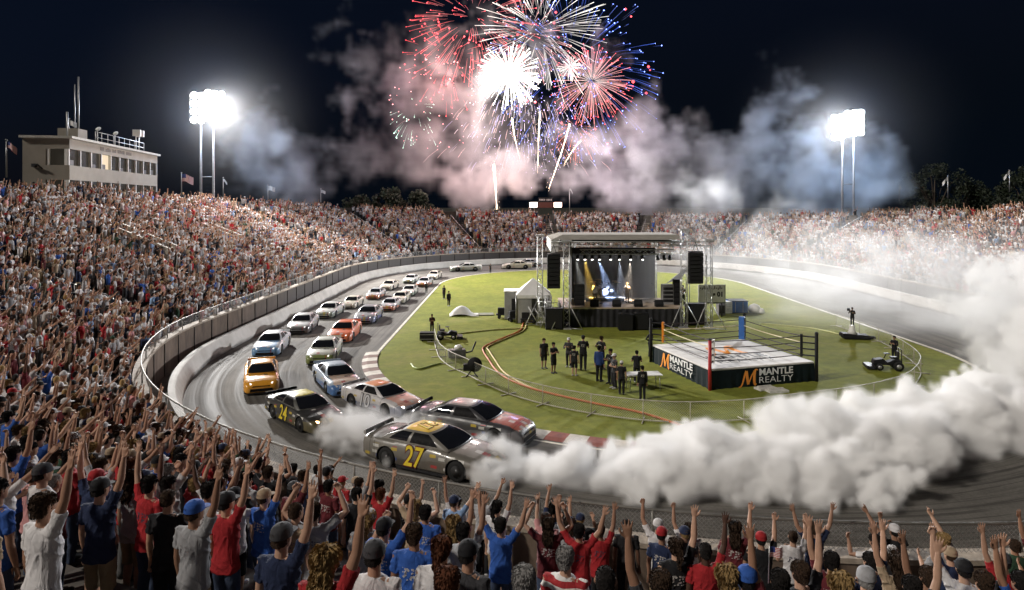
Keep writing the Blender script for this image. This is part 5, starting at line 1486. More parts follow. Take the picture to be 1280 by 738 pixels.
def hair_geo(kind, n=20):
    """shell round the skull, open at the face"""
    mb = MB(); r = random.Random(hash(kind) % 99 if False else {'short': 1, 'long': 2, 'tail': 3, 'crop': 4}[kind])
    th = {'short': .013, 'long': .014, 'tail': .011, 'crop': .006}[kind]
    low = {'short': 1.585, 'long': 1.56, 'tail': 1.6, 'crop': 1.6}[kind]
    sp = [(z, rx + th, ry + th, cx, cy - .012) for z, rx, ry, cx, cy in HEAD if z > 1.6] + []
    sp = [(low, .05, .06, 0, -.045), (1.61, .066, .075, 0, -.03), (1.64, .072 + th * .6, .08, 0, -.022), (1.668, .075 + th, .088, 0, -.018)] + [(z + th * .8 * (z > 1.7), rx, ry, cx, cy) for z, rx, ry, cx, cy in sp if z > 1.68]
    rings = ellipse_rings(sp, n)
    mb.loft(rings, 0, True)
    if kind == 'long':
        mb.loft(ellipse_rings([(1.40, .06, .02, 0, -.125), (1.46, .085, .036, 0, -.115), (1.54, .085, .05, 0, -.075), (1.62, .088, .075, 0, -.04), (1.68, .08, .08, 0, -.02)], n), 0, True)
    if kind == 'tail': etube(mb, [(0, -.1, 1.69), (0, -.15, 1.67), (0, -.165, 1.58), (0, -.14, 1.46)], [.03, .034, .03, .014], 10)
    return mb


def cap_geo():
    mb = MB(); th = .022
    sp = [(1.675, .077 + th, .1 + th * .8, 0, 0)] + [(z + th * .7, rx + th * .8, ry + th * .8, cx, cy) for z, rx, ry, cx, cy in HEAD if z > 1.7]
    mb.loft(ellipse_rings(sp, 22), 0, True); mb.lathe([(.001, 1.80), (.012, 1.797), (.012, 1.79)], (0, -.004, 0), 8)
    return mb


def brim_geo(): return MB().prism([(-.075, .07, 1.682), (-.07, .14, 1.674), (-.04, .185, 1.668), (0, .2, 1.667), (.04, .185, 1.668), (.07, .14, 1.674), (.075, .07, 1.682)], (0, 0, .008))


VOX = .0072
BODYM, SHIRTM, LONGM = {}, {}, {}
for ps in POSES:
    BODYM[ps] = fuse(body_geo(ps, 14, True), 'person', SKINM, VOX, 1); SHIRTM[ps] = fuse(shirt_geo(ps), 'shirt', CLOTH, .011, 3, .011)
for ps in ('arms at the sides', 'hands clasped before the chest', 'hands on hips', 'arms folded', 'hands on guitar', 'hand at microphone'): LONGM[ps] = fuse(shirt_geo(ps, sleeve=1.0), 'jacket', CLOTH, .013, 4, .0045)
JEANS = fuse(trouser_geo(), 'trousers', DENIM, .013, 4, .003); SHORTS = fuse(trouser_geo(True), 'shorts', DENIM, .013, 4, .003); SHOES = fuse(shoe_geo(), 'shoes', CAPM, .013, 3)


def strands(me, n, ln, seed):
    """locks of hair that break up the outline"""
    rg_ = np.random.default_rng(seed); N_v = len(me.vertices); co = np.empty(N_v * 3, np.float32); me.vertices.foreach_get('co', co); co = co.reshape(-1, 3)
    nr = np.empty(N_v * 3, np.float32); me.vertices.foreach_get('normal', nr); nr = nr.reshape(-1, 3)
    ok = np.where((co[:, 2] > 1.4) & ~((co[:, 1] > .05) & (co[:, 2] < 1.70)))[0]; ids = rg_.choice(ok, n)
    P, Nn = co[ids], nr[ids]; down = np.array([0, -.35, -1.0]) + rg_.normal(0, .35, (n, 3)); tan = down - Nn * (down * Nn).sum(1)[:, None]; tan /= np.linalg.norm(tan, axis=1)[:, None] + 1e-6
    sd = np.cross(tan, Nn); L = (ln * rg_.uniform(.5, 1.3, n))[:, None]; w_ = rg_.uniform(.003, .007, n)[:, None]
    a = P - Nn * .002 - sd * w_; b = P - Nn * .002 + sd * w_; c = P + tan * L * .6 + Nn * (.006 + .25 * ln * rg_.random((n, 1))); d = P + tan * L + Nn * .004 * rg_.random((n, 1))
    bm = bmesh.new(); bm.from_mesh(me)
    for i in range(n):
        va, vb, vc, vd = (bm.verts.new(q[i]) for q in (a, b, c, d)); bm.faces.new((va, vb, vc)).smooth = True; bm.faces.new((vb, vd, vc)).smooth = True
    bm.to_mesh(me); bm.free(); return me


HAIR = {k_: strands(fuse(hair_geo(k_), 'hair', HAIRM, .0075, 2, .004), 900 if k_ in ('long', 'tail') else 700, {'short': .03, 'long': .07, 'tail': .05, 'crop': .012}[k_], 3) for k_ in ('short', 'long', 'tail', 'crop')}
CAP = fuse(cap_geo(), 'cap', CAPM, .007, 2); BRIM = brim_geo().mesh('brim', [CAPM])
mb = MB()
for s in (-1, 1): mb.lathe([(.001, .013), (.008, .01), (.013, 0), (.008, -.01), (.001, -.013)], (s * .031, .088, 1.668), 10)
EYES = mb.mesh('eyes', [NT('dark_eye').set(Base_Color=(.02, .015, .012), Roughness=.2).mat])

SHIRTS = {'white': (.62, .6, .6), 'pale grey': (.34, .34, .35), 'black': (.014, .014, .016), 'navy': (.018, .028, .07), 'red': (.36, .02, .025), 'maroon': (.12, .018, .024), 'blue': (.03, .1, .38), 'light blue': (.22, .33, .52), 'tan': (.36, .27, .18), 'pink': (.5, .24, .24), 'dark green': (.03, .07, .04), 'charcoal': (.05, .05, .055)}
SHW = [('white', 26), ('pale grey', 13), ('black', 13), ('navy', 8), ('red', 13), ('maroon', 7), ('blue', 8), ('light blue', 3), ('tan', 5), ('pink', 4), ('dark green', 2), ('charcoal', 6)]
SKINS = [(.42, .24, .16), (.48, .29, .2), (.36, .2, .13), (.3, .16, .1), (.12, .06, .04)]
HAIRS = {'brown': (.05, .028, .016), 'dark': (.014, .011, .01), 'blonde': (.34, .22, .09), 'grey': (.28, .27, .26), 'reddish': (.12, .04, .018)}
PANTS = {'jeans': (.05, .07, .12), 'khaki': (.27, .2, .12), 'black': (.015, .015, .017), 'grey': (.1, .1, .1)}


def pick(r, weighted):
    t = r.random() * sum(w for _, w in weighted)
    for a, w in weighted:
        t -= w
        if t <= 0: return a
    return weighted[-1][0]


def make_person(pos, rz, pose, shirt, hair='short', hcol='brown', cap=None, skin=None, pants='jeans', short=False, long_=False, scale=1.0, r=rnd, striped=False, face=False, simple_=False):
    o = bpy.data.objects.new('person', BODYM[pose]); col.objects.link(o); o.location = pos; o.rotation_euler = (0, 0, rz); o.scale = (scale * r.uniform(.97, 1.06), scale * r.uniform(.97, 1.08), scale)
    sk = skin or r.choice(SKINS[:4]); j = r.uniform(.85, 1.15); o.color = (sk[0] * j, sk[1] * j, sk[2] * j, 1)
    sh = child('jacket' if long_ else 'shirt', (LONGM if long_ else SHIRTM)[pose], o); c = SHIRTS[shirt] if isinstance(shirt, str) else shirt; j = r.uniform(.85, 1.15); sh.color = (c[0] * j, c[1] * j, c[2] * j, 1)
    if striped: sh.material_slots[0].link = 'OBJECT'; sh.material_slots[0].material = STRIPED
    if not simple_:
        t = child('shorts' if short else 'trousers', SHORTS if short else JEANS, o); t.color = (*PANTS[pants], 1)
        s = child('shoes', SHOES, o); s.color = (.05, .05, .05, 1) if r.random() < .6 else (.5, .5, .5, 1)
    if hair != 'bald': h = child('hair', HAIR['crop' if (cap and hair == 'short') else hair], o); h.color = (*HAIRS[hcol], 1)
    if cap:
        q = child('cap', CAP, o); q.color = (*SHIRTS[cap], 1); b = child('brim', BRIM, q); b.color = q.color
    if face: child('eyes', EYES, o)
    return o


PEOPLE_LEFT = 300
OCC = []                                                          # (x, y) of everyone standing in the stand


def facing_track(x, y): return math.atan2(46 - y, 8 - x) - PI / 2


def stand_z(r): return ROW_Z0 + ROW_H * max(0, int((r - ROW_R0) / ROW_D))


def solve_stand(px, py, sc_=1.0):
    best = None
    for j in range(0, 18):
        z = ROW_Z0 + ROW_H * j; hz_ = z + 1.66 * sc_
        if hz_ > CAMZ - .3: break
        p = at(px, py, hz_); s, r = oval_inv(p.x, p.y); e = abs(r - (ROW_R0 + ROW_D * (j + .5)))
        if best is None or e < best[0]: best = (e, j, p, s, r)
    e, j, p, s, r = best
    lo, hi = ROW_R0 + ROW_D * j + .18, ROW_R0 + ROW_D * (j + 1) - .1
    q = oval(s, min(max(r, lo), hi), ROW_Z0 + ROW_H * j)
    return q, j


# those nearest the camera, read off the photograph one by one: head (px, py), shirt, pose, hair, hair colour, cap, extras, label
R, L_, B_, D_, PR, PL = 'right arm raised', 'left arm raised', 'both arms raised wide', 'arms at the sides', 'right arm pointing ahead', 'left arm pointing ahead'
HH, UP, FR, FL, CL = 'both hands above head', 'both arms stretched up', 'right fist raised', 'left fist raised', 'hands clasped before the chest'
NEAR = [
    (55, 633, 'white', R, 'short', 'brown', None, dict(pants='khaki', short=True), 'brown haired man in white tee and khaki shorts pointing upward, bottom left'),
    (53, 592, 'white', D_, 'short', 'dark', 'charcoal', {}, 'man in white tee and charcoal cap behind the pointing white tee man'),
    (125, 611, 'navy', R, 'short', 'dark', 'black', dict(pants='khaki', short=True), 'man in navy tee, black cap and khaki shorts with right arm up'),
    (210, 624, 'black', D_, 'crop', 'brown', None, dict(pants='black'), 'close cropped man in black tee with arms down, left of blue cap'),
    (243, 640, 'pale grey', R, 'short', 'brown', 'blue', dict(pants='khaki'), 'man in pale grey tee and blue cap with right arm raised'),
    (17, 568, 'blue', R, 'short', 'dark', None, {}, 'dark haired person in blue tee with right arm up, left edge'),
    (283, 628, 'red', R, 'short', 'dark', 'black', {}, 'person in red tee and black cap beside the blue cap man'),
    (187, 606, 'red', L_, 'short', 'dark', None, {}, 'dark haired person in red tee behind the black tee man'),
    (330, 622, 'blue', R, 'short', 'brown', 'tan', {}, 'person in blue tee and tan cap with right arm raised'),
    (352, 672, 'navy', R, 'short', 'brown', 'charcoal', {}, 'man in navy tee and charcoal cap with right arm straight up'),
    (408, 702, 'red', R, 'long', 'blonde', None, {}, 'long blonde haired woman in red top with right arm up'),
    (468, 694, 'white', D_, 'short', 'dark', 'charcoal', {}, 'man in white tee and charcoal cap at the bottom edge'),
    (518, 668, 'blue', D_, 'short', 'brown', None, {}, 'brown haired man in bright blue tee with arms down'),
    (585, 692, 'charcoal', D_, 'short', 'dark', 'black', {}, 'person in charcoal tee and black cap right of the blue tee man'),
    (552, 686, 'white', D_, 'tail', 'reddish', None, {}, 'reddish pony tailed woman in white top next to blue tee man'),
    (626, 657, 'blue', B_, 'short', 'dark', None, {}, 'dark haired man in blue tee with both arms thrown up'),
    (567, 655, 'pink', R, 'long', 'blonde', None, {}, 'blonde woman in pink top against the fence, arm raised'),
    (579, 665, 'pale grey', R, 'short', 'dark', None, {}, 'dark haired person in pale grey tee with right arm up'),
    (532, 641, 'blue', D_, 'short', 'dark', None, {}, 'dark haired person in blue tee standing at the fence'),
    (519, 634, 'tan', HH, 'long', 'blonde', None, {}, 'blonde person in tan top with hands above head at fence'),
    (476, 618, 'red', UP, 'short', 'reddish', None, {}, 'reddish haired person in red tee with both arms straight up'),
    (446, 618, 'black', R, 'short', 'dark', None, {}, 'dark haired person in black tee pointing over the fence'),
    (461, 648, 'pale grey', D_, 'tail', 'blonde', 'white', {}, 'pony tailed person in white cap and pale grey top'),
    (480, 660, 'blue', FR, 'short', 'dark', 'black', {}, 'person in blue tee and black cap with bent raised arm'),
    (379, 595, 'navy', D_, 'short', 'brown', None, {}, 'brown haired person in navy top at the fence, left bend'),
    (411, 608, 'maroon', L_, 'short', 'dark', None, {}, 'dark haired person in maroon tee with left arm up at fence'),
    (367, 611, 'maroon', R, 'short', 'dark', 'charcoal', {}, 'person in maroon tee and charcoal cap with right arm up'),
    (392, 640, 'pale grey', HH, 'short', 'brown', None, {}, 'brown haired person in pale grey tee, hands near the face'),
    (370, 640, 'tan', D_, 'crop', 'brown', None, {}, 'close cropped man in tan shirt with arms down'),
    (560, 730, 'charcoal', D_, 'short', 'reddish', None, {}, 'reddish curly head at the bottom edge, charcoal top'),
    (655, 726, 'charcoal', D_, 'short', 'grey', None, {}, 'grey haired head at the bottom edge left of stripes'),
    (707, 698, (.36, .03, .035), D_, 'short', 'grey', None, dict(striped=True), 'grey haired person in red and white striped shirt'),
    (724, 664, 'red', B_, 'short', 'dark', None, {}, 'dark haired man in red tee with both arms wide up'),
    (685, 657, 'maroon', HH, 'long', 'brown', None, {}, 'long brown haired woman in maroon top, hands raised'),
    (783, 657, 'black', D_, 'crop', 'dark', None, dict(pants='black', skin=(.16, .085, .055)), 'tall dark haired man in black tee standing at the fence'),
    (757, 727, 'navy', D_, 'crop', 'dark', None, {}, 'dark cropped head at the bottom edge before black tee man'),
    (845, 684, 'black', R, 'tail', 'brown', None, {}, 'brown pony tailed woman in black top, right arm raised'),
    (882, 690, 'red', R, 'crop', 'dark', None, dict(skin=(.09, .045, .03)), 'dark skinned man in red tee with right hand up'),
    (908, 722, 'tan', D_, 'long', 'blonde', None, {}, 'long blonde head at the bottom edge beside red tee man'),
    (934, 724, 'blue', D_, 'short', 'dark', 'blue', {}, 'blue cap at the bottom edge right of the blonde head'),
    (826, 730, 'charcoal', L_, 'short', 'brown', None, {}, 'brown head at the bottom edge with left hand raised'),
    (1040, 702, 'maroon', L_, 'short', 'dark', None, {}, 'dark haired person in maroon with left arm up near fence'),
    (1088, 702, 'navy', R, 'short', 'dark', None, {}, 'dark haired person in navy with right arm over the fence'),
    (1083, 724, 'charcoal', D_, 'short', 'grey', 'pale grey', {}, 'grey cap at the bottom edge, right part'),
    (1050, 732, 'white', D_, 'long', 'blonde', None, {}, 'blonde head low at the bottom edge left of grey cap'),
    (1122, 706, 'tan', L_, 'long', 'brown', None, {}, 'long brown haired person in tan with left arm raised'),
    (1160, 722, 'dark green', L_, 'short', 'brown', None, {}, 'brown head in dark green with long left arm raised'),
    (1188, 694, 'navy', L_, 'short', 'brown', 'tan', {}, 'person in navy and tan cap with left arm up'),
    (1205, 712, 'white', FL, 'short', 'dark', 'black', {}, 'person in white top and black cap with left fist up'),
    (1255, 702, 'red', L_, 'short', 'dark', 'charcoal', {}, 'person in red top and charcoal cap at right edge, arm up'),
    (975, 728, 'maroon', L_, 'short', 'dark', None, {}, 'dark haired head in maroon with arm up and open hand'),
    (1000, 716, 'black', R, 'short', 'brown', None, {}, 'brown haired person in black with right arm raised by fence'),
    (1230, 728, 'black', R, 'short', 'brown', None, {}, 'brown head at the bottom right with right arm raised'),
    (1276, 728, 'blue', L_, 'short', 'dark', None, {}, 'person in blue cut by the right edge with left arm up'),
    (1140, 735, 'charcoal', R, 'short', 'dark', None, {}, 'dark head cut by the bottom edge, right arm up'),
]
GROUP = 'spectators in the stand'
heads = []
for px, py, shirt, pose, hair, hc, cap, ex, lab in NEAR:
    q, j = solve_stand(px, py)
    o = make_person(q, facing_track(q.x, q.y) + rnd.uniform(-.3, .3), pose, shirt, hair, hc, cap, **ex)
    tag(o, lab, 'person', GROUP); OCC.append((q.x, q.y)); heads.append((px, py, q.y)); PEOPLE_LEFT -= 1

# ------------------------------------------------------------------ people on the infield and on the stage
INF = [(680, 461, 38, D_, 'black', None, 0.4, 'lone person in black with arms down, leftmost of the ring crew', 1), (692, 467, 39, CL, 'black', None, .6, 'person in black shorts clasping hands, second of the ring crew', 1), (711, 459, 37, CL, 'charcoal', 'white', -.4, 'person in charcoal with a white cap, ring crew', 0),
       (718, 470, 38, D_, 'black', None, 2.8, 'person in black seen from the back below the tallest man', 1), (729, 463, 44, CL, 'black', 'black', 3.0, 'tallest man in black cap standing apart, ring crew', 0), (752, 462, 42, 'hands on hips', 'black', None, 2.2, 'person in black with hands on hips above the blue jacket', 0),
       (749, 477, 45, D_, (.02, .045, .16), None, 2.6, 'person in dark blue jacket with arms down, ring crew', 0), (768, 486, 44, 'arms folded', 'charcoal', 'white', -1.2, 'person in white cap with folded arms left of the table', 0), (777, 493, 42, D_, 'black', 'white', 2.9, 'person in black vest with white cap before the table', 0),
       (763, 480, 44, CL, 'black', None, -.9, 'person in black behind the white cap pair', 0), (796, 478, 40, CL, 'black', None, 3.0, 'person in black standing behind the folding table', 0), (803, 500, 43, D_, 'black', None, 3.2, 'person in black nearest the camera at the folding table', 0), (813, 446, 34, 'hands on hips', 'black', 'black', .8, 'person in black beside the ring corner post', 0),
       (540, 416, 23, 'arms folded', (.05, .015, .012), None, .3, 'lone person in dark maroon by the black road case', 0), (561, 383, 19, D_, 'black', None, .5, 'small far person in black on the grass, nearer of two', 0), (555, 374, 17, D_, 'black', None, -.5, 'small far person in black on the grass, farther of two', 0),
       (533, 366, 13, D_, 'charcoal', None, .5, 'tiny person at the track edge beside the far cars', 0), (613, 341, 11, D_, 'charcoal', None, .5, 'tiny person on the far grass edge by the bend', 0)]
for px, py, hp, pose, shirt, cap, rz, lab, sh_ in INF:
    p = at(px, py); s_ = max(.62, hp * p.y / FPX / 1.79)
    o = make_person(p, rz + PI, pose, shirt, 'short', rnd.choice(['dark', 'brown']), cap, None, 'black', bool(sh_), pose in LONGM and not sh_ and rnd.random() < .6, s_, face=True)
    tag(o, lab, 'person', 'crew on the infield'); PEOPLE_LEFT -= 1
p = at(1068, 424); o = make_person(p + Vector((-.14, 0, .93)), PI - .5, 'hand at microphone', 'black', 'short', 'dark', 'black', None, 'black', False, True, .66); tag(o, 'camera operator in black standing on the white pedestal', 'person'); PEOPLE_LEFT -= 1
p = at(1118, 452); o = make_person(p, 2.2, CL, 'black', 'short', 'dark', None, None, 'black', False, True, .82); tag(o, 'person in black standing behind the loaded ride-on machine', 'person'); PEOPLE_LEFT -= 1
cm = empty('broadcast_camera', at(1068, 424) + Vector((-.42, -.05, 1.98)), 2.6, 'black broadcast camera held by the operator on the pedestal', 'camera'); MB().box((0, 0, 0), (.16, .34, .16)).build('camera_body', M['black'], cm, bevel=.015); MB().lathe([(.05, 0), (.06, .12), (.05, .16)], (0, .17, 0), 10, 0, True, Matrix.Rotation(-PI / 2, 3, 'X')).build('lens', M['dark'], cm)
p = Vector((X(784, 52), 52.0, ZD)); o = make_person(p, PI + .15, 'hand at microphone', 'tan', 'long', 'blonde', None, None, 'khaki', False, True, .86, face=True); tag(o, 'singer in tan clothes at the centre of the stage', 'person'); PEOPLE_LEFT -= 1
p = Vector((X(744, 52), 52.0, ZD)); o = make_person(p, PI - .4, 'hands on guitar', 'white', 'long', 'brown', None, None, 'grey', False, True, .86, face=True); tag(o, 'guitarist in white shirt at the left of the stage', 'person'); PEOPLE_LEFT -= 1
gt = empty('electric_guitar', p + Vector((0, -.2, .92)), 0, 'pale electric guitar held by the stage guitarist', 'guitar'); gt.rotation_euler = (PI / 2, -.35, 0)
MB().prism([(-.24, -.1, 0), (-.1, -.15, 0), (.06, -.1, 0), (.12, -.13, 0), (.14, 0, 0), (.12, .13, 0), (.06, .1, 0), (-.1, .15, 0), (-.24, .1, 0), (-.28, 0, 0)], (0, 0, .04)).build('guitar_body', M['white'], gt, bevel=.01); MB().box((.42, 0, .045), (.6, .045, .02)).box((.77, .01, .04), (.12, .07, .02)).build('neck', M['dark'], gt)
p = Vector((X(755, 53.9), 53.9, ZD - .05)); o = make_person(p, PI, HH, 'white', 'short', 'dark', None, None, 'black', False, False, .84, face=True); tag(o, 'drummer in white tee with raised sticks behind the drum kit', 'person'); PEOPLE_LEFT -= 1
p = Vector((X(846, 50.2), 50.2, ZD)); o = make_person(p + Vector((.45, 0, 0)), PI, CL, 'black', 'short', 'dark', None, None, 'black', False, True, .86); tag(o, 'stagehand in black at the right wing of the deck', 'person'); PEOPLE_LEFT -= 1

q_, _j = solve_stand(969, 722)
hf = empty('hand_flag', q_ + Vector((-.03, .1, 1.62)), .2, 'small striped flag held up above the crowd at bottom right', 'flag')
hf.scale = (.6, .6, .6)
MB().tube([(0, 0, -.12), (.02, 0, .5)], .007, 6).build('stick', M['white'], hf)
vs_ = [(.02 + .26 * i / 6, .03 * math.sin(i * 1.2), .48 - .17 * j / 2 - .03 * i / 6) for i in range(7) for j in range(3)]
fm_ = bpy.data.meshes.new('flag_cloth'); fm_.from_pydata(vs_, [], [(3 * i + j, 3 * i + j + 1, 3 * i + j + 4, 3 * i + j + 3) for i in range(6) for j in range(2)]); fm_.materials.append(M['flag_us']); ul_ = fm_.uv_layers.new(name='UVMap')
for pl in fm_.polygons:
    for li in pl.loop_indices: vi_ = fm_.loops[li].vertex_index; ul_.data[li].uv = ((vi_ // 3) / 6, 1 - (vi_ % 3) / 2)
child('flag_cloth', fm_, hf)

# ------------------------------------------------------------------ everyone else in the bowl
rows_all = []
rr = random.Random(21)
for j in range(28):
    r0 = ROW_R0 + ROW_D * (j + .5); s = 0.0; L_row = PERIM
    while s < PERIM:
        s += (rr.uniform(.40, .62) if s < 90 or s > 230 else rr.uniform(.44, .66)) * RREF / r0 if not (ARC / 2 <= s < ARC / 2 + STR) else rr.uniform(.42, .62)
        if j >= n_rows(s): continue
        if min(abs(s - a) for a in AISLES) < .78 and rr.random() < .95: continue
        if rr.random() < .04 + .5 * max(0, math.sin(s * .31 + 1.3 * math.sin(j * .7)) * math.sin(j * .55 + s * .11) - .45): continue
        p = oval(s, r0 + rr.uniform(-.2, .2), ROW_Z0 + ROW_H * j)
        if p.y < 3.2: continue
        px, py = project((p.x, p.y, p.z + 1.6))
        if not (-70 < px < 1350 and py < 820): continue
        d = math.hypot(p.x, p.y)
        if d < 4.3: continue
        if any((p.x - a) ** 2 + (p.y - b) ** 2 < (.46 if d < 20 else .3) ** 2 for a, b in OCC[:90]): continue
        if p.y < 24 and px > 335:
            if j > 2 or rr.random() > (.36 if px < 640 else .4): continue
            if any(abs(px - hx) < 24 and py > hy - 6 for hx, hy, _ in heads): continue
        elif px <= 335 and py > 650: continue
        elif p.y < 12 and px > 20:
            if any(abs(px - hx) < 34 and hy - 75 < py and d < hd for hx, hy, hd in heads): continue
        rows_all.append((d, p, j, s, px, py))
rows_all.sort(key=lambda t: t[0])
near_n = max(0, PEOPLE_LEFT - 4)
POSEW = [(R, 8), (L_, 6), (B_, 5), (HH, 10), (D_, 22), (PR, 17), (PL, 10), (CL, 20), (FR, 8), (UP, 2), (FL, 5)]
ORD = ['first', 'second', 'third', 'fourth', 'fifth', 'sixth', 'seventh', 'eighth', 'ninth', 'tenth', 'eleventh', 'twelfth', 'thirteenth', 'fourteenth', 'fifteenth', 'sixteenth', 'seventeenth', 'eighteenth', 'nineteenth', 'twentieth']
made = []
for d, p, j, s, px, py in rows_all[:near_n]:
    shirt = pick(rr, SHW); pose = pick(rr, POSEW); hair = pick(rr, [('short', 60), ('long', 17), ('tail', 8), ('crop', 15)]); hc = pick(rr, [('brown', 40), ('dark', 35), ('blonde', 14), ('grey', 6), ('reddish', 5)]); cap = pick(rr, [(None, 66), ('black', 8), ('navy', 7), ('red', 6), ('white', 8), ('tan', 5)])
    o = make_person(p, facing_track(p.x, p.y) + rr.uniform(-.35, .35), pose, shirt, hair, hc, cap, rr.choice(SKINS[:4] * 3 + SKINS[4:]), pick(rr, [('jeans', 5), ('khaki', 2), ('black', 2), ('grey', 2)]), rr.random() < .35, False, rr.uniform(.93, 1.06), rr)
    who = (f'{cap} capped person' if cap else {'short': f'{hc} haired person', 'long': f'long {hc} haired woman', 'tail': f'{hc} pony tailed woman', 'crop': f'{hc} cropped man'}[hair]) + f' in {shirt} top'
    made.append([o, who, pose, j, px, s])
    tag(o, None, 'person', GROUP)
from collections import defaultdict


def split_same(items, lab):
    g = defaultdict(list)
    for it in items: g[lab(it)].append(it)
    return g


SAY = {B_: 'arms wide', HH: 'hands overhead', D_: 'arms down', PR: 'right arm pointing', PL: 'left arm pointing', CL: 'hands clasped', UP: 'both arms up'}
for t in made: t[2] = SAY.get(t[2], t[2])
for lab1, its in split_same(made, lambda t: f'{t[1]}, {t[2]}').items():
    if len(its) == 1: its[0][0]['label'] = lab1; continue
    for lab2, it2 in split_same(its, lambda t: f'{t[1]}, {t[2]}, {ORD[t[3]]} row above fence').items():
        it2.sort(key=lambda t: t[4])
        for q, t in enumerate(it2): t[0]['label'] = lab2 if len(it2) == 1 else f'{lab1}, {ORD[t[3]]} row, {ORD[q]} from left'

# the far crowd: one object, each figure a low mesh with its own pose, build and colours
TMPL = {}
CSK, CSH, CHA, CPA = 0, 1, 2, 3


def low_person(pose, hair, cap):
    parts = []

    def grab(mb, part): parts.append((np.array(mb.v, np.float32).reshape(-1, 3), mb.f, part))
    n = 7
    m_ = MB(); m_.loft(ellipse_rings([(z, rx + .015, ry + .015, cx, cy) for z, rx, ry, cx, cy in (TORSO[1], TORSO[3], TORSO[5], TORSO[7], TORSO[9])], n), 0, True)
    for s, (sh, el, wr, u, f, hk) in arm_pts(pose).items(): m_.tube([sh - Vector((s * .05, 0, .01)), sh.lerp(el, .55)], [.075, .062], 6)
    grab(m_, CSH)
    m_ = MB(); m_.loft(ellipse_rings([NECK[0], (1.555, .05, .055, 0, .02), (1.6, .066, .085, 0, .018), (1.68, .076, .096, 0, .006), (1.74, .064, .08, 0, 0), (1.77, .02, .03, 0, 0)], n), 0, True)
    for s, (sh, el, wr, u, f, hk) in arm_pts(pose).items():
        m_.tube([sh.lerp(el, .4), el, wr], [.05, .042, .028], 6); hand(m_, wr, f, s, hk, 4, False)
    grab(m_, CSK)
    m_ = MB()
    for s in (-1, 1): m_.tube([(s * .09, 0, .92), (s * .1, .01, .5), (s * .1, -.02, .03)], [.11, .078, .06], 5)
    grab(m_, CPA)
    m_ = MB()
    if hair == 'long': m_.loft(ellipse_rings([(1.42, .06, .025, 0, -.11), (1.56, .085, .06, 0, -.05), (1.68, .09, .1, 0, -.016), (1.75, .08, .09, 0, -.01), (1.795, .03, .04, 0, -.01)], n), 0, True)
    elif hair == 'cap':
        m_.loft(ellipse_rings([(1.67, .095, .115, 0, 0), (1.74, .084, .1, 0, 0), (1.795, .03, .04, 0, 0)], n), 0, True); m_.add([(-.07, .09, 1.68), (.07, .09, 1.68), (.05, .19, 1.67), (-.05, .19, 1.67)], [(0, 1, 2, 3)])
    else: m_.loft(ellipse_rings([(1.59, .06, .06, 0, -.04), (1.67, .088, .095, 0, -.02), (1.74, .082, .095, 0, -.01), (1.795, .03, .04, 0, -.01)], n), 0, True)
    grab(m_, CHA)
    V, F, P, b = [], [], [], 0
    for v, f, part in parts:
        V.append(v); F += [[b + i for i in q] for q in f]; P += [part] * len(v); b += len(v)
    V = np.concatenate(V); ls = np.array([len(f) for f in F]); li = np.array([i for f in F for i in f])
    return V, ls, li, np.array(P)


variants = [low_person(ps, h, None) for ps in [q for q, _ in POSEW] for h in ('short', 'long', 'cap')]
PWC = [(R, 5), (L_, 5), (B_, 4), (HH, 10), (D_, 30), (PR, 10), (PL, 7), (CL, 26), (FR, 4), (UP, 3), (FL, 4)]
pw = np.array([w for _, w in PWC for _ in range(3)], float) * np.tile([.62, .17, .21], len(PWC)); pw /= pw.sum()
rg = np.random.default_rng(5)
rest = rows_all[near_n:]
NP = len(rest); vi = rg.choice(len(variants), NP, p=pw)
shn = [n for n, _ in SHW]; shp = np.array([w for _, w in SHW], float); shp[0] *= 2.4; shp[1] *= 1.6; shp[8] *= 2.4; shp[7] *= 1.5; shp[4] *= .6; shp[6] *= .4; shp[5] *= .7; shp[7] *= .6; shp /= shp.sum(); SHC = np.array([SHIRTS[n] for n in shn])
SKA = np.array(SKINS); HAA = np.array(list(HAIRS.values())); PAA = np.array(list(PANTS.values()))
VV, LS, LI, CC, base = [], [], [], [], 0
P0 = np.array([tuple(t[1]) for t in rest])
for v_ in range(len(variants)):
    ids = np.where(vi == v_)[0]
    if not len(ids): continue
    V, ls, li, part = variants[v_]; n = len(ids)
    ang = np.array([facing_track(*P0[i, :2]) for i in ids]) + rg.uniform(-.5, .5, n); scl = rg.uniform(.9, 1.08, n)
    lean = rg.uniform(-.06, .1, n)
    x, y, z = V[None, :, 0] * scl[:, None], (V[None, :, 1] + lean[:, None] * V[None, :, 2]) * scl[:, None], V[None, :, 2] * scl[:, None]
    c, s = np.cos(ang)[:, None], np.sin(ang)[:, None]
    W = np.stack([x * c - y * s + P0[ids, 0, None], x * s + y * c + P0[ids, 1, None], z + P0[ids, 2, None]], -1).reshape(-1, 3)
    colr = np.zeros((n, len(V), 3))
    shc = SHC[rg.choice(len(SHC), n, p=shp)] * rg.uniform(.7, 1.35, (n, 1)); skc = SKA[rg.choice(5, n, p=[.27, .27, .22, .16, .08])] * rg.uniform(.85, 1.15, (n, 1)); hac = HAA[rg.choice(5, n, p=[.4, .33, .15, .07, .05])]; pac = PAA[rg.choice(4, n)]
    if v_ % 3 == 2: hac = SHC[rg.choice(len(SHC), n, p=shp)]
    for q, cc in ((CSK, skc), (CSH, shc), (CHA, hac), (CPA, pac)): colr[:, part == q, :] = cc[:, None, :]
    VV.append(W); CC.append(colr.reshape(-1, 3)); LS.append(np.tile(ls, n)); LI.append((li[None, :] + (np.arange(n) * len(V))[:, None] + base).ravel()); base += n * len(V)
VV = np.concatenate(VV).astype(np.float32); CC = np.concatenate(CC).astype(np.float32); LS = np.concatenate(LS); LI = np.concatenate(LI)
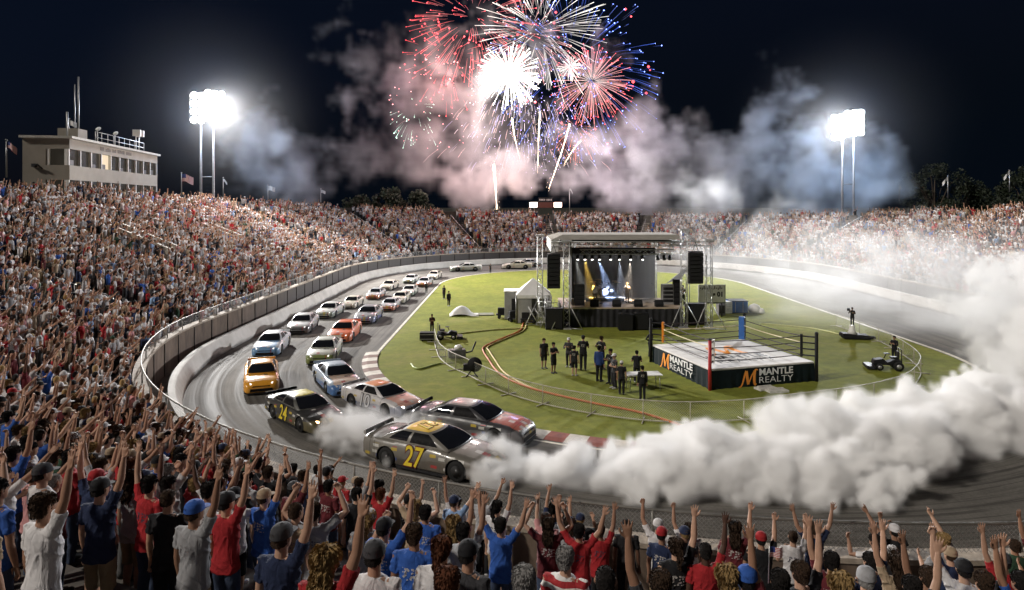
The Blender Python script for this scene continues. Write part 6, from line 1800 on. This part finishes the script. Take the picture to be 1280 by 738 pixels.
me = bpy.data.meshes.new('crowd'); me.vertices.add(len(VV)); me.vertices.foreach_set('co', VV.ravel())
me.loops.add(len(LI)); me.loops.foreach_set('vertex_index', LI.astype(np.int32)); me.polygons.add(len(LS)); me.polygons.foreach_set('loop_start', np.concatenate([[0], np.cumsum(LS)[:-1]]).astype(np.int32))
at_ = me.attributes.new('Col', 'FLOAT_COLOR', 'POINT'); at_.data.foreach_set('color', np.concatenate([CC, np.ones((len(CC), 1), np.float32)], 1).ravel())
me.polygons.foreach_set('use_smooth', np.ones(len(LS), bool)); me.update(calc_edges=True)
k = NT('crowd_clothes_and_skin'); a_ = k.n.new('ShaderNodeAttribute'); a_.attribute_name = 'Col'; k.set(Base_Color=a_.outputs['Color'], Roughness=.8, Specular_IOR_Level=.25)
me.materials.append(k.mat)
crowd = bpy.data.objects.new('crowd', me); col.objects.link(crowd); tag(crowd, 'dense cheering crowd filling the rest of the stand', None, None, 'stuff')
print('crowd', NP, len(VV), 'near', near_n, 'far edge of near', rows_all[near_n][0] if near_n < len(rows_all) else 0, time.time() - T0)
# ------------------------------------------------------------------ smoke: densities worked out on a grid, then turned into real volumes
def lattice(shape, cell, rg):
    dims = [max(2, int(math.ceil(n / cell)) + 2) for n in shape]
    g = rg.random(dims).astype(np.float32)
    for ax, n in enumerate(shape):
        x = np.arange(n) / cell + rg.random() * .9; i = np.floor(x).astype(int); i = np.minimum(i, dims[ax] - 2); t = np.clip(x - i, 0, 1); t = t * t * (3 - 2 * t)
        g = np.moveaxis(g, ax, 0); sh = (-1,) + (1,) * (g.ndim - 1)
        g = g[i] * (1 - t).reshape(sh).astype(np.float32) + g[i + 1] * t.reshape(sh).astype(np.float32)
        g = np.moveaxis(g, 0, ax)
    return g


def fbm(shape, cell, rg, octv=4, gain=.55, ridged=False):
    out, a, tot = np.zeros(shape, np.float32), 1.0, 0.0
    for _ in range(octv):
        if cell < 1.6: break
        v = lattice(shape, cell, rg)
        if ridged: v = np.abs(v * 2 - 1)
        out += a * v; tot += a; a *= gain; cell /= 2.03
    return out / tot


def add_ball(D, O, vox, c, r, soft, amp=1.0):
    lo = [max(0, int((c[i] - r - O[i]) / vox)) for i in range(3)]; hi = [min(D.shape[i], int((c[i] + r - O[i]) / vox) + 2) for i in range(3)]
    if any(h <= l for l, h in zip(lo, hi)): return
    ax = [np.arange(l, h) * vox + O[i] - c[i] for i, (l, h) in enumerate(zip(lo, hi))]
    d = np.sqrt(ax[0][:, None, None] ** 2 + ax[1][None, :, None] ** 2 + ax[2][None, None, :] ** 2)
    v = np.clip((r - d) / (soft * r), 0, 1) * amp; sl = tuple(slice(l, h) for l, h in zip(lo, hi))
    D[sl] = np.maximum(D[sl], v)


def warp(D, amp, cell, rg):
    """drags the density about with a turbulent field, for torn and curling edges"""
    ix = np.meshgrid(*[np.arange(n) for n in D.shape], indexing='ij'); out = []
    for q in range(3):
        d = (fbm(D.shape, cell, rg, 3, .55) - .5) * 2 * amp
        out.append(np.clip((ix[q] + d).round().astype(np.int32), 0, D.shape[q] - 1))
    return D[out[0], out[1], out[2]]


def volume_object(name, D, O, vox, mat):
    nx, ny, nz = D.shape
    me = bpy.data.meshes.new(name); me.vertices.add(D.size)
    # the grid points themselves carry the density; they sit at the middle of the cloud
    co = np.empty((D.size, 3), np.float32); co[:] = [O[0] + vox * nx / 2, O[1] + vox * ny / 2, O[2] + vox * nz / 2]
    me.vertices.foreach_set('co', co.ravel())
    a = me.attributes.new('amount', 'FLOAT', 'POINT'); a.data.foreach_set('value', D.transpose(2, 1, 0).ravel().astype(np.float32)); me.materials.append(mat)
    o = bpy.data.objects.new(name, me); col.objects.link(o)
    ng = bpy.data.node_groups.new(name, 'GeometryNodeTree')
    for io in ('INPUT', 'OUTPUT'): ng.interface.new_socket('Geometry', in_out=io, socket_type='NodeSocketGeometry')
    N, L = ng.nodes, ng.links
    gi, go = N.new('NodeGroupInput'), N.new('NodeGroupOutput')
    sub = N.new('ShaderNodeVectorMath'); sub.operation = 'SUBTRACT'; L.new(N.new('GeometryNodeInputPosition').outputs[0], sub.inputs[0]); sub.inputs[1].default_value = O
    sl = N.new('ShaderNodeVectorMath'); sl.operation = 'SCALE'; L.new(sub.outputs[0], sl.inputs[0]); sl.inputs['Scale'].default_value = 1 / vox
    sp = N.new('ShaderNodeSeparateXYZ'); L.new(sl.outputs[0], sp.inputs[0])

    def m(op, a, b=None):
        k = N.new('ShaderNodeMath'); k.operation = op
        for i, x in enumerate((a, b)):
            if x is None: continue
            if isinstance(x, (int, float)): k.inputs[i].default_value = x
            else: L.new(x, k.inputs[i])
        return k.outputs[0]
    q = [m('MINIMUM', m('MAXIMUM', m('ROUND', sp.outputs[i]), 0), D.shape[i] - 1) for i in range(3)]
    idx = m('ADD', q[0], m('MULTIPLY', m('ADD', q[1], m('MULTIPLY', q[2], ny)), nx))
    si = N.new('GeometryNodeSampleIndex'); si.data_type = 'FLOAT'; si.domain = 'POINT'
    na = N.new('GeometryNodeInputNamedAttribute'); na.data_type = 'FLOAT'; na.inputs['Name'].default_value = 'amount'
    L.new(gi.outputs[0], si.inputs['Geometry']); L.new(na.outputs[0], si.inputs['Value']); L.new(idx, si.inputs['Index'])
    vc = N.new('GeometryNodeVolumeCube'); L.new(si.outputs[0], vc.inputs['Density'])
    vc.inputs['Min'].default_value = O; vc.inputs['Max'].default_value = [O[i] + vox * (D.shape[i] - 1) for i in range(3)]
    for ax_, n in zip('XYZ', D.shape): vc.inputs['Resolution ' + ax_].default_value = n
    sm = N.new('GeometryNodeSetMaterial'); sm.inputs['Material'].default_value = mat
    L.new(vc.outputs[0], sm.inputs[0]); L.new(sm.outputs[0], go.inputs[0])
    o.modifiers.new('smoke', 'NODES').node_group = ng
    return tag(o, None, None, None, 'stuff')


def smoke_mat(name, density, color=(.93, .93, .93), aniso=0.0):
    k = NT(name); k.n.remove(k.b)
    v = k.n.new('ShaderNodeVolumePrincipled'); v.inputs['Color'].default_value = (*color, 1); v.inputs['Density'].default_value = density; v.inputs['Anisotropy'].default_value = aniso
    k.l.new(v.outputs[0], k.out.inputs['Volume'])
    return k.mat


def puff_cloud(D, O, vox, puffs, seed, soft=.3, kids=16, sub=5):
    r_ = random.Random(seed)

    def rv():
        v = Vector((r_.gauss(0, 1), r_.gauss(0, 1), r_.gauss(0, 1))); return v.normalized()
    for c, r, amp in puffs:
        add_ball(D, O, vox, c, r * .9, soft * 1.4, amp)
        for _ in range(kids):
            d = rv(); d.z = d.z * .8 + .15; c1 = c + d * r * r_.uniform(.55, .85); r1 = r * r_.uniform(.28, .48); add_ball(D, O, vox, c1, r1, soft * 1.2, amp)
            for _ in range(sub):
                c2 = c1 + rv() * r1 * .8; add_ball(D, O, vox, c2, r1 * r_.uniform(.3, .5), soft * 1.5, amp)


def pk(px, py, d, r, amp=1.0): return (Vector(((px - 640) / FPX * d, d, zat(py, d))), r, amp)


# --- burnt rubber smoke on the near bend
BANK = [(606, 566, 22.0, .55), (622, 572, 21.9, .7), (640, 578, 22.4, .9), (675, 575, 22.2, 1.05), (715, 572, 22, 1.15), (752, 590, 21.6, 1.0), (790, 575, 21.8, 1.3), (835, 572, 21.6, 1.35), (815, 548, 23.2, 1.0), (860, 545, 23.5, 1.25), (885, 585, 21.2, 1.35), (905, 555, 22.5, 1.45), (940, 578, 21.3, 1.5),
        (985, 565, 21.8, 1.6), (985, 520, 24.5, 1.35), (1035, 580, 21.2, 1.55), (1030, 535, 24, 1.6), (1085, 592, 21, 1.35), (1090, 550, 23, 1.75), (1135, 560, 23, 1.8), (1095, 512, 26.5, 1.5), (1150, 522, 26, 1.6), (1195, 545, 25, 1.9), (1240, 540, 25.5, 2.0), (1225, 512, 27.5, 1.7), (1285, 545, 26, 2.1),
        (1278, 495, 28.5, 2.0), (1262, 452, 32, 1.7), (1300, 420, 33, 2.3), (1310, 480, 30, 2.5), (1238, 468, 31, 1.5), (1268, 405, 36, 2.0), (1296, 372, 38, 2.1), (1250, 378, 40, 1.9), (1278, 340, 41, 2.0), (1216, 398, 41, 1.5), (1236, 345, 43, 1.7), (1195, 372, 44, 1.4), (1222, 434, 36, 1.0), (720, 552, 23.2, .7), (765, 555, 22.9, .75), (668, 556, 22.9, .6), (845, 602, 20.6, .75), (1010, 602, 20.6, .9), (1100, 612, 20.2, .8), (795, 603, 20.6, .6), (930, 606, 20.4, .8)]
TAIL = [(500, 540, 25.9, .78), (538, 542, 25.8, .7), (468, 536, 26.3, .85), (422, 556, 25.6, .6), (452, 568, 24.8, .55), (520, 556, 25.2, .62), (425, 535, 26.6, .75), (402, 548, 26.2, .45), (455, 528, 26.8, .95), (490, 530, 26.8, .85), (520, 532, 26.8, .75), (545, 536, 26.4, .6), (470, 553, 25.6, .75), (440, 562, 25, .5), (505, 545, 25.8, .7), (490, 577, 23.4, .34), (478, 566, 24.2, .42), (612, 552, 24.4, .5), (630, 560, 23.3, .6), (615, 590, 21.9, .45)]
VOX = .17; O = (-9.0, 17.5, -.05); SH = (262, 176, 54)
D = np.zeros(SH, np.float32); rg = np.random.default_rng(11)
puff_cloud(D, O, VOX, [pk(b[0], b[1] + (24 if b[0] < 860 else 16 if b[0] < 1130 else 5), b[2], b[3] * (.86 if b[0] < 1130 else .92), .4 if b[1] < 500 else 1.0) for b in BANK] + [pk(a_, b_ + 9, c_ - .3, d_ * 1.1) for a_, b_, c_, d_ in TAIL], 3, .3)
D = warp(D, 3.2, 7, rg)
n1 = fbm(SH, 10, rg, 5, .62); n2 = fbm(SH, 26, rg, 3, .5)
D = np.clip(D * 1.5 - np.abs(n1 - .5) * 2.1 - .17, 0, 1) * (.35 + 1.0 * np.clip((n2 - .3) * 2, 0, 1))
D = D ** 1.45; zz = np.arange(SH[2]) * VOX; D *= np.clip(zz / .35, .0, 1)[None, None, :]
volume_object('tyre_smoke', D, O, VOX, smoke_mat('tyre_smoke', 7.0, (.9995, .999, .998), -.42))
# --- the tall plume and the veil drifting along the right straight
VEIL = [(1020, 250, 86, 4, .3), (870, 260, 96, 5.5, .5), (1060, 300, 78, 4.5, .4), (1120, 320, 66, 4, .5), (1180, 345, 56, 3.6, .6), (1010, 310, 80, 4.5, .5), (960, 345, 78, 4, .5), (1230, 400, 46, 2.6, .6), (1100, 385, 58, 3, .45), (1030, 360, 68, 3.2, .45), (1200, 372, 44, 3.0, .9), (1250, 350, 42, 2.8, 1.0), (1275, 390, 38, 3.0, 1.0), (1240, 420, 37, 2.4, .9), (1290, 345, 40, 2.4, .9), (1150, 360, 52, 3.0, .5), (1100, 345, 60, 3.4, .5), (1290, 330, 46, 2.6, .7), (1225, 320, 48, 2.4, .5), (1040, 345, 70, 4, .4), (1060, 380, 60, 3.4, .3), (980, 330, 82, 5, .5), (1150, 410, 46, 2.6, .35), (1215, 420, 40, 2.6, .5), (1000, 290, 88, 5, .4), (935, 305, 84, 5.5, .6), (905, 280, 90, 6, .6), (965, 275, 86, 5, .45),
        (880, 240, 104, 6.5, .9), (840, 215, 112, 6.5, .8), (900, 200, 110, 6, .8), (860, 185, 114, 5.5, .6), (810, 250, 112, 6, .6), (930, 340, 88, 5, .7), (890, 320, 92, 5, .7), (850, 290, 104, 5, .5), (1000, 370, 66, 4, .3), (820, 190, 116, 5, .5), (1090, 310, 74, 4, .3), (1180, 300, 62, 3, .3)]
VOX = .62; O = (8.0, 36.0, -.3); SH = (92, 150, 42)
D = np.zeros(SH, np.float32); rg = np.random.default_rng(12)
puff_cloud(D, O, VOX, [pk(a_, b_, c_, d_, e_ * (1.5 if c_ < 62 else 1.1 if c_ < 72 else .75 if c_ < 90 else .8)) for a_, b_, c_, d_, e_ in VEIL], 5, .55, 14, 3)
D = warp(D, 9, 16, rg)
n1 = fbm(SH, 11, rg, 4, .62, True); n2 = fbm(SH, 26, rg, 3, .5)
D = np.clip(D * 1.25 - n1 * .95 - .02, 0, 1) * (.3 + 1.1 * np.clip((n2 - .3) * 2, 0, 1))
n3 = warp(fbm(SH, 15, rg, 4, .6), 8, 12, rg)
low = np.clip(1 - (np.arange(SH[2]) * VOX + O[2]) / 8, 0, 1)[None, None, :] * (.07 + np.clip((n3 - .46) * 4.5, 0, 1))
X_, Y_ = np.meshgrid(np.arange(SH[0]) * VOX + O[0], np.arange(SH[1]) * VOX + O[1], indexing='ij')
fogm = np.clip((X_ - 16) / 10, 0, 1) * np.clip((Y_ - 44) / 10, 0, 1) * (.03 + .97 * np.clip((88 - Y_) / 26, 0, 1)) * np.clip((128 - Y_) / 10, 0, 1)
td = np.sqrt((X_ - TR.location.x) ** 2 + (Y_ - TR.location.y) ** 2)
D = (D + .42 * low * fogm[:, :, None]) * (np.clip((td - 5) / 40, 0, 1) ** 1.15)[:, :, None]
volume_object('drifting_smoke', D, O, VOX, smoke_mat('drifting_smoke', .42, (.94, .945, .95)))
# --- high firework smoke and the clouds round the floodlights
SKY = [(500, 160, 131, 12, .3), (580, 140, 133, 12, .3), (660, 190, 131, 11, .3), (740, 215, 128, 10, .32), (820, 215, 122, 9, .35), (450, 215, 126, 8, .28), (380, 200, 106, 8, .3), (880, 215, 112, 8, .4), (610, 215, 128, 9, .4), (530, 60, 135, 10, .22), (300, 195, 104, 5, .5), (335, 165, 104, 6, .65), (375, 195, 106, 7.5, .55), (400, 225, 106, 5, .4), (330, 232, 104, 5, .5), (350, 135, 106, 4, .3), (300, 240, 100, 4, .4), (380, 245, 108, 5, .5),
       (440, 140, 134, 6, .18), (470, 85, 134, 8, .32), (505, 115, 132, 7, .5), (545, 80, 134, 7, .6), (565, 130, 132, 8, .62), (515, 165, 132, 8, .55), (470, 190, 132, 6.5, .3), (530, 205, 130, 8, .65), (585, 185, 130, 7, .6), (600, 100, 135, 7, .5), (570, 45, 136, 6, .3), (415, 60, 136, 7, .16), (480, 30, 138, 6, .2), (440, 15, 138, 6, .12),
       (600, 225, 127, 5.5, 1.0), (640, 222, 127, 5.2, 1.0), (662, 238, 126, 3.6, 1.0), (652, 205, 128, 3.8, .9), (570, 222, 128, 5, .9), (610, 245, 126, 4, .9), (680, 60, 137, 9, .22), (735, 95, 138, 8, .22), (600, 40, 138, 9, .22), (640, 95, 138, 8, .25), (700, 110, 138, 8, .18), (650, 130, 136, 5, .4), (690, 140, 136, 5, .3),  # includes faint wide puffs added inside the bursts to carry their glow
       (715, 225, 130, 6, .5), (755, 205, 130, 7, .55), (800, 180, 128, 7, .6), (790, 235, 126, 6, .6), (840, 245, 122, 5, .5), (740, 170, 132, 6, .35), (850, 190, 122, 6, .5), (760, 255, 124, 4, .6), (820, 150, 128, 5, .3),
       (950, 150, 112, 5, .5), (985, 125, 112, 4, .5), (945, 190, 112, 6, .65), (985, 205, 110, 6, .85), (1015, 180, 110, 5, .6), (1050, 195, 109, 5, .8), (1085, 195, 109, 5, .85), (1100, 222, 108, 5, .8), (1055, 232, 108, 6, .8), (1000, 238, 110, 6, .9), (940, 235, 112, 6, .8), (1030, 215, 112, 5, .9), (915, 205, 114, 5, .5), (965, 100, 112, 3, .3), (900, 250, 112, 5, .6), (1085, 245, 110, 4, .6)]
VOX = .8; O = (-48.0, 96.0, 4.0); SH = (138, 60, 62)
D = np.zeros(SH, np.float32); rg = np.random.default_rng(13)
puff_cloud(D, O, VOX, [pk(*b) for b in SKY], 6, .6, 14, 4)
D = warp(D, 9, 14, rg)
n1 = fbm(SH, 10, rg, 4, .62, True); n2 = fbm(SH, 24, rg, 3, .5)
D = np.clip(D * 1.4 - n1 * 1.15 + .02 * (D > 0), 0, 1) * (.25 + 1.2 * np.clip((n2 - .28) * 2, 0, 1))
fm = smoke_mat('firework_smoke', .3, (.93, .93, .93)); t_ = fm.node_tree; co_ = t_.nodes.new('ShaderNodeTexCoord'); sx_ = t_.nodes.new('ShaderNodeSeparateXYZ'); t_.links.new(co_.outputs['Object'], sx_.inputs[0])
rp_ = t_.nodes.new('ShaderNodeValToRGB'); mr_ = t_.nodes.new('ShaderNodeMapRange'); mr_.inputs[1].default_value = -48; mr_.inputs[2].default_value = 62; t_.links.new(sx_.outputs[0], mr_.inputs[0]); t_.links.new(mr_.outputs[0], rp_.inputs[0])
e_ = rp_.color_ramp.elements; e_.new(.5); e_.new(.7)                # blue floodlighting put into the smoke colour at both ends, neutral powder smoke between
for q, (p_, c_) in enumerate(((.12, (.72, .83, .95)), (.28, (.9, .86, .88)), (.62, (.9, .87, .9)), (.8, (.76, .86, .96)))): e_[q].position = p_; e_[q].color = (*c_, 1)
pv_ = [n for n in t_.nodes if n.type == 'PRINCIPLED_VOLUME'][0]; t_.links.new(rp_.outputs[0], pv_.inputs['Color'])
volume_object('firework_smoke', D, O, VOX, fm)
# --- ball of thin haze added round each floodlight head for its halo
hm_ = smoke_mat('lamp_halo_haze', .006, (.95, .96, 1))
for T_, z_ in ((TL, 22.3), (TR, 21)):
    q = np.arange(34) * 1.2 - 19.8; rr_ = np.sqrt(q[:, None, None] ** 2 + q[None, :, None] ** 2 + q[None, None, :] ** 2)
    volume_object('lamp_halo_haze', (np.clip(1 - rr_ / 19.5, 0, 1) ** 2.2).astype(np.float32), (T_.location.x - 19.8, T_.location.y - 19.8, z_ - 19.8), 1.2, hm_)

# ------------------------------------------------------------------ fireworks
k = NT('burning_sparks'); a_ = k.n.new('ShaderNodeAttribute'); a_.attribute_name = 'Col'
k.set(Base_Color=(0, 0, 0), Emission_Color=a_.outputs['Color'], Emission_Strength=1.0); SPARK = k.mat


class Sparks:
    def __init__(s): s.v, s.f, s.c = [], [], []

    def trail(s, pts, r0, r1, c0, c1):
        n = len(pts); b = len(s.v)
        for i, p in enumerate(pts):
            t = i / (n - 1); r = r0 + (r1 - r0) * t; fl = .35 + 1.1 * rf.random(); c = [(c0[q] + (c1[q] - c0[q]) * t) * fl for q in range(3)]
            d = (pts[min(i + 1, n - 1)] - pts[max(i - 1, 0)]).normalized(); x = d.cross(Vector((.3, .9, .2))).normalized(); y = d.cross(x)
            for q in range(3): s.v.append(p + (x * math.cos(2.094 * q) + y * math.sin(2.094 * q)) * r); s.c.append(c)
        for i in range(n - 1):
            for q in range(3): s.f.append((b + 3 * i + q, b + 3 * i + (q + 1) % 3, b + 3 * i + 3 + (q + 1) % 3, b + 3 * i + 3 + q))

    def dot(s, p, r, c):
        b = len(s.v)
        for d in ((1, 0, 0), (-1, 0, 0), (0, 1, 0), (0, -1, 0), (0, 0, 1), (0, 0, -1)): s.v.append(p + Vector(d) * r); s.c.append(c)
        for x in (0, 1):
            for y in (2, 3):
                for z in (4, 5): s.f.append((b + x, b + y, b + z))

    def build(s, name, parent):
        me = bpy.data.meshes.new(name); me.from_pydata([tuple(v) for v in s.v], [], s.f); me.materials.append(SPARK)
        a = me.attributes.new('Col', 'FLOAT_COLOR', 'POINT'); a.data.foreach_set('color', [x for c in s.c for x in (*c, 1)])
        o = bpy.data.objects.new(name, me); col.objects.link(o); o.parent = parent; return o


FD = 139.0; PXM = FD / FPX; rf = random.Random(31)


def burst(px, py, rpx, n, c_in, c_out, c_tip, r0, label, tip=.16, w=.085, droop=.1, d=FD, glow=1.0, r1=1.0):
    root = empty('firework_burst', along(px, d, zat(py, d)), 0, label, 'firework', 'bursts of the firework display')
    tr_, sp_ = Sparks(), Sparks(); Rm = rpx * PXM
    for _ in range(int(n * 1.5)):
        v = Vector((rf.gauss(0, 1), rf.gauss(0, 1), rf.gauss(0, 1))).normalized(); L = Rm * rf.uniform(.78, 1.04); a0 = r0 * rf.uniform(.75, 1.3)
        pts = []
        for i in range(6):
            t = a0 + (r1 - a0) * i / 5; pts.append(v * L * t - Vector((0, 0, droop * L * t * t)))
        b = rf.uniform(.5, 1.4) * glow
        if c_in is not None and a0 < .97: tr_.trail(pts, w * .2, w * rf.uniform(.3, .58), [x * b * .3 for x in c_in], [x * b * .58 for x in c_out])
        if c_tip is not None and rf.random() < .85: sp_.dot(pts[-1], tip * rf.uniform(.35, .85), [x * b for x in c_tip])
    if tr_.v: tag(tr_.build('spark_trail', root), kind='stuff')
    if sp_.v: tag(sp_.build('star', root), kind='stuff')
    return root


W_, RD, BL, PKc, VI = (3.2, 3.0, 2.8), (3.4, .3, .36), (.4, .85, 4.2), (3.4, 1.1, 1.1), (1.5, 1.2, 3.6)
burst(676, 38, 88, 85, W_, W_, None, .42, 'large white palm shaped firework at the top of the display', w=.14, droop=.08, glow=.9)
burst(660, 45, 60, 70, W_, PKc, W_, .5, 'white and pink firework crossing the white palm', w=.1, droop=.1, glow=.8)
burst(592, 24, 82, 120, PKc, RD, RD, .6, 'red firework at the upper left of the display', tip=.2, w=.1, droop=.1)
burst(560, 75, 60, 60, RD, RD, RD, .82, 'dim red firework behind pink smoke on the left', tip=.3, w=.12, droop=.15)
burst(716, 82, 112, 190, (.15, .25, 1.2), BL, (1.6, 2.4, 8), .74, 'large blue firework reaching farthest right', tip=.2, w=.07, droop=.12, glow=.7)
burst(724, 70, 104, 26, None, RD, RD, .9, 'sparse ring of red stars outside the blue firework', tip=.42)
burst(740, 102, 52, 120, W_, PKc, RD, .12, 'red and white firework right of the brilliant core', tip=.2, w=.085, droop=.1)
burst(713, 84, 17, 60, W_, W_, None, .1, 'small brilliant white firework beside the core', w=.1, glow=1.3)
burst(637, 92, 42, 110, W_, W_, W_, .05, 'brilliant white core burst at the centre of the display', tip=.16, w=.12, droop=.1, glow=3.2)
burst(690, 125, 66, 150, None, VI, VI, .5, 'violet cloud of stars below the white core', tip=.15, droop=.3, r1=.9)
burst(655, 140, 70, 110, None, W_, (3, 2.6, 4), .5, 'pale glitter falling under the display centre', tip=.13, droop=.35)
burst(545, 110, 62, 60, None, PKc, (5, 2, 2), .5, 'pink stars scattered in the smoke on the left', tip=.2, droop=.3)
burst(520, 140, 36, 24, (1, 3, 2), (3, 4.5, 4), (3, 5, 4), .8, 'few greenish sparks at the lower left of the display', tip=.16, w=.1, droop=.4)
burst(720, 165, 30, 45, (2, .6, .4), (3, .7, .4), (3, .8, .5), .3, 'small reddish firework low on the right of the display', tip=.14, w=.06, droop=.5)
# sparks raining below the bursts
root = empty('spark_rain', along(650, FD, zat(160, FD)), 0, 'veil of thin bluish sparks raining below the bursts', 'firework'); s_ = Sparks()
for _ in range(260):
    px = rf.gauss(655, 42); py = rf.uniform(125, 205); dd = FD + rf.uniform(-6, 6); p = Vector(((px - 640) / FPX * dd, dd, zat(py, dd))) - root.location; L = rf.uniform(.6, 2.6); lx = (px - 655) * .006 * L
    c = rf.choice(((1.2, 1.2, 2.2), (2, 1.8, 1.9), (2.4, 1.6, 1.5))); b = rf.uniform(.25, 1.1); s_.trail([p, p + Vector((lx, 0, -L * .5)), p + Vector((lx * 1.7, 0, -L))], .03, .06, [x * b for x in c], [x * b * .6 for x in c])
s_.build('sparks', root)
for pts, wd, lab in (([(640, 148), (643, 170), (650, 200)], .16, 'white rising comet below the brilliant core'), ([(675, 140), (673, 175), (672, 217)], .15, 'white rising comet in the middle of the three'), ([(712, 155), (702, 190), (686, 236)], .17, 'long white comet slanting down to the scoreboard'), ([(726, 176), (716, 188), (705, 206)], .13, 'short white comet at the right of the rising comets'), ([(617, 206), (619, 230), (621, 262)], .24, 'bright comet rising from behind the far stand')):
    d_ = 139 if pts[0][0] != 617 else 124
    root = empty('firework_comet', along(pts[-1][0], d_, zat(pts[-1][1], d_)), 0, lab, 'firework', 'rising comets of the display'); s_ = Sparks()
    P = [along(a, d_, zat(b, d_)) - root.location for a, b in smooth_pts([(a, b, 0) for a, b in pts], 6) for _ in (0,)] if False else [along(v.x, d_, zat(v.y, d_)) - root.location for v in smooth_pts([(a, b, 0) for a, b in pts], 6)]
    s_.trail(P, wd, wd * .35, (9, 8, 6.5), (4.5, 3.2, 2.4)); s_.build('trail', root)
    t_ = Sparks()
    for _ in range(60):
        i = rf.randrange(len(P)); t_.dot(P[i] + Vector((rf.gauss(0, .25), rf.gauss(0, .25), rf.gauss(0, .3))), rf.uniform(.03, .08), (3, 2.3, 1.6))
    t_.build('sparks', root)
for px, py, d_, e, c in ((637, 92, 136, 34000, (1, .92, .85)), (562, 98, 127, 6000, (1, .42, .4)), (490, 110, 120, 3000, (.95, .5, .6)), (742, 105, 136, 4000, (1, .3, .25)), (715, 60, 137, 5000, (.45, .5, 1)), (640, 215, 120, 3500, (1, .7, .58)), (545, 190, 118, 4000, (1, .68, .66)), (770, 190, 120, 7000, (.85, .75, .85))):
    lamp('firework_light', 'POINT', along(px, d_, zat(py, d_)), e, c, shadow_soft_size=1.5)

# ------------------------------------------------------------------ render settings
cy = sc.cycles
cy.volume_bounces = 12; cy.max_bounces = 14; cy.diffuse_bounces = 2; cy.glossy_bounces = 2; cy.transparent_max_bounces = 12
cy.volume_step_rate = 1.5; cy.volume_max_steps = 256
cy.use_adaptive_sampling = True; cy.adaptive_threshold = .02
cy.use_denoising = True; cy.sample_clamp_indirect = 4; cy.use_light_tree = True
sc.view_settings.view_transform = 'Standard'; sc.view_settings.look = 'None'; sc.view_settings.exposure = 0; sc.view_settings.gamma = 1
print('script done', time.time() - T0)
